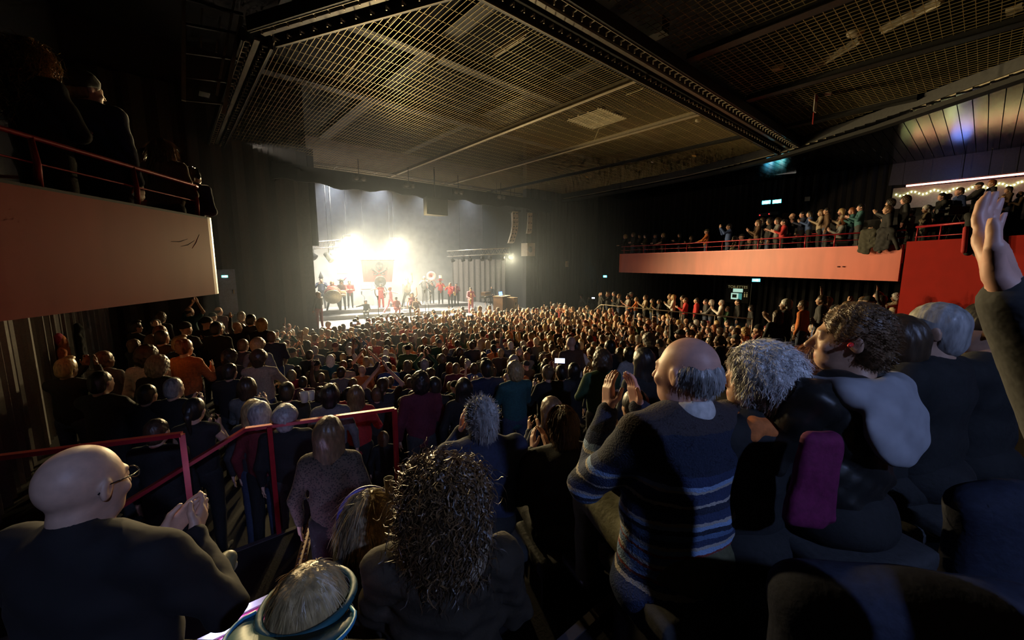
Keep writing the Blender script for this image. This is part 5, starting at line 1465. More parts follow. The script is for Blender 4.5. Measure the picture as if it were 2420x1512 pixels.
# ---- on the near balcony
BF = 3.86
def on_balcony(label, x, y, k, **kw):
    P = np.array(at_d(x, y, k))
    kw['sc'] = min(1.1, (P[2] - BF) / (1.735 if not kw.get('lean') else 1.735 - 0.5 * kw['lean']))
    r, fr = fg_person(label, x, y, k, seated=False, res=0.011, hres=0.008, **kw)
    return r, fr
on_balcony('woman with long curly blond hair at the near balcony rail', 60, 98, 3.05, arms=('fold', 'fold'), hair='long', hcol='brown', topm=CL['black'], female=True, skin=0, head=(-0.5, 0, 0), sc=1.08, yaw=face_to(at_d(60, 98, 3.05)) - 0.25,
           st=[dict(n=3000, length=0.16, r=0.003, mode='down', curl=0.02, jitter=0.3, m=hair_mat('hair_gold', (0.36, 0.20, 0.06)))])
r_, fr_ = on_balcony('man in a dark beanie and long dark coat on the near balcony', 192, 172, 3.5, arms=('down', 'down'), hair='short', hcol='brown', topm=CL['navy'], skin=0, coat=0.25, bulk=1.15, head=(-0.45, 0, 0), sc=1.07)
V, Q = Sdf().ell(fr_[0] + [0, -0.03, 0.055], (0.098, 0.118, 0.09), None, 0.02).ell(fr_[0] + [0, -0.09, 0.03], (0.085, 0.06, 0.06), None, 0.03).ell(fr_[0] + [0, 0.06, -0.06], (0.2, 0.2, 0.09), None, 0.01, -1).mesh(0.008, cloth_noise(0.004, 60, 1)); link('beanie', mesh_np('beanie', V, Q), CL['black'], r_)
on_balcony('person with a cap half hidden between the others on the near balcony', 346, 352, 4.9, hair='short', hcol='black', topm=CL['black'], skin=1, sc=0.97, legs='stand')
on_balcony('woman with long brown hair in an ochre top leaning on the near balcony rail', 388, 333, 4.3, arms=('fold', 'fold'), hair='long', hcol='brown', topm=CL['brown'], female=True, skin=0, head=(-0.5, -0.1, 0), lean=0.12, sc=1.0, st=[dict(n=1600, length=0.15, r=0.0025, mode='down', jitter=0.15)])
r_, fr_ = on_balcony('person with headphones leaning at the rounded end of the near balcony', 455, 398, 4.75, arms=('fold', 'fold'), hair='short', hcol='dark brown', topm=CL['navy'], skin=0, lean=0.3, head=(-0.3, 0, 0), sc=1.0)
o_, R_ = fr_
hp = empty('headphones'); hp.parent = r_
HPM = mat('black_headphones', (0.02, 0.02, 0.03), 0.3)
MB().tube([o_ + R_ @ np.array([0.10 * math.cos(a), -0.01, 0.02 + 0.115 * math.sin(a)]) for a in np.linspace(0, math.pi, 14)], 0.008, 6).build('band', HPM, hp, smooth=True)
for sx in (-1, 1):
    V, Q = Sdf().ell(o_ + R_ @ np.array([sx * 0.098, -0.01, 0.0]), (0.018, 0.034, 0.04), R_, 0.01).mesh(0.006); link('ear_cup', mesh_np('ear_cup', V, Q), HPM, hp)

# ---- seat backs and draped clothes near the viewer
def seat_back(label, pts_px, m, th=0.10):
    root = empty('seat_back', tuple(np.mean([at_d(*p) for p in pts_px], 0)), label=label, cat='seat')
    S = Sdf(); c = np.array(root.location)
    P = [np.array(at_d(*p)) - c for p in pts_px]
    for a, b in zip(P, P[1:]): S.cone(a, b, th, th, 0.05)
    for p in P: S.cone(p, p + [0, 0, -0.55], th, th * 0.95, 0.05)
    for i in range(len(P) - 1):
        for u in (0.25, 0.5, 0.75):
            q = P[i] * (1 - u) + P[i + 1] * u; S.cone(q, q + [0, 0, -0.55], th, th * 0.95, 0.05)
    V, Q = S.mesh(0.014, cloth_noise(0.004, 12, 2)); link('padding', mesh_np('padding', V, Q), m, root)
    for p in (P[0], P[-1]): MB().box((p[0], p[1], p[2] - 0.75), (0.03, 0.03, 0.22)).build('support', DARKSTEEL, root)
    return root
seat_back('large dark blue padded seat back at the lower right', ((1900, 1412, 1.05), (2150, 1440, 0.98), (2440, 1480, 0.92)), cloth('seat_navy', (0.022, 0.026, 0.05)), 0.075)
seat_back('dark padded seat back beneath the raised arm', ((2300, 1200, 1.35), (2420, 1190, 1.30)), MATS['cloth_seat_navy'], 0.06)
V, Q = Sdf().box((0, 0, -0.13), (0.062, 0.022, 0.15), 0.02, rot('Y', 0.12)).box((0.03, 0.01, -0.12), (0.05, 0.024, 0.15), 0.02, rot('Y', -0.06), 0.02).mesh(0.007, cloth_noise(0.005, 30, 2))
link('magenta_sweater', mesh_np('magenta_sweater', V, Q), cloth('magenta', (0.15, 0.008, 0.07)), loc=tuple(at_d(1930, 1045, 1.22)), rot=(0, 0, -HA), label='magenta sweater hanging between the white-haired woman and the leather jacket', cat='sweater')
# ================================================================== stage
R1 = MB().prism([(0.55, 2.45), (8.9, 0.30), (10.6, 2.6), (10.6, 5.4), (0.55, 5.4)], 1.1, 1.32)
R1.build('stage_riser', STAGEM, label='wide grey lower riser on the stage deck', cat='riser')
MB().prism([(0.7, 3.3), (4.4, 2.35), (4.4, 5.2), (0.7, 5.2)], 1.32, 1.52).build('stage_riser', STAGEM, label='upper riser under the drummers', cat='riser')
MB().prism([(5.6, 3.0), (9.8, 1.9), (9.8, 5.2), (5.6, 5.2)], 1.32, 1.52).build('stage_riser', STAGEM, label='upper riser under the trumpet players', cat='riser')

LENS = mat('glowing_lens', (1, 1, 1), 0.4, var=0, emit=(1.0, 0.95, 0.86), estr=120.0)
def aim(d):
    return np.array(Vector(d).to_track_quat('Z', 'Y').to_matrix())
def stage_lamp(label, p, r=0.16, lit=True, d=None, L=0.4, hang=None):
    p = np.array(p, float); d = (C - p) if d is None else np.array(d, float); d = d / np.linalg.norm(d)
    root = empty('stage_lamp', tuple(p), label=label, cat='stage lamp')
    R = aim(d)
    MB().lathe([(r * 0.75, -L), (r * 0.8, -L * 0.9), (r * 1.05, -0.12), (r * 1.08, -0.06), (r * 1.0, -0.055)], (0, 0, 0), 16, R).build('housing', BLACK, root, smooth=True)
    MB().lathe([(r * 0.98, -0.075), (r * 0.5, -0.062), (0.0001, -0.058)], (0, 0, 0), 16, R).build('lens', LENS if lit else mat('dark_lens', (0.05, 0.05, 0.06), 0.1), root, smooth=True)
    u = np.array([-d[1], d[0], 0]); u /= np.linalg.norm(u) + 1e-9; b = -d * L * 0.5
    MB().tube([b + u * r * 1.2, b + u * r * 1.2 + [0, 0, r * 1.7], b - u * r * 1.2 + [0, 0, r * 1.7], b - u * r * 1.2], 0.015, 5).build('yoke', DARKSTEEL, root, smooth=True)
    if hang: MB().tube([b + [0, 0, r * 1.7], [b[0], b[1], hang - p[2]]], 0.012, 5).build('hanger', DARKSTEEL, root, smooth=True)
    return root
# the lamps stand a hand's breadth behind their light
for p, r, lab in ((LAMP1, 0.20, 'dazzling lamp high above the drummers'), (LAMP2, 0.20, 'dazzling lamp above the skull banner'), (LAMP3, 0.18, 'dazzling lamp under the short side truss'), (LAMP4, 0.15, 'dazzling low lamp behind the dancers'), (LAMP5, 0.16, 'dazzling lamp at the end of the long truss')):
    d = C - p; d /= np.linalg.norm(d); stage_lamp(lab, p - d * 0.20, r, hang=None if 'low' in lab else 8.85)
# stands for the low lamp
MB().tube([LAMP4 - [0, -0.2, 0.1], [LAMP4[0], LAMP4[1] + 0.2, 1.52]], 0.02, 6).lathe([(0.22, 1.52), (0.2, 1.545), (0.02, 1.56)], (LAMP4[0], LAMP4[1] + 0.2, 0), 10).build('lamp_stand', DARKSTEEL, label='thin stand under the low dazzling lamp', cat='stand')

def truss(label, a, b, size=0.32, bays=12, m=None):
    a = np.array(a, float); b = np.array(b, float); m = m or mat('aluminium_truss', (0.55, 0.54, 0.50), 0.35, 0.8)
    root = empty('lighting_truss', tuple((a + b) / 2), label=label, cat='truss'); c = np.array(root.location)
    d = (b - a) / np.linalg.norm(b - a); n = np.array([-d[1], d[0], 0]); n /= np.linalg.norm(n)
    co = [n * size / 2 * i + np.array([0, 0, size / 2 * j]) for i, j in ((-1, -1), (1, -1), (1, 1), (-1, 1))]
    for q in co: MB().tube([a + q - c, b + q - c], 0.022, 6).build('chord', m, root, smooth=True)
    L = np.linalg.norm(b - a)
    for i in range(bays):
        p = a + d * (L * i / bays); q = a + d * (L * (i + 0.5) / bays); s_ = a + d * (L * (i + 1) / bays)
        for k in range(4):
            k2 = (k + 1) % 4
            MB().tube([p + co[k] - c, q + co[k2] - c, s_ + co[k] - c], 0.011, 4).build('lacing', m, root)
    for u in (0.2, 0.8):
        p = a + d * L * u + [0, 0, size / 2]; MB().tube([p - c, p - c + [0, 0, 9.2 - p[2]]], 0.008, 4).build('hanging_chain', DARKSTEEL, root)
    return root
truss('short bright truss hanging over the drummers', at_d(712, 583, 20.6), at_d(802, 575, 21.4), 0.34, 7)
ta, tb = np.array(at_d(1058, 600, 25.0)), np.array(at_d(1204, 592, 24.6))
truss('long aluminium truss over the keyboards', ta, tb, 0.34, 11)
for i, u in enumerate((0.10, 0.26, 0.37, 0.56, 0.68, 0.88)):
    p = ta * (1 - u) + tb * u + [0, 0, -0.55]
    stage_lamp('unlit moving lamp on the long truss, %s' % ('nearest its far end', 'second along from its far end', 'third along from its far end', 'fourth along from its far end', 'fifth along from its far end', 'beside the dazzling lamp')[i], p, 0.12, False, (0.3 - 0.2 * i, -0.4, -1.0), 0.3, p[2] + 0.45)
for (x, y, k, lab) in ((748, 611, 20.8, 'dark lamp can hanging under the short truss at its outer end'), (786, 618, 21.2, 'dark lamp can under the short truss beside the dazzling lamp')):
    stage_lamp(lab, at_d(x, y, k), 0.16, False, at_d(860, 700, 21) - at_d(x, y, k), 0.6, 8.85)
# lamps on the pelmet
for i, (x, y) in enumerate(((850, 421), (968, 438), (1085, 454), (1186, 466))):
    p = at_t(x, y, -0.55)
    root = empty('blinder_lamp', tuple(p), label='small twin blinder lamp on the pelmet, %s from the side ladder' % ('first', 'second', 'third', 'fourth')[i], cat='stage lamp')
    for sx in (-0.17, 0.17):
        MB().lathe([(0.10, 0.1), (0.14, -0.06), (0.13, -0.07)], (sx, 0, 0), 12, aim((0.2, -1, -0.3))).build('lamp_bowl', mat('dark_glass', (0.10, 0.10, 0.09), 0.2), root, smooth=True)
    MB().box((0, 0.1, 0), (0.34, 0.05, 0.14)).build('case', BLACK, root); MB().tube([(0, 0.1, 0.1), (0, 0.1, 8.89 - p[2])], 0.015, 5).build('drop_pipe', DARKSTEEL, root)

# loudspeakers
SPK = mat('pale_speaker_paint', (0.62, 0.57, 0.46), 0.6); CONE = mat('speaker_cone', (0.06, 0.055, 0.05), 0.6)
def line_array(label, pts, w, n):
    root = empty('line_array', tuple(pts[0]), label=label, cat='loudspeaker'); c = np.array(root.location)
    pts = [np.array(p, float) for p in pts]
    seg = np.linspace(0, 1, n + 1)
    def ev(u):
        k = u * (len(pts) - 1); j = min(int(k), len(pts) - 2); return pts[j] * (1 - k + j) + pts[j + 1] * (k - j)
    tocam = np.array([-0.55, -1, 0]); tocam /= np.linalg.norm(tocam); side = np.array([-tocam[1], tocam[0], 0])
    for i in range(n):
        a, b = ev(seg[i]), ev(seg[i + 1]); d = b - a; h = np.linalg.norm(d) / 2; zz = -d / np.linalg.norm(d); yy = np.cross(zz, side)
        R = np.stack([side, yy, zz], 1)
        box = MB().box((a + b) / 2 - c, (w / 2, 0.24, h * 0.94), R).build('cabinet', SPK, root)
        for sx in (-0.25, 0.25):
            MB().lathe([(w * 0.16, 0.0), (w * 0.10, 0.012), (0.001, 0.016)], (a + b) / 2 - c - yy * 0.245 + side * w * sx, 10, aim(-yy)).build('driver', CONE, box, smooth=True)
    MB().box(pts[0] - c + [0, 0, 0.08], (w / 2 + 0.1, 0.3, 0.04)).build('rigging_frame', DARKSTEEL, root)
    MB().tube([pts[0] - c + [0, 0, 0.1], pts[0] - c + [0, 0, 9.0 - pts[0][2]]], 0.012, 5).build('chain', DARKSTEEL, root)
k_ = 25.6
line_array('curved pale line array of eight loudspeakers beside the stage', [at_d(1216, 502, k_), at_d(1217, 530, k_), at_d(1214, 552, k_), at_d(1207, 574, k_)], 0.36, 8)
k_ = 26.2
line_array('straight pale loudspeaker column next to the curved array', [at_d(1251, 505, k_), at_d(1251, 530, k_), at_d(1249, 552, k_)], 0.30, 3)
root = empty('subwoofer', tuple(at_d(1248, 590, k_)), 0, label='pale loudspeaker box below the straight column', cat='loudspeaker')
MB().box((0, 0, 0), (0.34, 0.3, 0.42)).build('cabinet', SPK, root); MB().lathe([(0.2, 0), (0.1, 0.02), (0.001, 0.03)], (-0.1, -0.31, 0), 14, aim((0, -1, 0))).build('driver', CONE, root, smooth=True)
root = empty('hanging_speaker', tuple(at_t(1028, 489, -0.9)), 0, label='black wedge loudspeaker cluster hanging in the middle of the stage opening', cat='loudspeaker')
MB().prism([(-0.62, -0.25), (0.62, -0.25), (0.45, 0.4), (-0.45, 0.4)], -0.42, 0.46).build('cabinet', BLACK, root)
MB().box((0, -0.26, 0.0), (0.55, 0.015, 0.36)).build('grille', mat('dark_grille', (0.03, 0.03, 0.032), 0.5), root)
MB().tube([(0, 0, 0.46), (0, 0, 9.0 - root.location[2])], 0.03, 6).build('hanger', DARKSTEEL, root)

# banner with a skull over crossed horns
def banner():
    tp = 4.3
    P = [np.array(at_t(x, y, tp)) for x, y in ((853, 614), (931, 614), (926, 666), (859, 666))]
    root = empty('skull_banner', tuple(P[0]), label='pale red banner with a black skull over crossed horns behind the band', cat='banner'); c = np.array(root.location)
    n = 12; V = []; F = []
    def pt(u, v, dy=0.0):
        q = (P[0] * (1 - u) + P[1] * u) * (1 - v) + (P[3] * (1 - u) + P[2] * u) * v
        return q - c + np.array([0, -dy + 0.03 * math.sin(u * 13) * v, 0])
    for side in (0, 1):
        for j in range(n + 1):
            for i in range(n + 1): V.append(pt(i / n, j / n, side * 0.015))
    st = n + 1; o2 = st * st
    for j in range(n):
        for i in range(n):
            a = j * st + i; F.append((a, a + 1, a + st + 1, a + st)); F.append((o2 + a + st, o2 + a + st + 1, o2 + a + 1, o2 + a))
    MB().quadset(V, F).build('cloth', cloth('banner_red', (0.62, 0.07, 0.06)), root)
    ink = mat('banner_black', (0.02, 0.02, 0.02), 0.9)
    asp = 2.35 / 1.65
    def disc(name, u0, v0, ru, rv, m, d, a0=0, nn=24, pw=1.0):
        VV = [pt(u0, v0, d)] + [pt(u0 + ru * math.cos(a), v0 + rv * (math.sin(a) if math.sin(a) < 0 else math.sin(a) * pw), d) for a in np.linspace(0, 2 * math.pi, nn, endpoint=False)]
        MB().quadset(VV, [(0, 1 + i, 1 + (i + 1) % nn) for i in range(nn)]).build(name, m, root)
    disc('skull', 0.54, 0.26, 0.125, 0.17, ink, 0.03, pw=1.1)
    disc('jaw', 0.54, 0.42, 0.085, 0.07, ink, 0.03)
    red = CL.setdefault('banner_red', MATS['cloth_banner_red'])
    for du in (-0.05, 0.05): disc('eye_hole', 0.54 + du, 0.28, 0.036, 0.055, red, 0.04)
    disc('nose_hole', 0.54, 0.385, 0.018, 0.03, red, 0.04)
    for sx in (-1, 1):      # two horns crossing under the skull
        pts = [pt(0.54 + sx * u, v, 0.035) for u, v in ((-0.20, 0.68), (-0.05, 0.62), (0.10, 0.55), (0.22, 0.45))]
        MB().tube(pts, [0.03, 0.03, 0.035, 0.05], 6).build('horn_tube', ink, root)
        a = pt(0.54 + sx * 0.21, 0.46, 0.035); q1 = pt(0.54 + sx * 0.30, 0.46, 0.035); q2 = pt(0.54 + sx * 0.24, 0.33, 0.035); q0 = pt(0.54 + sx * 0.16, 0.47, 0.035)
        MB().quadset([a, q1, q2, q0], [(0, 1, 2), (0, 2, 3)]).build('horn_bell', ink, root)
        loop = [pt(0.54 + sx * (-0.12 + 0.07 * math.cos(t_)), 0.62 + 0.06 * math.sin(t_), 0.035) for t_ in np.linspace(0, 6.28, 15)]
        MB().tube(loop, 0.022, 5, False).build('horn_loop', ink, root)
    MB().tube([pt(-0.02, 0, 0), pt(1.02, 0, 0)], 0.03, 6).build('top_batten', DARKSTEEL, root)
    for u in (0.1, 0.9): q = pt(u, 0, 0); MB().tube([q, [q[0], q[1], 8.85 - c[2]]], 0.006, 4).build('rope', DARKSTEEL, root)
banner()
for (x, y, lab) in ((810, 641, 'small pinkish paper on the backdrop above the drummers'), (865, 678, 'small pinkish paper on the backdrop below the banner')):
    p = at_t(x, y, 8.47); MB().box((0, 0, 0), (0.34, 0.015, 0.14)).box((0, -0.02, 0.12), (0.34, 0.012, 0.02)).build('backdrop_paper', cloth('paper_pink', (0.7, 0.4, 0.35)), loc=tuple(p), label=lab, cat='paper')

# ------------------------------------------------------------------ musicians
BRASS = mat('brass', (0.62, 0.42, 0.14), 0.3, 0.9)
DRK = CL['black']
def trumpet(root, z=1.5, y=0.32):
    e = empty('trumpet'); e.parent = root; e.location = (0, y, z)
    MB().tube([(0, -0.18, 0.03), (0, 0.3, 0.0), (0, 0.36, 0.0)], 0.012, 6).tube([(0, 0.15, 0), (0, 0.15, -0.07), (0, -0.1, -0.06), (0, -0.1, 0.02)], 0.012, 6).build('pipe', BRASS, e, smooth=True)
    MB().lathe([(0.012, 0.3), (0.02, 0.4), (0.035, 0.47), (0.065, 0.52), (0.06, 0.52), (0.01, 0.42)], (0, 0, 0), 14, aim((0, 1, 0))).build('bell', BRASS, e, smooth=True)
    return e
def sax(root, z=1.1):
    e = empty('saxophone'); e.parent = root; e.location = (0.05, 0.22, z)
    MB().tube([(-0.02, -0.1, 0.33), (0, 0.0, 0.34), (0, 0.04, 0.25), (0.02, 0.05, -0.25), (0.05, 0.10, -0.33), (0.09, 0.16, -0.26), (0.11, 0.20, -0.02)], [0.012, 0.014, 0.018, 0.03, 0.04, 0.05, 0.075], 8).build('bent_tube', BRASS, e, smooth=True)
    return e
def drum(root, r, h, z, y, name='drum', col='dark_red', tiltx=0.4):
    e = empty(name); e.parent = root; e.location = (0, y, z); e.rotation_euler = (tiltx, 0, 0)
    MB().lathe([(r, -h / 2), (r, h / 2)], (0, 0, 0), 20).build('shell', cloth('drum_' + col, {'dark_red': (0.20, 0.03, 0.025), 'wood': (0.30, 0.16, 0.07)}[col]), e, smooth=True)
    for s_ in (-1, 1):
        MB().lathe([(r * 1.03, -0.02), (r * 1.04, 0.02), (r * 0.96, 0.02), (r * 0.95, -0.02)], (0, 0, s_ * h / 2), 20).build('rim', mat('drum_rim', (0.45, 0.36, 0.22), 0.4, 0.5), e, smooth=True)
    return e
def sousaphone(root, bell_r=0.33, z=1.75, col=None):
    e = empty('sousaphone'); e.parent = root; e.location = (0, 0, z)
    m = col or mat('sousaphone_white', (0.55, 0.5, 0.45), 0.35, 0.2)
    MB().lathe([(0.06, -0.30), (0.09, -0.18), (0.16, -0.08), (bell_r, 0.02), (bell_r * 0.97, 0.03), (0.13, -0.05), (0.05, -0.2)], (0, 0.05, 0.2), 20, aim((0.1, 1, 0.15))).build('bell', m, e, smooth=True)
    coil = [(0.36 * math.cos(a), -0.05 + 0.06 * math.sin(a * 0.5), -0.45 + 0.42 * math.sin(a)) for a in np.linspace(-2.4, 3.6, 26)]
    MB().tube([(0, -0.2, 0.14), (0.15, -0.25, 0.0)] + coil, [0.06, 0.055] + list(np.linspace(0.05, 0.02, 26)), 7).build('coil', m, e, smooth=True)
    return e
def hat(root, kind, col, z=1.70):
    e = empty(kind); e.parent = root; e.location = (0, 0, z); m = CL.get(col) or cloth(col, (0.4, 0.03, 0.03))
    if kind == 'wide_hat':
        MB().lathe([(0.001, 0.10), (0.09, 0.095), (0.10, 0.02), (0.24, 0.0), (0.24, -0.012), (0.09, -0.005)], (0, 0, 0), 18).build('felt', m, e, smooth=True)
    elif kind == 'top_hat':
        MB().lathe([(0.001, 0.19), (0.105, 0.19), (0.095, 0.01), (0.16, 0.0), (0.16, -0.012), (0.09, -0.005)], (0, 0, 0), 18).build('felt', m, e, smooth=True)
    elif kind == 'pointed_hat':
        MB().lathe([(0.001, 0.34), (0.03, 0.24), (0.07, 0.14), (0.11, 0.0), (0.10, -0.01)], (0, 0, 0), 14).build('felt', m, e, smooth=True)
    elif kind == 'tricorn_hat':
        MB().lathe([(0.001, 0.11), (0.09, 0.10), (0.10, 0.01), (0.22, 0.05), (0.23, 0.04), (0.10, -0.02)], (0, 0, 0), 14).build('felt', m, e, smooth=True)
        MB().tube([(-0.15, 0, 0.06), (-0.22, -0.05, 0.16), (-0.30, -0.05, 0.17)], [0.03, 0.05, 0.01], 6).build('feather', cloth('feather_pink', (0.8, 0.1, 0.4)), e, smooth=True)
    return e
def performer(label, x, ytop, yfeet, z, key=K(), hair='short', hcol='black', top='red', legs='black', yaw=None, skin=1, extra=0.0):
    f = at_z(x, yfeet, z); f = np.array(f)
    if ST(f)[1] > 7.6: f = np.array(at_t(x, yfeet, 7.4)); f[2] = z
    k = (f - C) @ FW
    # stature from the picture height
    sc = (np.array(at_d(x, ytop, k))[2] - z) / ((1.735 + extra) if key[3] != 'sit' else 1.265)
    sc = min(max(sc, 0.8), 1.2)
    return add_person(label, tuple(f), face_to(f, C) if yaw is None else yaw, key, hair, hcol, top, legs, skin, sc)
to_l = math.pi * 0.75
r_ = performer('tall performer in a pointed hat and gold-braided dark jacket', 764, 640, 737, 1.32, K('m', 'horn', 'horn'), 'short', 'black', 'navy', 'grey', extra=0.30); hat(r_, 'pointed_hat', 'charcoal'); trumpet(r_)
r_ = performer('drummer in a red jacket carrying a large bass drum', 789, 663, 737, 1.42, K('m', 'lean', 'lean', 'wide'), 'bob', 'blond', 'red', 'black'); drum(r_, 0.42, 0.40, 0.98, 0.45, 'bass_drum', 'dark_red', 1.1)
r_ = performer('drummer in a tricorn hat with a pink feather', 811, 656, 735, 1.45, K('m', 'lean', 'lean'), 'long', 'black', 'dark red', 'black', extra=0.12); hat(r_, 'tricorn_hat', 'black'); drum(r_, 0.20, 0.22, 1.02, 0.40, 'snare_drum', 'wood', 0.3); drum(r_, 0.16, 0.20, 1.04, 0.34, 'tenor_drum', 'wood', 0.2).location[0] = 0.36
performer('performer in a long red coat and dark boots beside the tricorn hat', 829, 662, 728, 1.52, K('m', 'fold', 'fold'), 'short', 'black', 'red', 'black')
performer('bare-legged performer sitting on the riser edge leaning on an arm', 866, 709, 752, 1.1, K('m', 'lap', 'wide', 'sit'), 'curly', 'black', 'black', 'charcoal')
r_ = performer('performer in a red dress under a huge sousaphone bell', 902, 668, 733, 1.36, K('f', 'down', 'wide', 'stand', 'none'), 'short', 'black', 'red', 'red'); sousaphone(r_, 0.36, 1.62, mat('sousaphone_dark', (0.12, 0.11, 0.11), 0.3, 0.5))
# the white flag at their side
p = np.array(at_z(889, 728, 1.36)); root = empty('white_flag', tuple(p), face_to(p, C), label='pointed white flag held beside the sousaphone dancer', cat='flag')
V = [(-0.28, 0, 1.05), (0.02, 0, 1.42), (0.12, 0, 1.38), (0.10, 0, 0.02), (-0.10, 0, 0.0)]
MB().quadset([(x, y - 0.01, z) for x, y, z in V] + [(x, y + 0.01, z) for x, y, z in V], [(0, 1, 2, 3, 4), (9, 8, 7, 6, 5)] + [(i, 5 + i, 5 + (i + 1) % 5, (i + 1) % 5) for i in range(5)]).build('cloth', CL['white'], root)
MB().tube([(-0.32, 0.02, 1.0), (0.06, 0.02, 1.47)], 0.012, 6).build('pole', CL['brown'], root, smooth=True)
r_ = performer('dancer crouching with an arm stretched out in front of the low lamp', 924, 677, 738, 1.32, K('f', 'wide', 'wide', 'lunge', 'none'), 'curly', 'auburn', 'pink', 'pink', yaw=-1.2)
performer('performer standing with one arm thrown up beside the low lamp', 965, 656, 732, 1.34, K('m', 'up', 'down', 'wide', 'short'), 'short', 'black', 'brown', 'black')
performer('dancer kneeling low in the middle of the riser', 938, 700, 746, 1.2, K('f', 'lap', 'clap', 'sit', 'short'), 'bun', 'black', 'dark red', 'dark red', yaw=-0.6)
performer('musician sitting on the riser holding a golden horn', 985, 702, 746, 1.2, K('m', 'horn', 'lap', 'sit'), 'short', 'black', 'brown', 'brown')
r_ = performer('performer raising a pink bottle with a bare arm', 975, 690, 745, 1.2, K('f', 'up', 'down', 'sit', 'none'), 'bob', 'black', 'dark red', 'black')
performer('pale hazy trombone player at the back of the riser', 1004, 652, 718, 1.52, K('m', 'horn', 'horn'), 'short', 'grey', 'grey', 'grey')
r_ = performer('sousaphone player with a round pinkish bell above the head', 1021, 664, 718, 1.52, K('m', 'horn', 'lap'), 'short', 'black', 'charcoal', 'charcoal'); sousaphone(r_, 0.36, 1.92, cloth('bell_pink', (0.75, 0.35, 0.30)))
r_ = performer('trumpet player in a red jacket with red hat and tall top hat', 1042, 658, 719, 1.52, K('m', 'horn', 'horn'), 'short', 'black', 'red', 'black', extra=0.05); hat(r_, 'wide_hat', 'red'); trumpet(r_); hat(r_, 'top_hat', 'beige', 1.82)
r_ = performer('trumpet player in red jacket and black trousers at the front of the riser', 1065, 667, 728, 1.32, K('m', 'horn', 'horn'), 'short', 'brown', 'red', 'black', yaw=face_to(at_z(1065, 728, 1.32), C) - 0.5); trumpet(r_)
r_ = performer('dark saxophone player behind the front trumpet player', 1079, 668, 722, 1.4, K('m', 'cup', 'lap'), 'short', 'black', 'burgundy', 'black'); sax(r_)
r_ = performer('saxophone player in pink trousers beside the keyboards', 1113, 678, 741, 1.1, K('m', 'cup', 'lap'), 'short', 'black', 'pink', 'pink', yaw=face_to(at_z(1113, 741, 1.1), C) + 0.3); sax(r_, 1.0)
performer('keyboard player in black behind the organ', 1162, 676, 722, 1.12, K('m', 'lap', 'lap'), 'short', 'black', 'black', 'black')
performer('stage hand in a long dark coat at the stage corner', 757, 688, 778, 1.1, K('f', 'down', 'cup'), 'long', 'brown', 'charcoal', 'burgundy', yaw=0.4)

# ------------------------------------------------------------------ backline and stands
def keyboard(label, x, y, z, w=1.1):
    p = np.array(at_z(x, y, z)); root = empty('stage_keyboard', tuple(p), math.pi * 0.15, label=label, cat='keyboard')
    MB().box((0, 0, 0.95), (w / 2, 0.16, 0.05)).build('case', BLACK, root); MB().box((0, -0.10, 1.005), (w / 2 * 0.92, 0.05, 0.008)).build('keys', CL['white'], root)
    MB().box((0, 0.05, 1.15), (w / 2 * 0.8, 0.14, 0.10)).build('upper_module', CL['brown'], root); MB().box((0, -0.10, 1.07), (w / 2 * 0.7, 0.02, 0.03)).build('panel', mat('panel_gold', (0.4, 0.3, 0.12), 0.4), root)
    for s_ in (-1, 1):
        MB().tube([(-0.4 * s_, 0, 0.03), (0.4 * s_, 0, 0.9)], 0.02, 6).build('cross_leg', DARKSTEEL, root)
keyboard('stacked keyboards with white keys on a cross stand', 1151, 737, 1.1)
p = np.array(at_z(1186, 741, 1.1)); root = empty('organ_cabinet', tuple(p), math.pi * 0.12, label='brown wooden organ cabinet beside the keyboards', cat='cabinet')
MB().box((0, 0, 0.52), (0.46, 0.32, 0.52)).build('body', mat('walnut', (0.13, 0.07, 0.04), 0.5), root); MB().box((0, 0, 1.06), (0.5, 0.35, 0.02)).build('lid', MATS['walnut'], root)
MB().lathe([(0.02, 0), (0.015, 0.01)], (0.15, -0.33, 0.35), 8, aim((0, -1, 0))).build('indicator', mat('warm_indicator', (1, 0.8, 0.4), 0.4, var=0, emit=(1, 0.8, 0.4), estr=6), root)
p = np.array(at_z(1210, 742, 1.1)); root = empty('amplifier_stack', tuple(p), math.pi * 0.1, label='pale fronted amplifier at the edge of the stage', cat='amplifier')
MB().box((0, 0, 0.5), (0.22, 0.26, 0.5)).build('case', CL['brown'], root); MB().box((-0.04, -0.27, 0.5), (0.16, 0.012, 0.44)).build('grille_cloth', CL['beige'], root)
for z in (0.3, 0.62): MB().lathe([(0.11, 0), (0.03, 0.02), (0.001, 0.025)], (-0.04, -0.283, z), 14, aim((0, -1, 0))).build('driver', CONE, root, smooth=True)
p = np.array(at_z(1186, 741, 1.1)); root = empty('laptop_stand', (p[0] - 0.05, p[1] + 0.05, 2.19), 0.3, label='small screen glowing blue on the organ cabinet', cat='screen')
SCR = mat('blue_glow', (0.1, 0.2, 1), 0.4, var=0, emit=(0.12, 0.25, 1.0), estr=5)
MB().box((0, 0, 0.12), (0.16, 0.01, 0.11), rot('X', -0.2)).build('display', SCR, root); MB().box((0, -0.1, 0.0), (0.16, 0.1, 0.01)).build('base', BLACK, root)
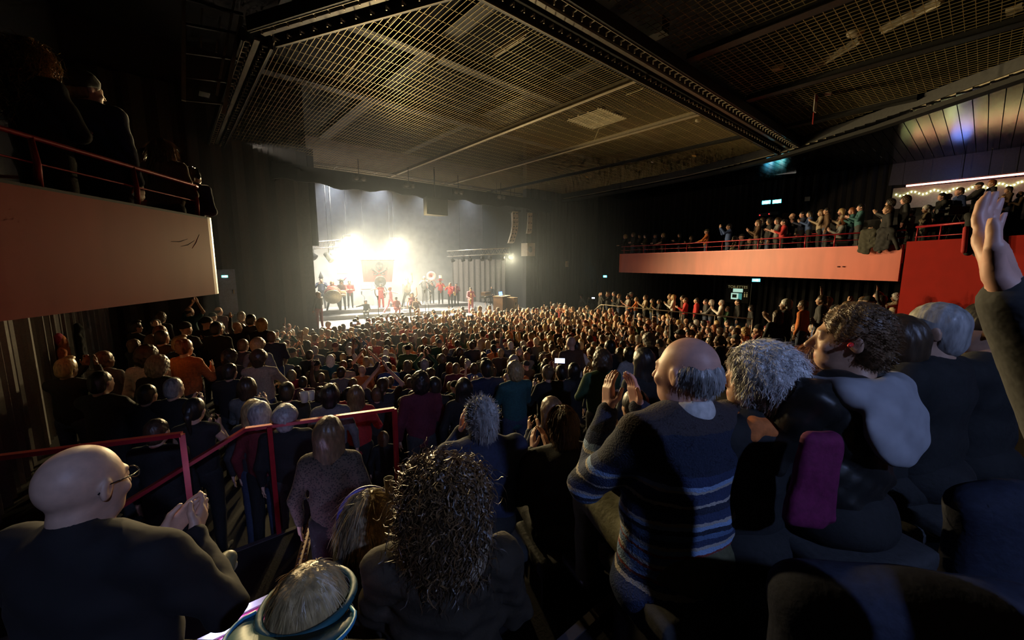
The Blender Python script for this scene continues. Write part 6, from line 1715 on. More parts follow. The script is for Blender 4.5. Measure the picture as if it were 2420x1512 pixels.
def mic(label, x, y, z, h, boom=True):
    p = np.array(at_z(x, y, z)); root = empty('microphone_stand', tuple(p), rng.uniform(0, 3), label=label, cat='microphone stand')
    MB().tube([(0, 0, 0.02), (0, 0, h)], 0.014, 6).build('pole', DARKSTEEL, root)
    for a in (0, 2.1, 4.2): MB().tube([(0, 0, 0.12), (0.28 * math.cos(a), 0.28 * math.sin(a), 0.01)], 0.012, 5).build('foot', DARKSTEEL, root)
    if boom: MB().tube([(0, 0, h), (0.25, 0, h + 0.12)], 0.010, 5).build('boom', DARKSTEEL, root)
    q = (0.25, 0, h + 0.12) if boom else (0, 0, h)
    V, Q = Sdf().cone(np.array(q), np.array(q) + [0.0, 0.0, 0.16], 0.022, 0.035, 0.01).mesh(0.008); link('microphone', mesh_np('microphone', V, Q), BLACK, root)
mic('slim microphone stand at the front of the deck below the sousaphone dancer', 896, 768, 1.1, 1.25, False)
mic('microphone stand in front of the raised arm', 1006, 757, 1.1, 1.45, False)
mic('short boom microphone stand beside the tall one', 1014, 752, 1.1, 0.95)
mic('music stand microphone above the sitting performer', 863, 735, 1.32, 0.85)
p = np.array(at_z(865, 786, 1.1)); root = empty('stage_monitor', tuple(p), 0.4, label='black wedge monitor on the front of the stage deck', cat='loudspeaker')
MB().prism([(-0.3, -0.2), (0.3, -0.2), (0.3, 0.25), (-0.3, 0.25)], 0.0, 0.22).build('cabinet', BLACK, root); MB().box((0, 0.0, 0.25), (0.28, 0.2, 0.02), rot('X', 0.5)).build('grille', mat('dark_grille', (0.03, 0.03, 0.032), 0.5), root)
MB().tube([at_z(x, y, 1.115) for x, y in ((805, 780), (850, 788), (880, 776), (930, 786), (960, 776))], 0.015, 5).build('stage_cable', BLACK, smooth=True, label='black cable lying across the front of the stage deck', cat='cable')
# ================================================================== far balcony and terrace audience
def bal_z(s, t):
    off = (np.array([s, t]) - RC) @ n2
    return 4.1 if off < 1.0 else 4.1 + 0.36 * (min(int((off - 1.0) / 0.95), 4) + 1)
def bal_place(x, y, seated, kmin=None, kmax=7.0, want=(0.93, 1.06), fz=bal_z):
    p = at_col(rpath, min(x, 2125)); k0 = ahead(p) / (ray(x, 622) @ FW) if p is not None else 12.0
    k0 = (np.array([p[0], p[1], EYE]) - C) @ FW if p is not None else 12.0
    if kmin is None: kmin = 0.95 if seated else 0.5
    H = 1.735 if not seated else 1.265; best = None
    for i in range(160):
        k = k0 + kmin + (kmax - kmin) * i / 159
        q = at_d(x, y, k); st = (q[2] - fz(q[0], q[1])) / H
        if q[0] > 19.3: break
        c = 0.01 * i + 30 * max(0, want[0] - st, st - want[1])
        if best is None or c < best[0]: best = (c, q, st)
    q = best[1]; return q, min(max(best[2], 0.75), 1.2), fz(q[0], q[1])
BAL = [
 (1478, 554, K('f', 'lean'), 'curly', 'blond', 'black', 'curly fair-haired woman at the stage end of the far balcony rail'),
 (1497, 549, K('m', 'fold'), 'long', 'brown', 'charcoal', 'long-haired person second from the stage end of the far balcony'),
 (1513, 552, K('m', 'lean'), 'short', 'black', 'black', 'dark-haired man with pale shirt front, third from the balcony stage end'),
 (1526, 552, K('f', 'fold'), 'bob', 'black', 'olive', 'person in olive behind the far balcony rail'),
 (1549, 552, K('m', 'fold'), 'beanie', 'grey', 'charcoal', 'man in a grey hat on the far balcony'),
 (1568, 550, K('f', 'lean', None, 'stand', 'short'), 'long', 'blond', 'black', 'long-haired woman in a black tee resting on the far balcony rail'),
 (1607, 550, K('f', 'cup'), 'long', 'black', 'black', 'woman in glasses and black standing alone on the far balcony'),
 (1634, 557, K('f', 'clap'), 'long', 'brown', 'brown', 'woman in brown bending over the rail next to the orange shirt'),
 (1671, 541, K('m', 'lean'), 'cap', 'olive', 'orange', 'bearded man in an orange shirt and cap on the far balcony'),
 (1724, 528, K('m', 'phone'), 'short', 'black', 'blue', 'person in a light blue shirt holding up a phone on the far balcony'),
 (1737, 558, K('f', 'lap', None, 'sit'), 'fluffy', 'grey', 'beige', 'grey-haired spectator seated at the balcony rail below the blue shirt'),
 (1754, 552, K('m', 'lap', None, 'sit'), 'cap', 'black', 'charcoal', 'seated spectator in a dark cap at the balcony rail'),
 (1773, 562, K('m', 'lap', None, 'sit'), 'crop', 'brown', 'charcoal', 'seated spectator with cropped hair low behind the balcony rail'),
 (1802, 560, K('m', 'lap', None, 'sit'), 'bald', 'black', 'black', 'bald spectator seated behind the balcony rail'),
 (1826, 554, K('m', 'lap', None, 'sit'), 'short', 'black', 'black', 'dark-haired spectator seated at the middle of the balcony rail'),
 (1862, 552, K('m', 'lap', None, 'sit'), 'short', 'white', 'charcoal', 'white-haired spectator seated at the balcony rail'),
 (1884, 546, K('f', 'lap', None, 'sit'), 'bob', 'black', 'charcoal', 'woman with a dark bob seated at the balcony rail'),
 (1923, 545, K('m', 'clap', None, 'sit'), 'curly', 'brown', 'beige', 'curly-haired spectator clapping at the balcony rail'),
 (1944, 541, K('m', 'lap', None, 'sit'), 'short', 'brown', 'brown', 'brown-haired spectator seated next to the dark hanging coats'),
 (1962, 540, K('m', 'lap', None, 'sit'), 'bob', 'blond', 'navy', 'child with fair hair seated at the balcony rail'),
 (1793, 519, K('f', 'clap'), 'long', 'brown', 'brown', 'long-haired woman clapping in the second balcony row, nearest the stage'),
 (1802, 514, K('f', 'face'), 'long', 'dark brown', 'charcoal', 'woman whistling with hands at her mouth on the balcony'),
 (1820, 515, K('m'), 'curly', 'black', 'black', 'curly-haired man in black in the second balcony row'),
 (1839, 514, K('f', 'cup', None, 'stand', 'short'), 'bob', 'dark brown', 'grey', 'woman in a grey tee holding a cup in the second balcony row'),
 (1854, 517, K('m', 'cup'), 'short', 'black', 'red', 'spectator with a bright red sleeve in the second balcony row'),
 (1874, 503, K('m'), 'bald', 'white', 'black', 'bald pale-headed man in black in the second balcony row'),
 (1898, 499, K('m', 'clap'), 'short', 'black', 'navy', 'dark-haired man in navy clapping on the balcony'),
 (1915, 498, K('f', 'clap'), 'long', 'black', 'blue', 'woman in a blue top clapping on the balcony'),
 (1942, 495, K('f', 'clap'), 'bob', 'brown', 'beige', 'woman in a striped beige shirt clapping on the balcony'),
 (1956, 490, K('m'), 'short', 'black', 'brown', 'man in brown bending behind the beige shirt'),
 (1990, 492, K('f', 'clap'), 'long', 'blond', 'beige', 'fair long-haired woman clapping behind the auburn head'),
 (2015, 490, K('f', 'clap'), 'long', 'auburn', 'teal', 'red-haired woman in teal beside the tall teal jacket'),
 (2036, 481, K('m', 'cup'), 'short', 'black', 'teal', 'tall bearded man in a teal jacket standing on the balcony'),
 (1990, 516, K('m', 'clap', None, 'sit'), 'curly', 'auburn', 'grey', 'auburn-haired person in grey leaning over the balcony rail'),
 (2094, 508, K('f', 'cup', None, 'sit'), 'bob', 'dark brown', 'brown', 'woman in sunglasses and a brown jacket above the hanging coats'),
 (2106, 470, K('m', 'clap'), 'curly', 'black', 'charcoal', 'curly-haired man clapping high in the balcony rows'),
 (2100, 484, K('m'), 'short', 'brown', 'black', 'brown-haired man below the curly-haired clapper'),
 (2142, 462, K('m'), 'curly', 'dark brown', 'black', 'curly-haired spectator before the bar wall'),
 (2156, 496, K('f', 'clap'), 'bun', 'black', 'striped', 'woman in a striped tee clapping beside the red corner rail'),
 (2192, 485, K('f'), 'fluffy', 'white', 'beige', 'spectator with fluffy white hair behind the corner rail'),
 (2214, 490, K('f'), 'bob', 'black', 'olive', 'young spectator next to the fluffy white hair'),
 (2243, 456, K('m'), 'bald', 'black', 'navy', 'shaven-headed man beside the video camera'),
 (2270, 442, K('m'), 'crop', 'brown', 'blue', 'man with shaven head glancing up near the bar lights'),
 (2228, 455, K('m'), 'short', 'black', 'black', 'dark-haired man in the back balcony row under the light bar'),
 (2316, 430, K('m', 'lean'), 'cap', 'black', 'black', 'camera operator in a black cap and tee at the balcony corner'),
 (2346, 424, K('m'), 'short', 'auburn', 'black', 'man with reddish hair behind the camera operator'),
 (2385, 440, K('f', 'clap'), 'long', 'dark brown', 'brown', 'woman clapping in the back row above the raised hand'),
 (2412, 452, K('m', 'clap'), 'short', 'brown', 'brown', 'man clapping at the right end of the balcony back row'),
 (2372, 470, K('m', 'clap'), 'crop', 'brown', 'brown', 'cropped-haired man clapping behind the raised hand'),
]
STR = mat('cloth_striped', (0.5, 0.5, 0.5), 0.85)
nt = STR.node_tree; wv = nt.nodes.new('ShaderNodeTexWave'); wv.wave_type = 'BANDS'; wv.bands_direction = 'Z'; wv.inputs['Scale'].default_value = 14
cr = nt.nodes.new('ShaderNodeValToRGB'); cr.color_ramp.interpolation = 'CONSTANT'; cr.color_ramp.elements[0].color = (0.03, 0.02, 0.03, 1); cr.color_ramp.elements[1].color = (0.55, 0.52, 0.48, 1); cr.color_ramp.elements[1].position = 0.5
tc = nt.nodes.new('ShaderNodeTexCoord'); nt.links.new(tc.outputs['Object'], wv.inputs[0]); nt.links.new(wv.outputs[0], cr.inputs[0]); nt.links.new(cr.outputs[0], nt.nodes['Principled BSDF'].inputs['Base Color'])
CL['striped'] = STR
def ret_z(s, t):            # rows behind the red return wall rise towards the bar
    return 4.3 if s < 14.2 else (4.75 if s < 15.8 else (5.2 if s < 17.4 else 5.6))
for s0_, s1_, z_ in ((14.2, 15.8, 4.75), (15.8, 17.4, 5.2), (17.4, SR - 0.4, 5.6)):
    hall_box(MB(), s0_, s1_, -27.0, -17.2, z_ - 0.6, z_).build('floor_balcony_rear_tier', BLACK, kind='structure')
for (x, y, key, hs, hc, tp, lab) in BAL:
    sit_ = key[3] == 'sit'
    if x > 2170:       # the block behind the red return wall
        fz2 = lambda s, t: 4.66
        q, stt, z = bal_place(x, y, sit_, 1.2, 7.0, (0.90, 1.08), lambda s, t: ret_z(s, t))
    else:
        q, stt, z = bal_place(x, y, sit_)
    add_person(lab, (q[0], q[1], z), face_to(q) + rng.uniform(-0.15, 0.15), key, hs, hc, tp, rng.choice(('black', 'charcoal', 'jeans')), rng.choice((0, 1, 2)), stt)
    if sit_: bench((q[0], q[1], z), face_to(q), 0.42 * stt, lab)

TER = [
 (1375, 690, K('f', 'hip'), 'bob', 'black', 'grey'), (1402, 700, K('m', 'phone'), 'short', 'black', 'black'), (1420, 690, K('m'), 'short', 'dark brown', 'black'), (1437, 690, K('m', 'phone'), 'quiff', 'brown', 'black'), (1452, 688, K('m'), 'short', 'black', 'charcoal'), (1463, 694, K('f', 'clap'), 'long', 'brown', 'charcoal'),
 (1485, 696, K('m', 'clap', 'lean', 'stand', 'short'), 'short', 'black', 'striped'), (1492, 690, K('m'), 'cap', 'grey', 'charcoal'), (1504, 702, K('f', 'lean'), 'bob', 'brown', 'orange'), (1526, 697, K('f', 'clap'), 'long', 'dark brown', 'beige'), (1542, 705, K('m', 'clap'), 'short', 'black', 'olive'), (1558, 707, K('f', 'clap', None, 'stand', 'short'), 'ponytail', 'black', 'charcoal'),
 (1584, 694, K('m'), 'short', 'brown', 'beige'), (1592, 696, K('f', 'clap'), 'long', 'blond', 'white'), (1614, 697, K('m'), 'short', 'black', 'brown'), (1621, 703, K('m', 'cup'), 'short', 'dark brown', 'red'), (1647, 703, K('m'), 'crop', 'black', 'red'), (1669, 706, K('m', 'fold'), 'short', 'black', 'charcoal'), (1682, 708, K('f', 'lean'), 'bob', 'grey', 'grey'), (1706, 708, K('m', 'clap'), 'short', 'grey', 'white'), (1720, 724, K('f', 'clap'), 'long', 'dark brown', 'green'),
 (1776, 722, K('m'), 'curly', 'black', 'black'), (1745, 706, K('m'), 'crop', 'black', 'black'),
]
def ter_place(x, y):
    best = None
    for i in range(260):
        k = 14 + 14 * i / 259; q = at_d(x, y, k)
        if q[0] < 13.15 or q[0] > 19.0: continue
        st = (q[2] - floor_z(q[0], q[1])) / 1.735; c = 0.004 * i + 20 * max(0, 0.94 - st, st - 1.06)
        if best is None or c < best[0]: best = (c, q, st)
    return best
for i, (x, y, key, hs, hc, tp) in enumerate(TER):
    b = ter_place(x, y)
    if b is None: continue
    q = b[1]; z = floor_z(q[0], q[1])
    lab = '%s with %s in %s%s on the side terrace' % ('man' if key[0] == 'm' else 'woman', HD[hs].format(c=hc), tp, PD.get(key[1], ''))
    add_person(lab, (q[0], q[1], z), face_to(q) + rng.uniform(-0.2, 0.2), key, hs, hc, tp, rng.choice(('black', 'jeans', 'charcoal')), rng.choice((0, 1, 2)), min(max(b[2], 0.85), 1.12), group='spectators on the side terrace')

# ------------------------------------------------------------------ signs, lights and fittings on the far side
def exit_sign(label, p, col, strn, w=0.42, h=0.17, yaw=math.pi / 2, text=None):
    root = empty('exit_sign', tuple(p), yaw, label=label, cat='sign')
    MB().box((0, 0.04, 0), (w / 2 + 0.02, 0.04, h / 2 + 0.02)).build('case', BLACK, root)
    nm = 'sign_glow_%d' % int(col[0] * 100 + col[1] * 10 + strn)
    MB().box((0, -0.008, 0), (w / 2, 0.008, h / 2)).build('lit_panel', mat(nm, col, 0.4, var=0, emit=col, estr=strn), root)
    wm = mat('sign_white', (0.9, 1, 0.95), 0.4, var=0, emit=(0.8, 1, 1), estr=strn * 1.6)
    # running figure, door and arrow
    MB().box((w * 0.16, -0.019, 0), (w * 0.09, 0.003, h * 0.36)).build('door_pictogram', wm, root)
    MB().bar((-w * 0.30, -0.019, 0), (-w * 0.02, -0.019, 0), 0.004, h * 0.16, (0, 1, 0)).build('arrow_pictogram', wm, root)
    return root
CYAN = (0.05, 0.55, 0.85)
exit_sign('cyan lit exit sign high on the balcony wall, nearer the stage', at_s(1811, 478, 20.0), CYAN, 14, 0.40, 0.18, -math.pi / 2)
exit_sign('greenish cyan lit exit sign high on the balcony wall, farther from the stage', at_s(1836, 476, 20.0), (0.06, 0.65, 0.70), 14, 0.40, 0.18, -math.pi / 2)
exit_sign('cyan lit exit sign under the far balcony', at_s(1787, 662, 20.0), CYAN, 12, 0.40, 0.16, -math.pi / 2)
exit_sign('small green exit sign on the dark wall near the balcony tip', at_s(1430, 653, 20.0), (0.10, 0.6, 0.3), 6, 0.30, 0.14, -math.pi / 2)
exit_sign('small green exit sign beside the near balcony end', at_t(531, 653, -0.3), (0.15, 0.8, 0.45), 5, 0.20, 0.08, 0)
# door slit by the near balcony, cold light put into its bluish colour
root = empty('side_door', tuple(at_t(538, 690, -0.28)), 0, label='narrow side door panel coloured with cold blue light beside the near balcony', cat='door')
MB().box((0, 0, 0), (0.30, 0.03, 0.9)).build('leaf', mat('bluish_door', (0.25, 0.33, 0.55), 0.5), root); MB().box((0.2, -0.04, 0), (0.02, 0.03, 0.08)).build('handle', STEEL, root)
# toilets sign
def text_obj(name, body, size, m, parent, loc, rot_=(math.pi / 2, 0, 0), ext=0.004):
    cu = bpy.data.curves.new(name, 'FONT'); cu.body = body; cu.size = size; cu.align_x = 'CENTER'; cu.align_y = 'CENTER'; cu.extrude = ext
    tmp = bpy.data.objects.new(name + '_tmp', cu); COL.objects.link(tmp); me = bpy.data.meshes.new_from_object(tmp.evaluated_get(bpy.context.evaluated_depsgraph_get())); bpy.data.objects.remove(tmp); me.materials.clear(); me.materials.append(m)
    o = bpy.data.objects.new(name, me); COL.objects.link(o); o.parent = parent; o.location = loc; o.rotation_euler = rot_; return o
pT = at_s(1742, 693, 19.8)
root = empty('toilets_sign', tuple(pT), -math.pi / 2, label='toilets sign with lit white notice on a dark post board', cat='sign')
PW = mat('notice_lit', (0.55, 0.75, 0.65), 0.5, var=0, emit=(0.5, 0.8, 0.65), estr=0.8); GOLD = mat('gold_letters', (0.6, 0.5, 0.25), 0.5, var=0, emit=(0.6, 0.5, 0.22), estr=0.25)
MB().box((0, 0.03, 0), (0.62, 0.02, 0.55)).build('board', BLACK, root)
text_obj('lettering', 'TOILETTES', 0.22, GOLD, root, (0, -0.0, 0.36))
MB().box((0.03, 0, 0.17), (0.26, 0.012, 0.10)).build('upper_notice', PW, root); MB().box((-0.12, 0, -0.17), (0.20, 0.012, 0.18)).build('lower_notice', PW, root)
MB().box((0.17, 0, -0.17), (0.09, 0.012, 0.18)).build('teal_notice', mat('notice_teal', (0.1, 0.35, 0.35), 0.5, var=0, emit=(0.08, 0.35, 0.33), estr=0.6), root)
MB().box((-0.13, -0.014, -0.16), (0.12, 0.003, 0.10)).build('notice_picture', mat('notice_dark', (0.06, 0.1, 0.1), 0.6), root)
for dx in (0.40, 0.52):
    MB().lathe([(0.001, 0.035), (0.025, 0.02), (0.025, -0.02), (0.001, -0.035)], (dx, 0, 0.06), 8).box((dx, 0, -0.10), (0.03, 0.008, 0.10)).build('pictogram', GOLD, root)
MB().tube([(0.72, 0, 0.6), (0.72, 0, -1.6)], 0.02, 6).build('post', STEEL, root)
# wall boxes
for (x, y, w_, h_, s_, lab, m_) in ((1340, 624, 0.10, 0.20, None, 'small pale cabinet on the dark wall beside the stage', SPK), (2087, 706, 0.12, 0.12, 19.9, 'pale switch box on the wall below the far balcony', SPK), (1908, 470, 0.10, 0.10, 19.9, 'round pale detector on the balcony wall', SPK),
                                   (1804, 507, 0.26, 0.07, 19.9, 'grey wall unit with red indicator under the exit signs', DUCT), (1826, 504, 0.26, 0.07, 19.9, 'second grey wall unit with red indicator under the exit signs', DUCT), (1856, 509, 0.13, 0.13, 19.9, 'brown square wall panel behind the balcony rows', CL['brown'])):
    p = at_t(x, y, -0.4) if s_ is None else at_s(x, y, s_)
    root = empty('wall_box', tuple(p), 0 if s_ is None else -math.pi / 2, label=lab, cat='wall fitting')
    MB().box((0, 0, 0), (w_, 0.05, h_)).build('case', m_, root); MB().box((w_ * 0.2, -0.055, 0), (w_ * 0.5, 0.008, h_ * 0.5)).build('cover', DARKSTEEL if 'pale' not in lab else m_, root)
    if 'indicator' in lab: MB().box((-w_ * 0.6, -0.06, -h_ * 0.3), (0.02, 0.01, 0.02)).build('indicator', mat('red_indicator', (1, 0.05, 0.05), 0.5, var=0, emit=(1, 0.03, 0.03), estr=4), root)
# hanging white tubes, unlit, with a faint glow added to the material
for (x0, y0, x1, y1, lab) in ((1975, 362, 2116, 347, 'long pale hanging tube below the glossy soffit'), (1783, 415, 1881, 407, 'pale hanging tube above the exit signs'), (2075, 371, 2098, 369, 'short pale hanging tube near the bar')):
    a, b = np.array(at_s(x0, y0, 18.6)), np.array(at_s(x1, y1, 18.6)); root = empty('hanging_tube', tuple((a + b) / 2), label=lab, cat='light fitting'); c = np.array(root.location)
    MB().tube([a - c, b - c], 0.045, 8).build('tube', mat('pale_tube', (0.75, 0.72, 0.68), 0.5, var=0, emit=(0.8, 0.7, 0.6), estr=0.10), root, smooth=True)
    for q in (a, b): MB().tube([q - c, [q[0] - c[0], q[1] - c[1], 8.5 - c[2]]], 0.006, 4).build('wire', DARKSTEEL, root)
# glowing red-white light bar and bar alcove
a, b = np.array(at_s(2142, 436, 19.6)), np.array(at_s(2470, 409, 19.6)); a[2] = b[2] = (a[2] + b[2]) / 2
root = empty('light_bar', tuple((a + b) / 2), label='long glowing red-white light bar above the bar counter', cat='light fitting'); c = np.array(root.location)
MB().tube([a - c, b - c], 0.035, 8).build('tube', mat('red_white_neon', (1, 0.4, 0.3), 0.4, var=0, emit=(1.0, 0.30, 0.20), estr=9), root, smooth=True)
MB().bar(a - c + [0.07, 0, 0.05], b - c + [0.07, 0, 0.05], 0.06, 0.08).build('rail', DARKSTEEL, root)
for i in range(4):
    q = a + (b - a) * (0.12 + 0.3 * i) - c; MB().tube([q, q + [0, 0, 8.5 - a[2]]], 0.006, 4).build('wire', DARKSTEEL, root)
BARW = mat('bar_back_wall', (0.22, 0.20, 0.22), 0.7)
MB().bar(at_s(2108, 470, 20.05), at_s(2500, 440, 20.05), 0.1, 0.9).build('wall_bar_panel', BARW, kind='structure')
MB().bar(np.array(at_s(2108, 400, 20.1)), np.array(at_s(2500, 370, 20.1)), 0.05, 1.4).build('wall_bar_upper', mat('bar_upper_wall', (0.03, 0.028, 0.055), 0.6), kind='structure')
root = empty('string_lights', tuple(at_s(2200, 460, 19.98)), label='string of small yellow-green bulbs along the bar wall', cat='string lights'); c = np.array(root.location)
BULB = mat('bulb_glow', (1, 1, 0.6), 0.4, var=0, emit=(0.9, 1.0, 0.35), estr=30)
pts = []
bm = MB().lathe([(0.001, -0.03), (0.022, 0.0), (0.012, 0.03), (0.001, 0.035)], (0, 0, 0), 8); bme = mesh_np('bulb', bm.v, bm.f, True); bme.materials.append(BULB)
for i in range(34):
    x = 2118 + i * 9.0; y = 460 - 0.075 * (x - 2118) + 4 * math.sin(i * 1.1) - (4 if x > 2280 else 0)
    p = np.array(at_s(x, y, 19.98)) - c; pts.append(p); link('bulb', bme, None, root, loc=tuple(p))
MB().tube(pts, 0.006, 4).build('wire', BLACK, root)
lamp('bar_wall_light', 'POINT', at_s(2220, 462, 19.3), 6, (0.85, 1.0, 0.45), 0.2)
lamp('bar_screen_light', 'POINT', at_s(2260, 400, 19.0), 12, (0.10, 0.25, 1.0), 0.3)
# video camera on a tripod
p = np.array(at_d(2262, 498, 11.4)); root = empty('video_camera', (p[0], p[1], 4.72), 0.5, label='black video camera on a tripod at the balcony corner', cat='camera'); zc = p[2] - 4.72
MB().box((0, 0, zc), (0.09, 0.22, 0.11)).build('body', BLACK, root); MB().lathe([(0.05, 0.2), (0.06, 0.42), (0.07, 0.44), (0.06, 0.44)], (0, 0, zc), 12, aim((0, 1, 0))).build('lens', DARKSTEEL, root, smooth=True); MB().box((0, 0.05, zc + 0.16), (0.03, 0.14, 0.02)).build('handle', BLACK, root)
for a_ in (0, 2.1, 4.2): MB().tube([(0, 0, zc - 0.1), (0.35 * math.cos(a_), 0.35 * math.sin(a_), 0.01)], 0.016, 5).build('leg', DARKSTEEL, root)
# coats hanging over the rail
def hung_coat(label, x, y0, w, h, m, k_off=-0.12, seed=1):
    p = at_col(rpath, x); nn = -n2
    root = empty('hanging_coat', (p[0], p[1], RZ1 + 0.44), math.atan2(dir2[1], dir2[0]), label=label, cat='coat')
    S = Sdf(); r = random.Random(seed)
    S.cone((-w / 2, 0.02, 0.03), (w / 2, 0.02, 0.03), 0.06, 0.06, 0.04)
    for i in range(5):
        u = -w / 2 + w * i / 4; hh = h * r.uniform(0.65, 1.0); S.cone((u, 0.16, 0.0), (u + r.uniform(-0.12, 0.12), 0.20, -hh), 0.09, 0.06, 0.05, 1, (1, 0.6, 1))
    S.cone((-w / 2, 0.14, -0.1), (-w / 2 - 0.22, 0.18, -h * 0.95), 0.07, 0.05, 0.04)
    V, Q = S.mesh(0.016, cloth_noise(0.012, 20, seed)); link('cloth', mesh_np('cloth', V, Q), m, root)
    MB().tube([(-w / 3, 0.235, -0.1), (-w / 3 + 0.02, 0.24, -h * 0.5)], 0.006, 4).build('zip', DARKSTEEL, root)
hung_coat('dark olive coat hanging over the far balcony rail', 2052, 545, 0.30, 0.66, cloth('dark_olive', (0.035, 0.034, 0.022)), seed=2)
hung_coat('black coat hanging over the far balcony rail beside the olive one', 2092, 545, 0.30, 0.58, CL['black'], seed=5)
root = empty('hanging_coat', tuple(CX(11.0, 9.75, 4.72)), -HA, label='black and red coat draped over the red return wall', cat='coat')
V, Q = Sdf().cone((-0.12, 0, 0.5), (0.12, 0, 0.5), 0.08, 0.08, 0.04).cone((-0.1, -0.05, 0.45), (-0.12, -0.12, -0.35), 0.10, 0.09, 0.05).cone((0.08, -0.05, 0.45), (0.10, -0.12, -0.38), 0.10, 0.09, 0.05).mesh(0.02, cloth_noise(0.01, 18, 3)); link('cloth', mesh_np('cloth', V, Q), CL['black'], root)
V, Q = Sdf().cone((-0.24, -0.1, 0.2), (-0.25, -0.14, -0.34), 0.05, 0.05, 0.04).mesh(0.016); link('red_panel', mesh_np('red_panel', V, Q), CL['red'], root)

# ------------------------------------------------------------------ coats on the side wall, cups, phones, stair lights
for (x, y, m_, lab, sd) in ((150, 835, 'orange', 'orange and red hooded coat hanging on the side wall', 3), (188, 800, 'black', 'black coat hanging on the side wall beside the orange one', 6)):
    p = np.array(at_s(x, y, -6.85)); root = empty('wall_coat', tuple(p), math.pi / 2, label=lab, cat='coat')
    S = Sdf().ell((0, 0, 0.22), (0.13, 0.08, 0.14), None, 0.04).cone((0, 0, 0.1), (0.02, 0, -0.55), 0.14, 0.17, 0.06, 1, (1, 0.5, 1)).cone((-0.16, 0, 0.05), (-0.2, 0, -0.5), 0.07, 0.06, 0.05).cone((0.16, 0, 0.05), (0.2, 0, -0.5), 0.07, 0.06, 0.05)
    V, Q = S.mesh(0.018, cloth_noise(0.012, 20, sd)); link('cloth', mesh_np('cloth', V, Q), CL[m_], root)
    if m_ == 'orange':
        V, Q = Sdf().ell((0, 0.03, 0.25), (0.14, 0.08, 0.15), None, 0.04).mesh(0.018, cloth_noise(0.008, 25, 1)); link('hood', mesh_np('hood', V, Q), cloth('hot_pink', (0.5, 0.04, 0.10)), root)
    MB().tube([(0, 0.05, 0.36), (0, 0.12, 0.40)], 0.01, 5).build('hook', STEEL, root)
def cup(label, p, h=0.14, r=0.04, beer=0.8):
    root = empty('plastic_cup', tuple(p), label=label, cat='cup')
    MB().lathe([(r * 0.72, 0.0), (r * 0.74, 0.002), (r, h), (r * 0.96, h), (r * 0.70, 0.006), (0.001, 0.006)], (0, 0, 0), 18).build('shell', mat('frosted_plastic', (0.75, 0.72, 0.68), 0.35, var=0, alpha=0.55), root, smooth=True)
    if beer: MB().lathe([(0.001, 0.008), (r * 0.68, 0.008), (r * (0.7 + 0.25 * beer), h * beer), (0.001, h * beer)], (0, 0, 0), 18).build('beer', mat('beer', (0.65, 0.32, 0.04), 0.2, var=0), root, smooth=True)
    return root
p = np.array(at_d(921, 1182, 1.75)); cup('tall plastic cup of beer beside the handrail post', p, 0.105, 0.021, 0.8)
p2 = np.array(at_d(892, 1188, 1.78)); cup('empty frosted plastic cup beside the tall beer', p2, 0.06, 0.022, 0)
pm = (p + p2) / 2; root = empty('cup_ledge', (pm[0], pm[1], min(p[2], p2[2])), -HA, label='small dark ledge holding two plastic cups', cat='ledge')
MB().box((0.03, 0, -0.012), (0.10, 0.06, 0.012)).build('board', BLACK, root); MB().box((0.03, 0, -0.55), (0.03, 0.03, 0.53)).build('leg', DARKSTEEL, root)
cup('white plastic cup held up in the crowd near the handrail', at_d(720, 950, 4.3), 0.11, 0.045, 0)
cup('plastic cup of amber beer beside the white cup', at_d(736, 945, 4.4), 0.10, 0.04, 0.8)
def phone(label, p, yaw, on=True, land=True):
    root = empty('mobile_phone', tuple(p), yaw, label=label, cat='phone')
    w, h = (0.075, 0.038) if land else (0.038, 0.075)
    MB().box((0, 0, 0), (w, 0.005, h)).build('case', BLACK, root)
    MB().box((0, -0.0065, 0), (w * 0.94, 0.0015, h * 0.92)).build('screen', mat('phone_screen', (0.7, 0.75, 1), 0.3, var=0, emit=(0.65, 0.72, 1.0), estr=3.0), root)
for (x, y, k, lab) in ((1323, 852, 5.7, 'bright phone screen filming from the middle of the crowd'), (1068, 743, 17.0, 'small glowing phone held up near the stage front'), (1111, 743, 17.2, 'second small glowing phone near the stage front'), (838, 763, 15.5, 'phone on a stick raised before the stage deck'), (1402, 704, 20.0, 'bluish phone glow on the side terrace')):
    phone(lab, at_d(x, y, k), math.atan2(ray(x, y)[1], ray(x, y)[0]) - math.pi / 2)
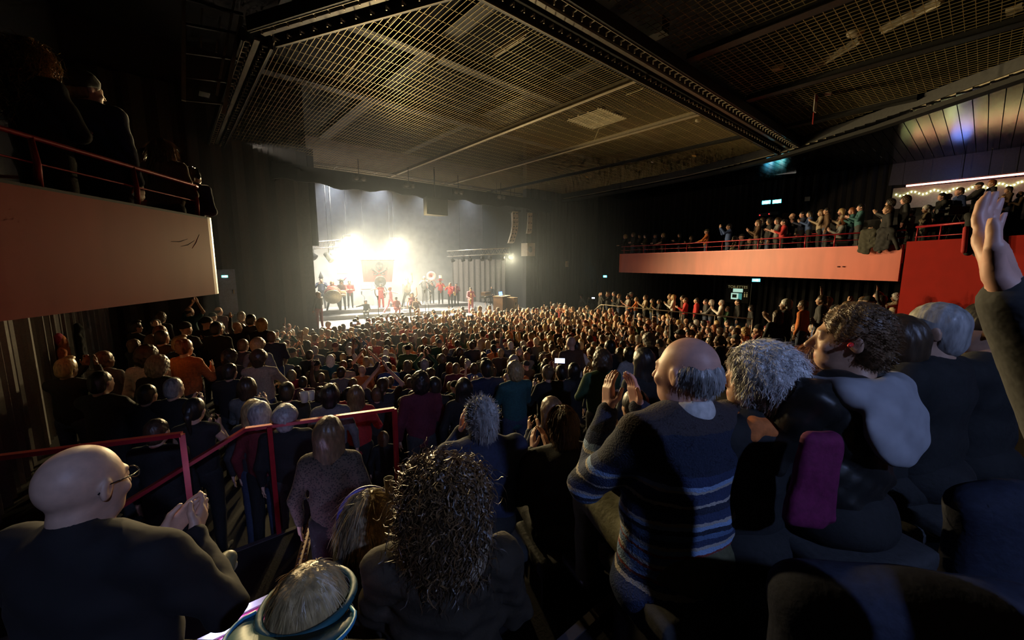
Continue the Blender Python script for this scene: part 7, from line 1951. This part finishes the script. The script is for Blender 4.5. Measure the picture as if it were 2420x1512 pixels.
# stair lights and lower left steps, their pink light put into the paint
LED = mat('cold_led', (0.8, 0.9, 1), 0.3, var=0, emit=(0.6, 0.75, 1.0), estr=60)
PINKP = mat('pink_lit_paint', (0.55, 0.03, 0.16), 0.5)
GREYT = mat('pale_step_edge', (0.55, 0.55, 0.58), 0.55)
for i, (x, y, z) in enumerate(((612, 1428, 2.02), (575, 1474, 2.12), (535, 1528, 2.22))):
    p = at_z(x, y, z); e = np.array(at_z(x - 62, y + 24, z)) - np.array(p)
    root = empty('aisle_step', tuple(p), label='pink-lit aisle step with pale edge strip, %s' % ('lowest of the three', 'middle of the three', 'highest of the three')[i], cat='step')
    MB().box((0.42, -0.09, -0.10), (0.62, 0.13, 0.10)).build('tread', PINKP, root)
    MB().box((0.42, 0.01, 0.004), (0.62, 0.028, 0.006)).build('edge_strip', GREYT, root)
    MB().box((0.42, -0.07, 0.004), (0.55, 0.012, 0.005)).build('grip_strip', mat('blue_grip', (0.08, 0.14, 0.35), 0.6), root)
    V, Q = Sdf().ell((e[0], 0.03, 0.02), (0.016, 0.010, 0.014), None, 0.004).mesh(0.004); link('step_light', mesh_np('step_light', V, Q), LED, root)
    lamp('step_light', 'POINT', (p[0] + e[0] + 0.02, p[1] + 0.02, z + 0.06), 1.4, (0.55, 0.50, 1.0), 0.02)
# studded ramp plate
P0 = np.array(at_z(742, 1208, 1.62)); P1 = np.array(at_z(700, 1375, 1.82))
root = empty('studded_edge_plate', tuple((P0 + P1) / 2), label='brown metal edge plate with rows of shiny studs along the stair', cat='edge plate'); c = np.array(root.location)
d = (P1 - P0); n_ = np.cross(d, [0, 0, 1.0]); n_ /= np.linalg.norm(n_)
MB().bar(P0 - c, P1 - c, 0.075, 0.012).build('plate', mat('brown_metal', (0.22, 0.10, 0.05), 0.5, 0.3), root)
sb = MB().lathe([(0.010, 0.0), (0.007, 0.006), (0.001, 0.008)], (0, 0, 0), 8); sme = mesh_np('stud', sb.v, sb.f, True); sme.materials.append(mat('shiny_stud', (0.6, 0.58, 0.55), 0.2, 0.9))
for i in range(15):
    for o_ in (-0.018, 0.018): link('stud', sme, None, root, loc=tuple(P0 + d * ((i + 0.5 + (0.3 if o_ > 0 else 0)) / 15.5) - n_ * o_ - c + [0, 0, 0.006]))
# ================================================================== haze
def haze(name, label, box, density, g=0.5, col=(0.58, 0.72, 1.0, 1)):
    hz = bpy.data.materials.new(name); hz.use_nodes = True
    nt = hz.node_tree; nt.nodes.remove(nt.nodes['Principled BSDF'])
    vs = nt.nodes.new('ShaderNodeVolumeScatter'); vs.inputs['Density'].default_value = density; vs.inputs['Anisotropy'].default_value = g; vs.inputs['Color'].default_value = col
    nt.links.new(vs.outputs[0], nt.nodes['Material Output'].inputs['Volume'])
    return hall_box(MB(), *box).build('haze', hz, kind='stuff', label=label, cat='haze')
haze('hall_haze', 'thin haze drifting from the stage over the front of the hall', (-4.6, SR - 0.6, -9.0, -1.0, 0.05, 8.85), 0.006)
haze('stage_haze', 'dense pale haze around the dazzling stage lamps', (-0.1, 15.5, -0.95, TF - 0.05, 1.12, 8.8), 0.011)
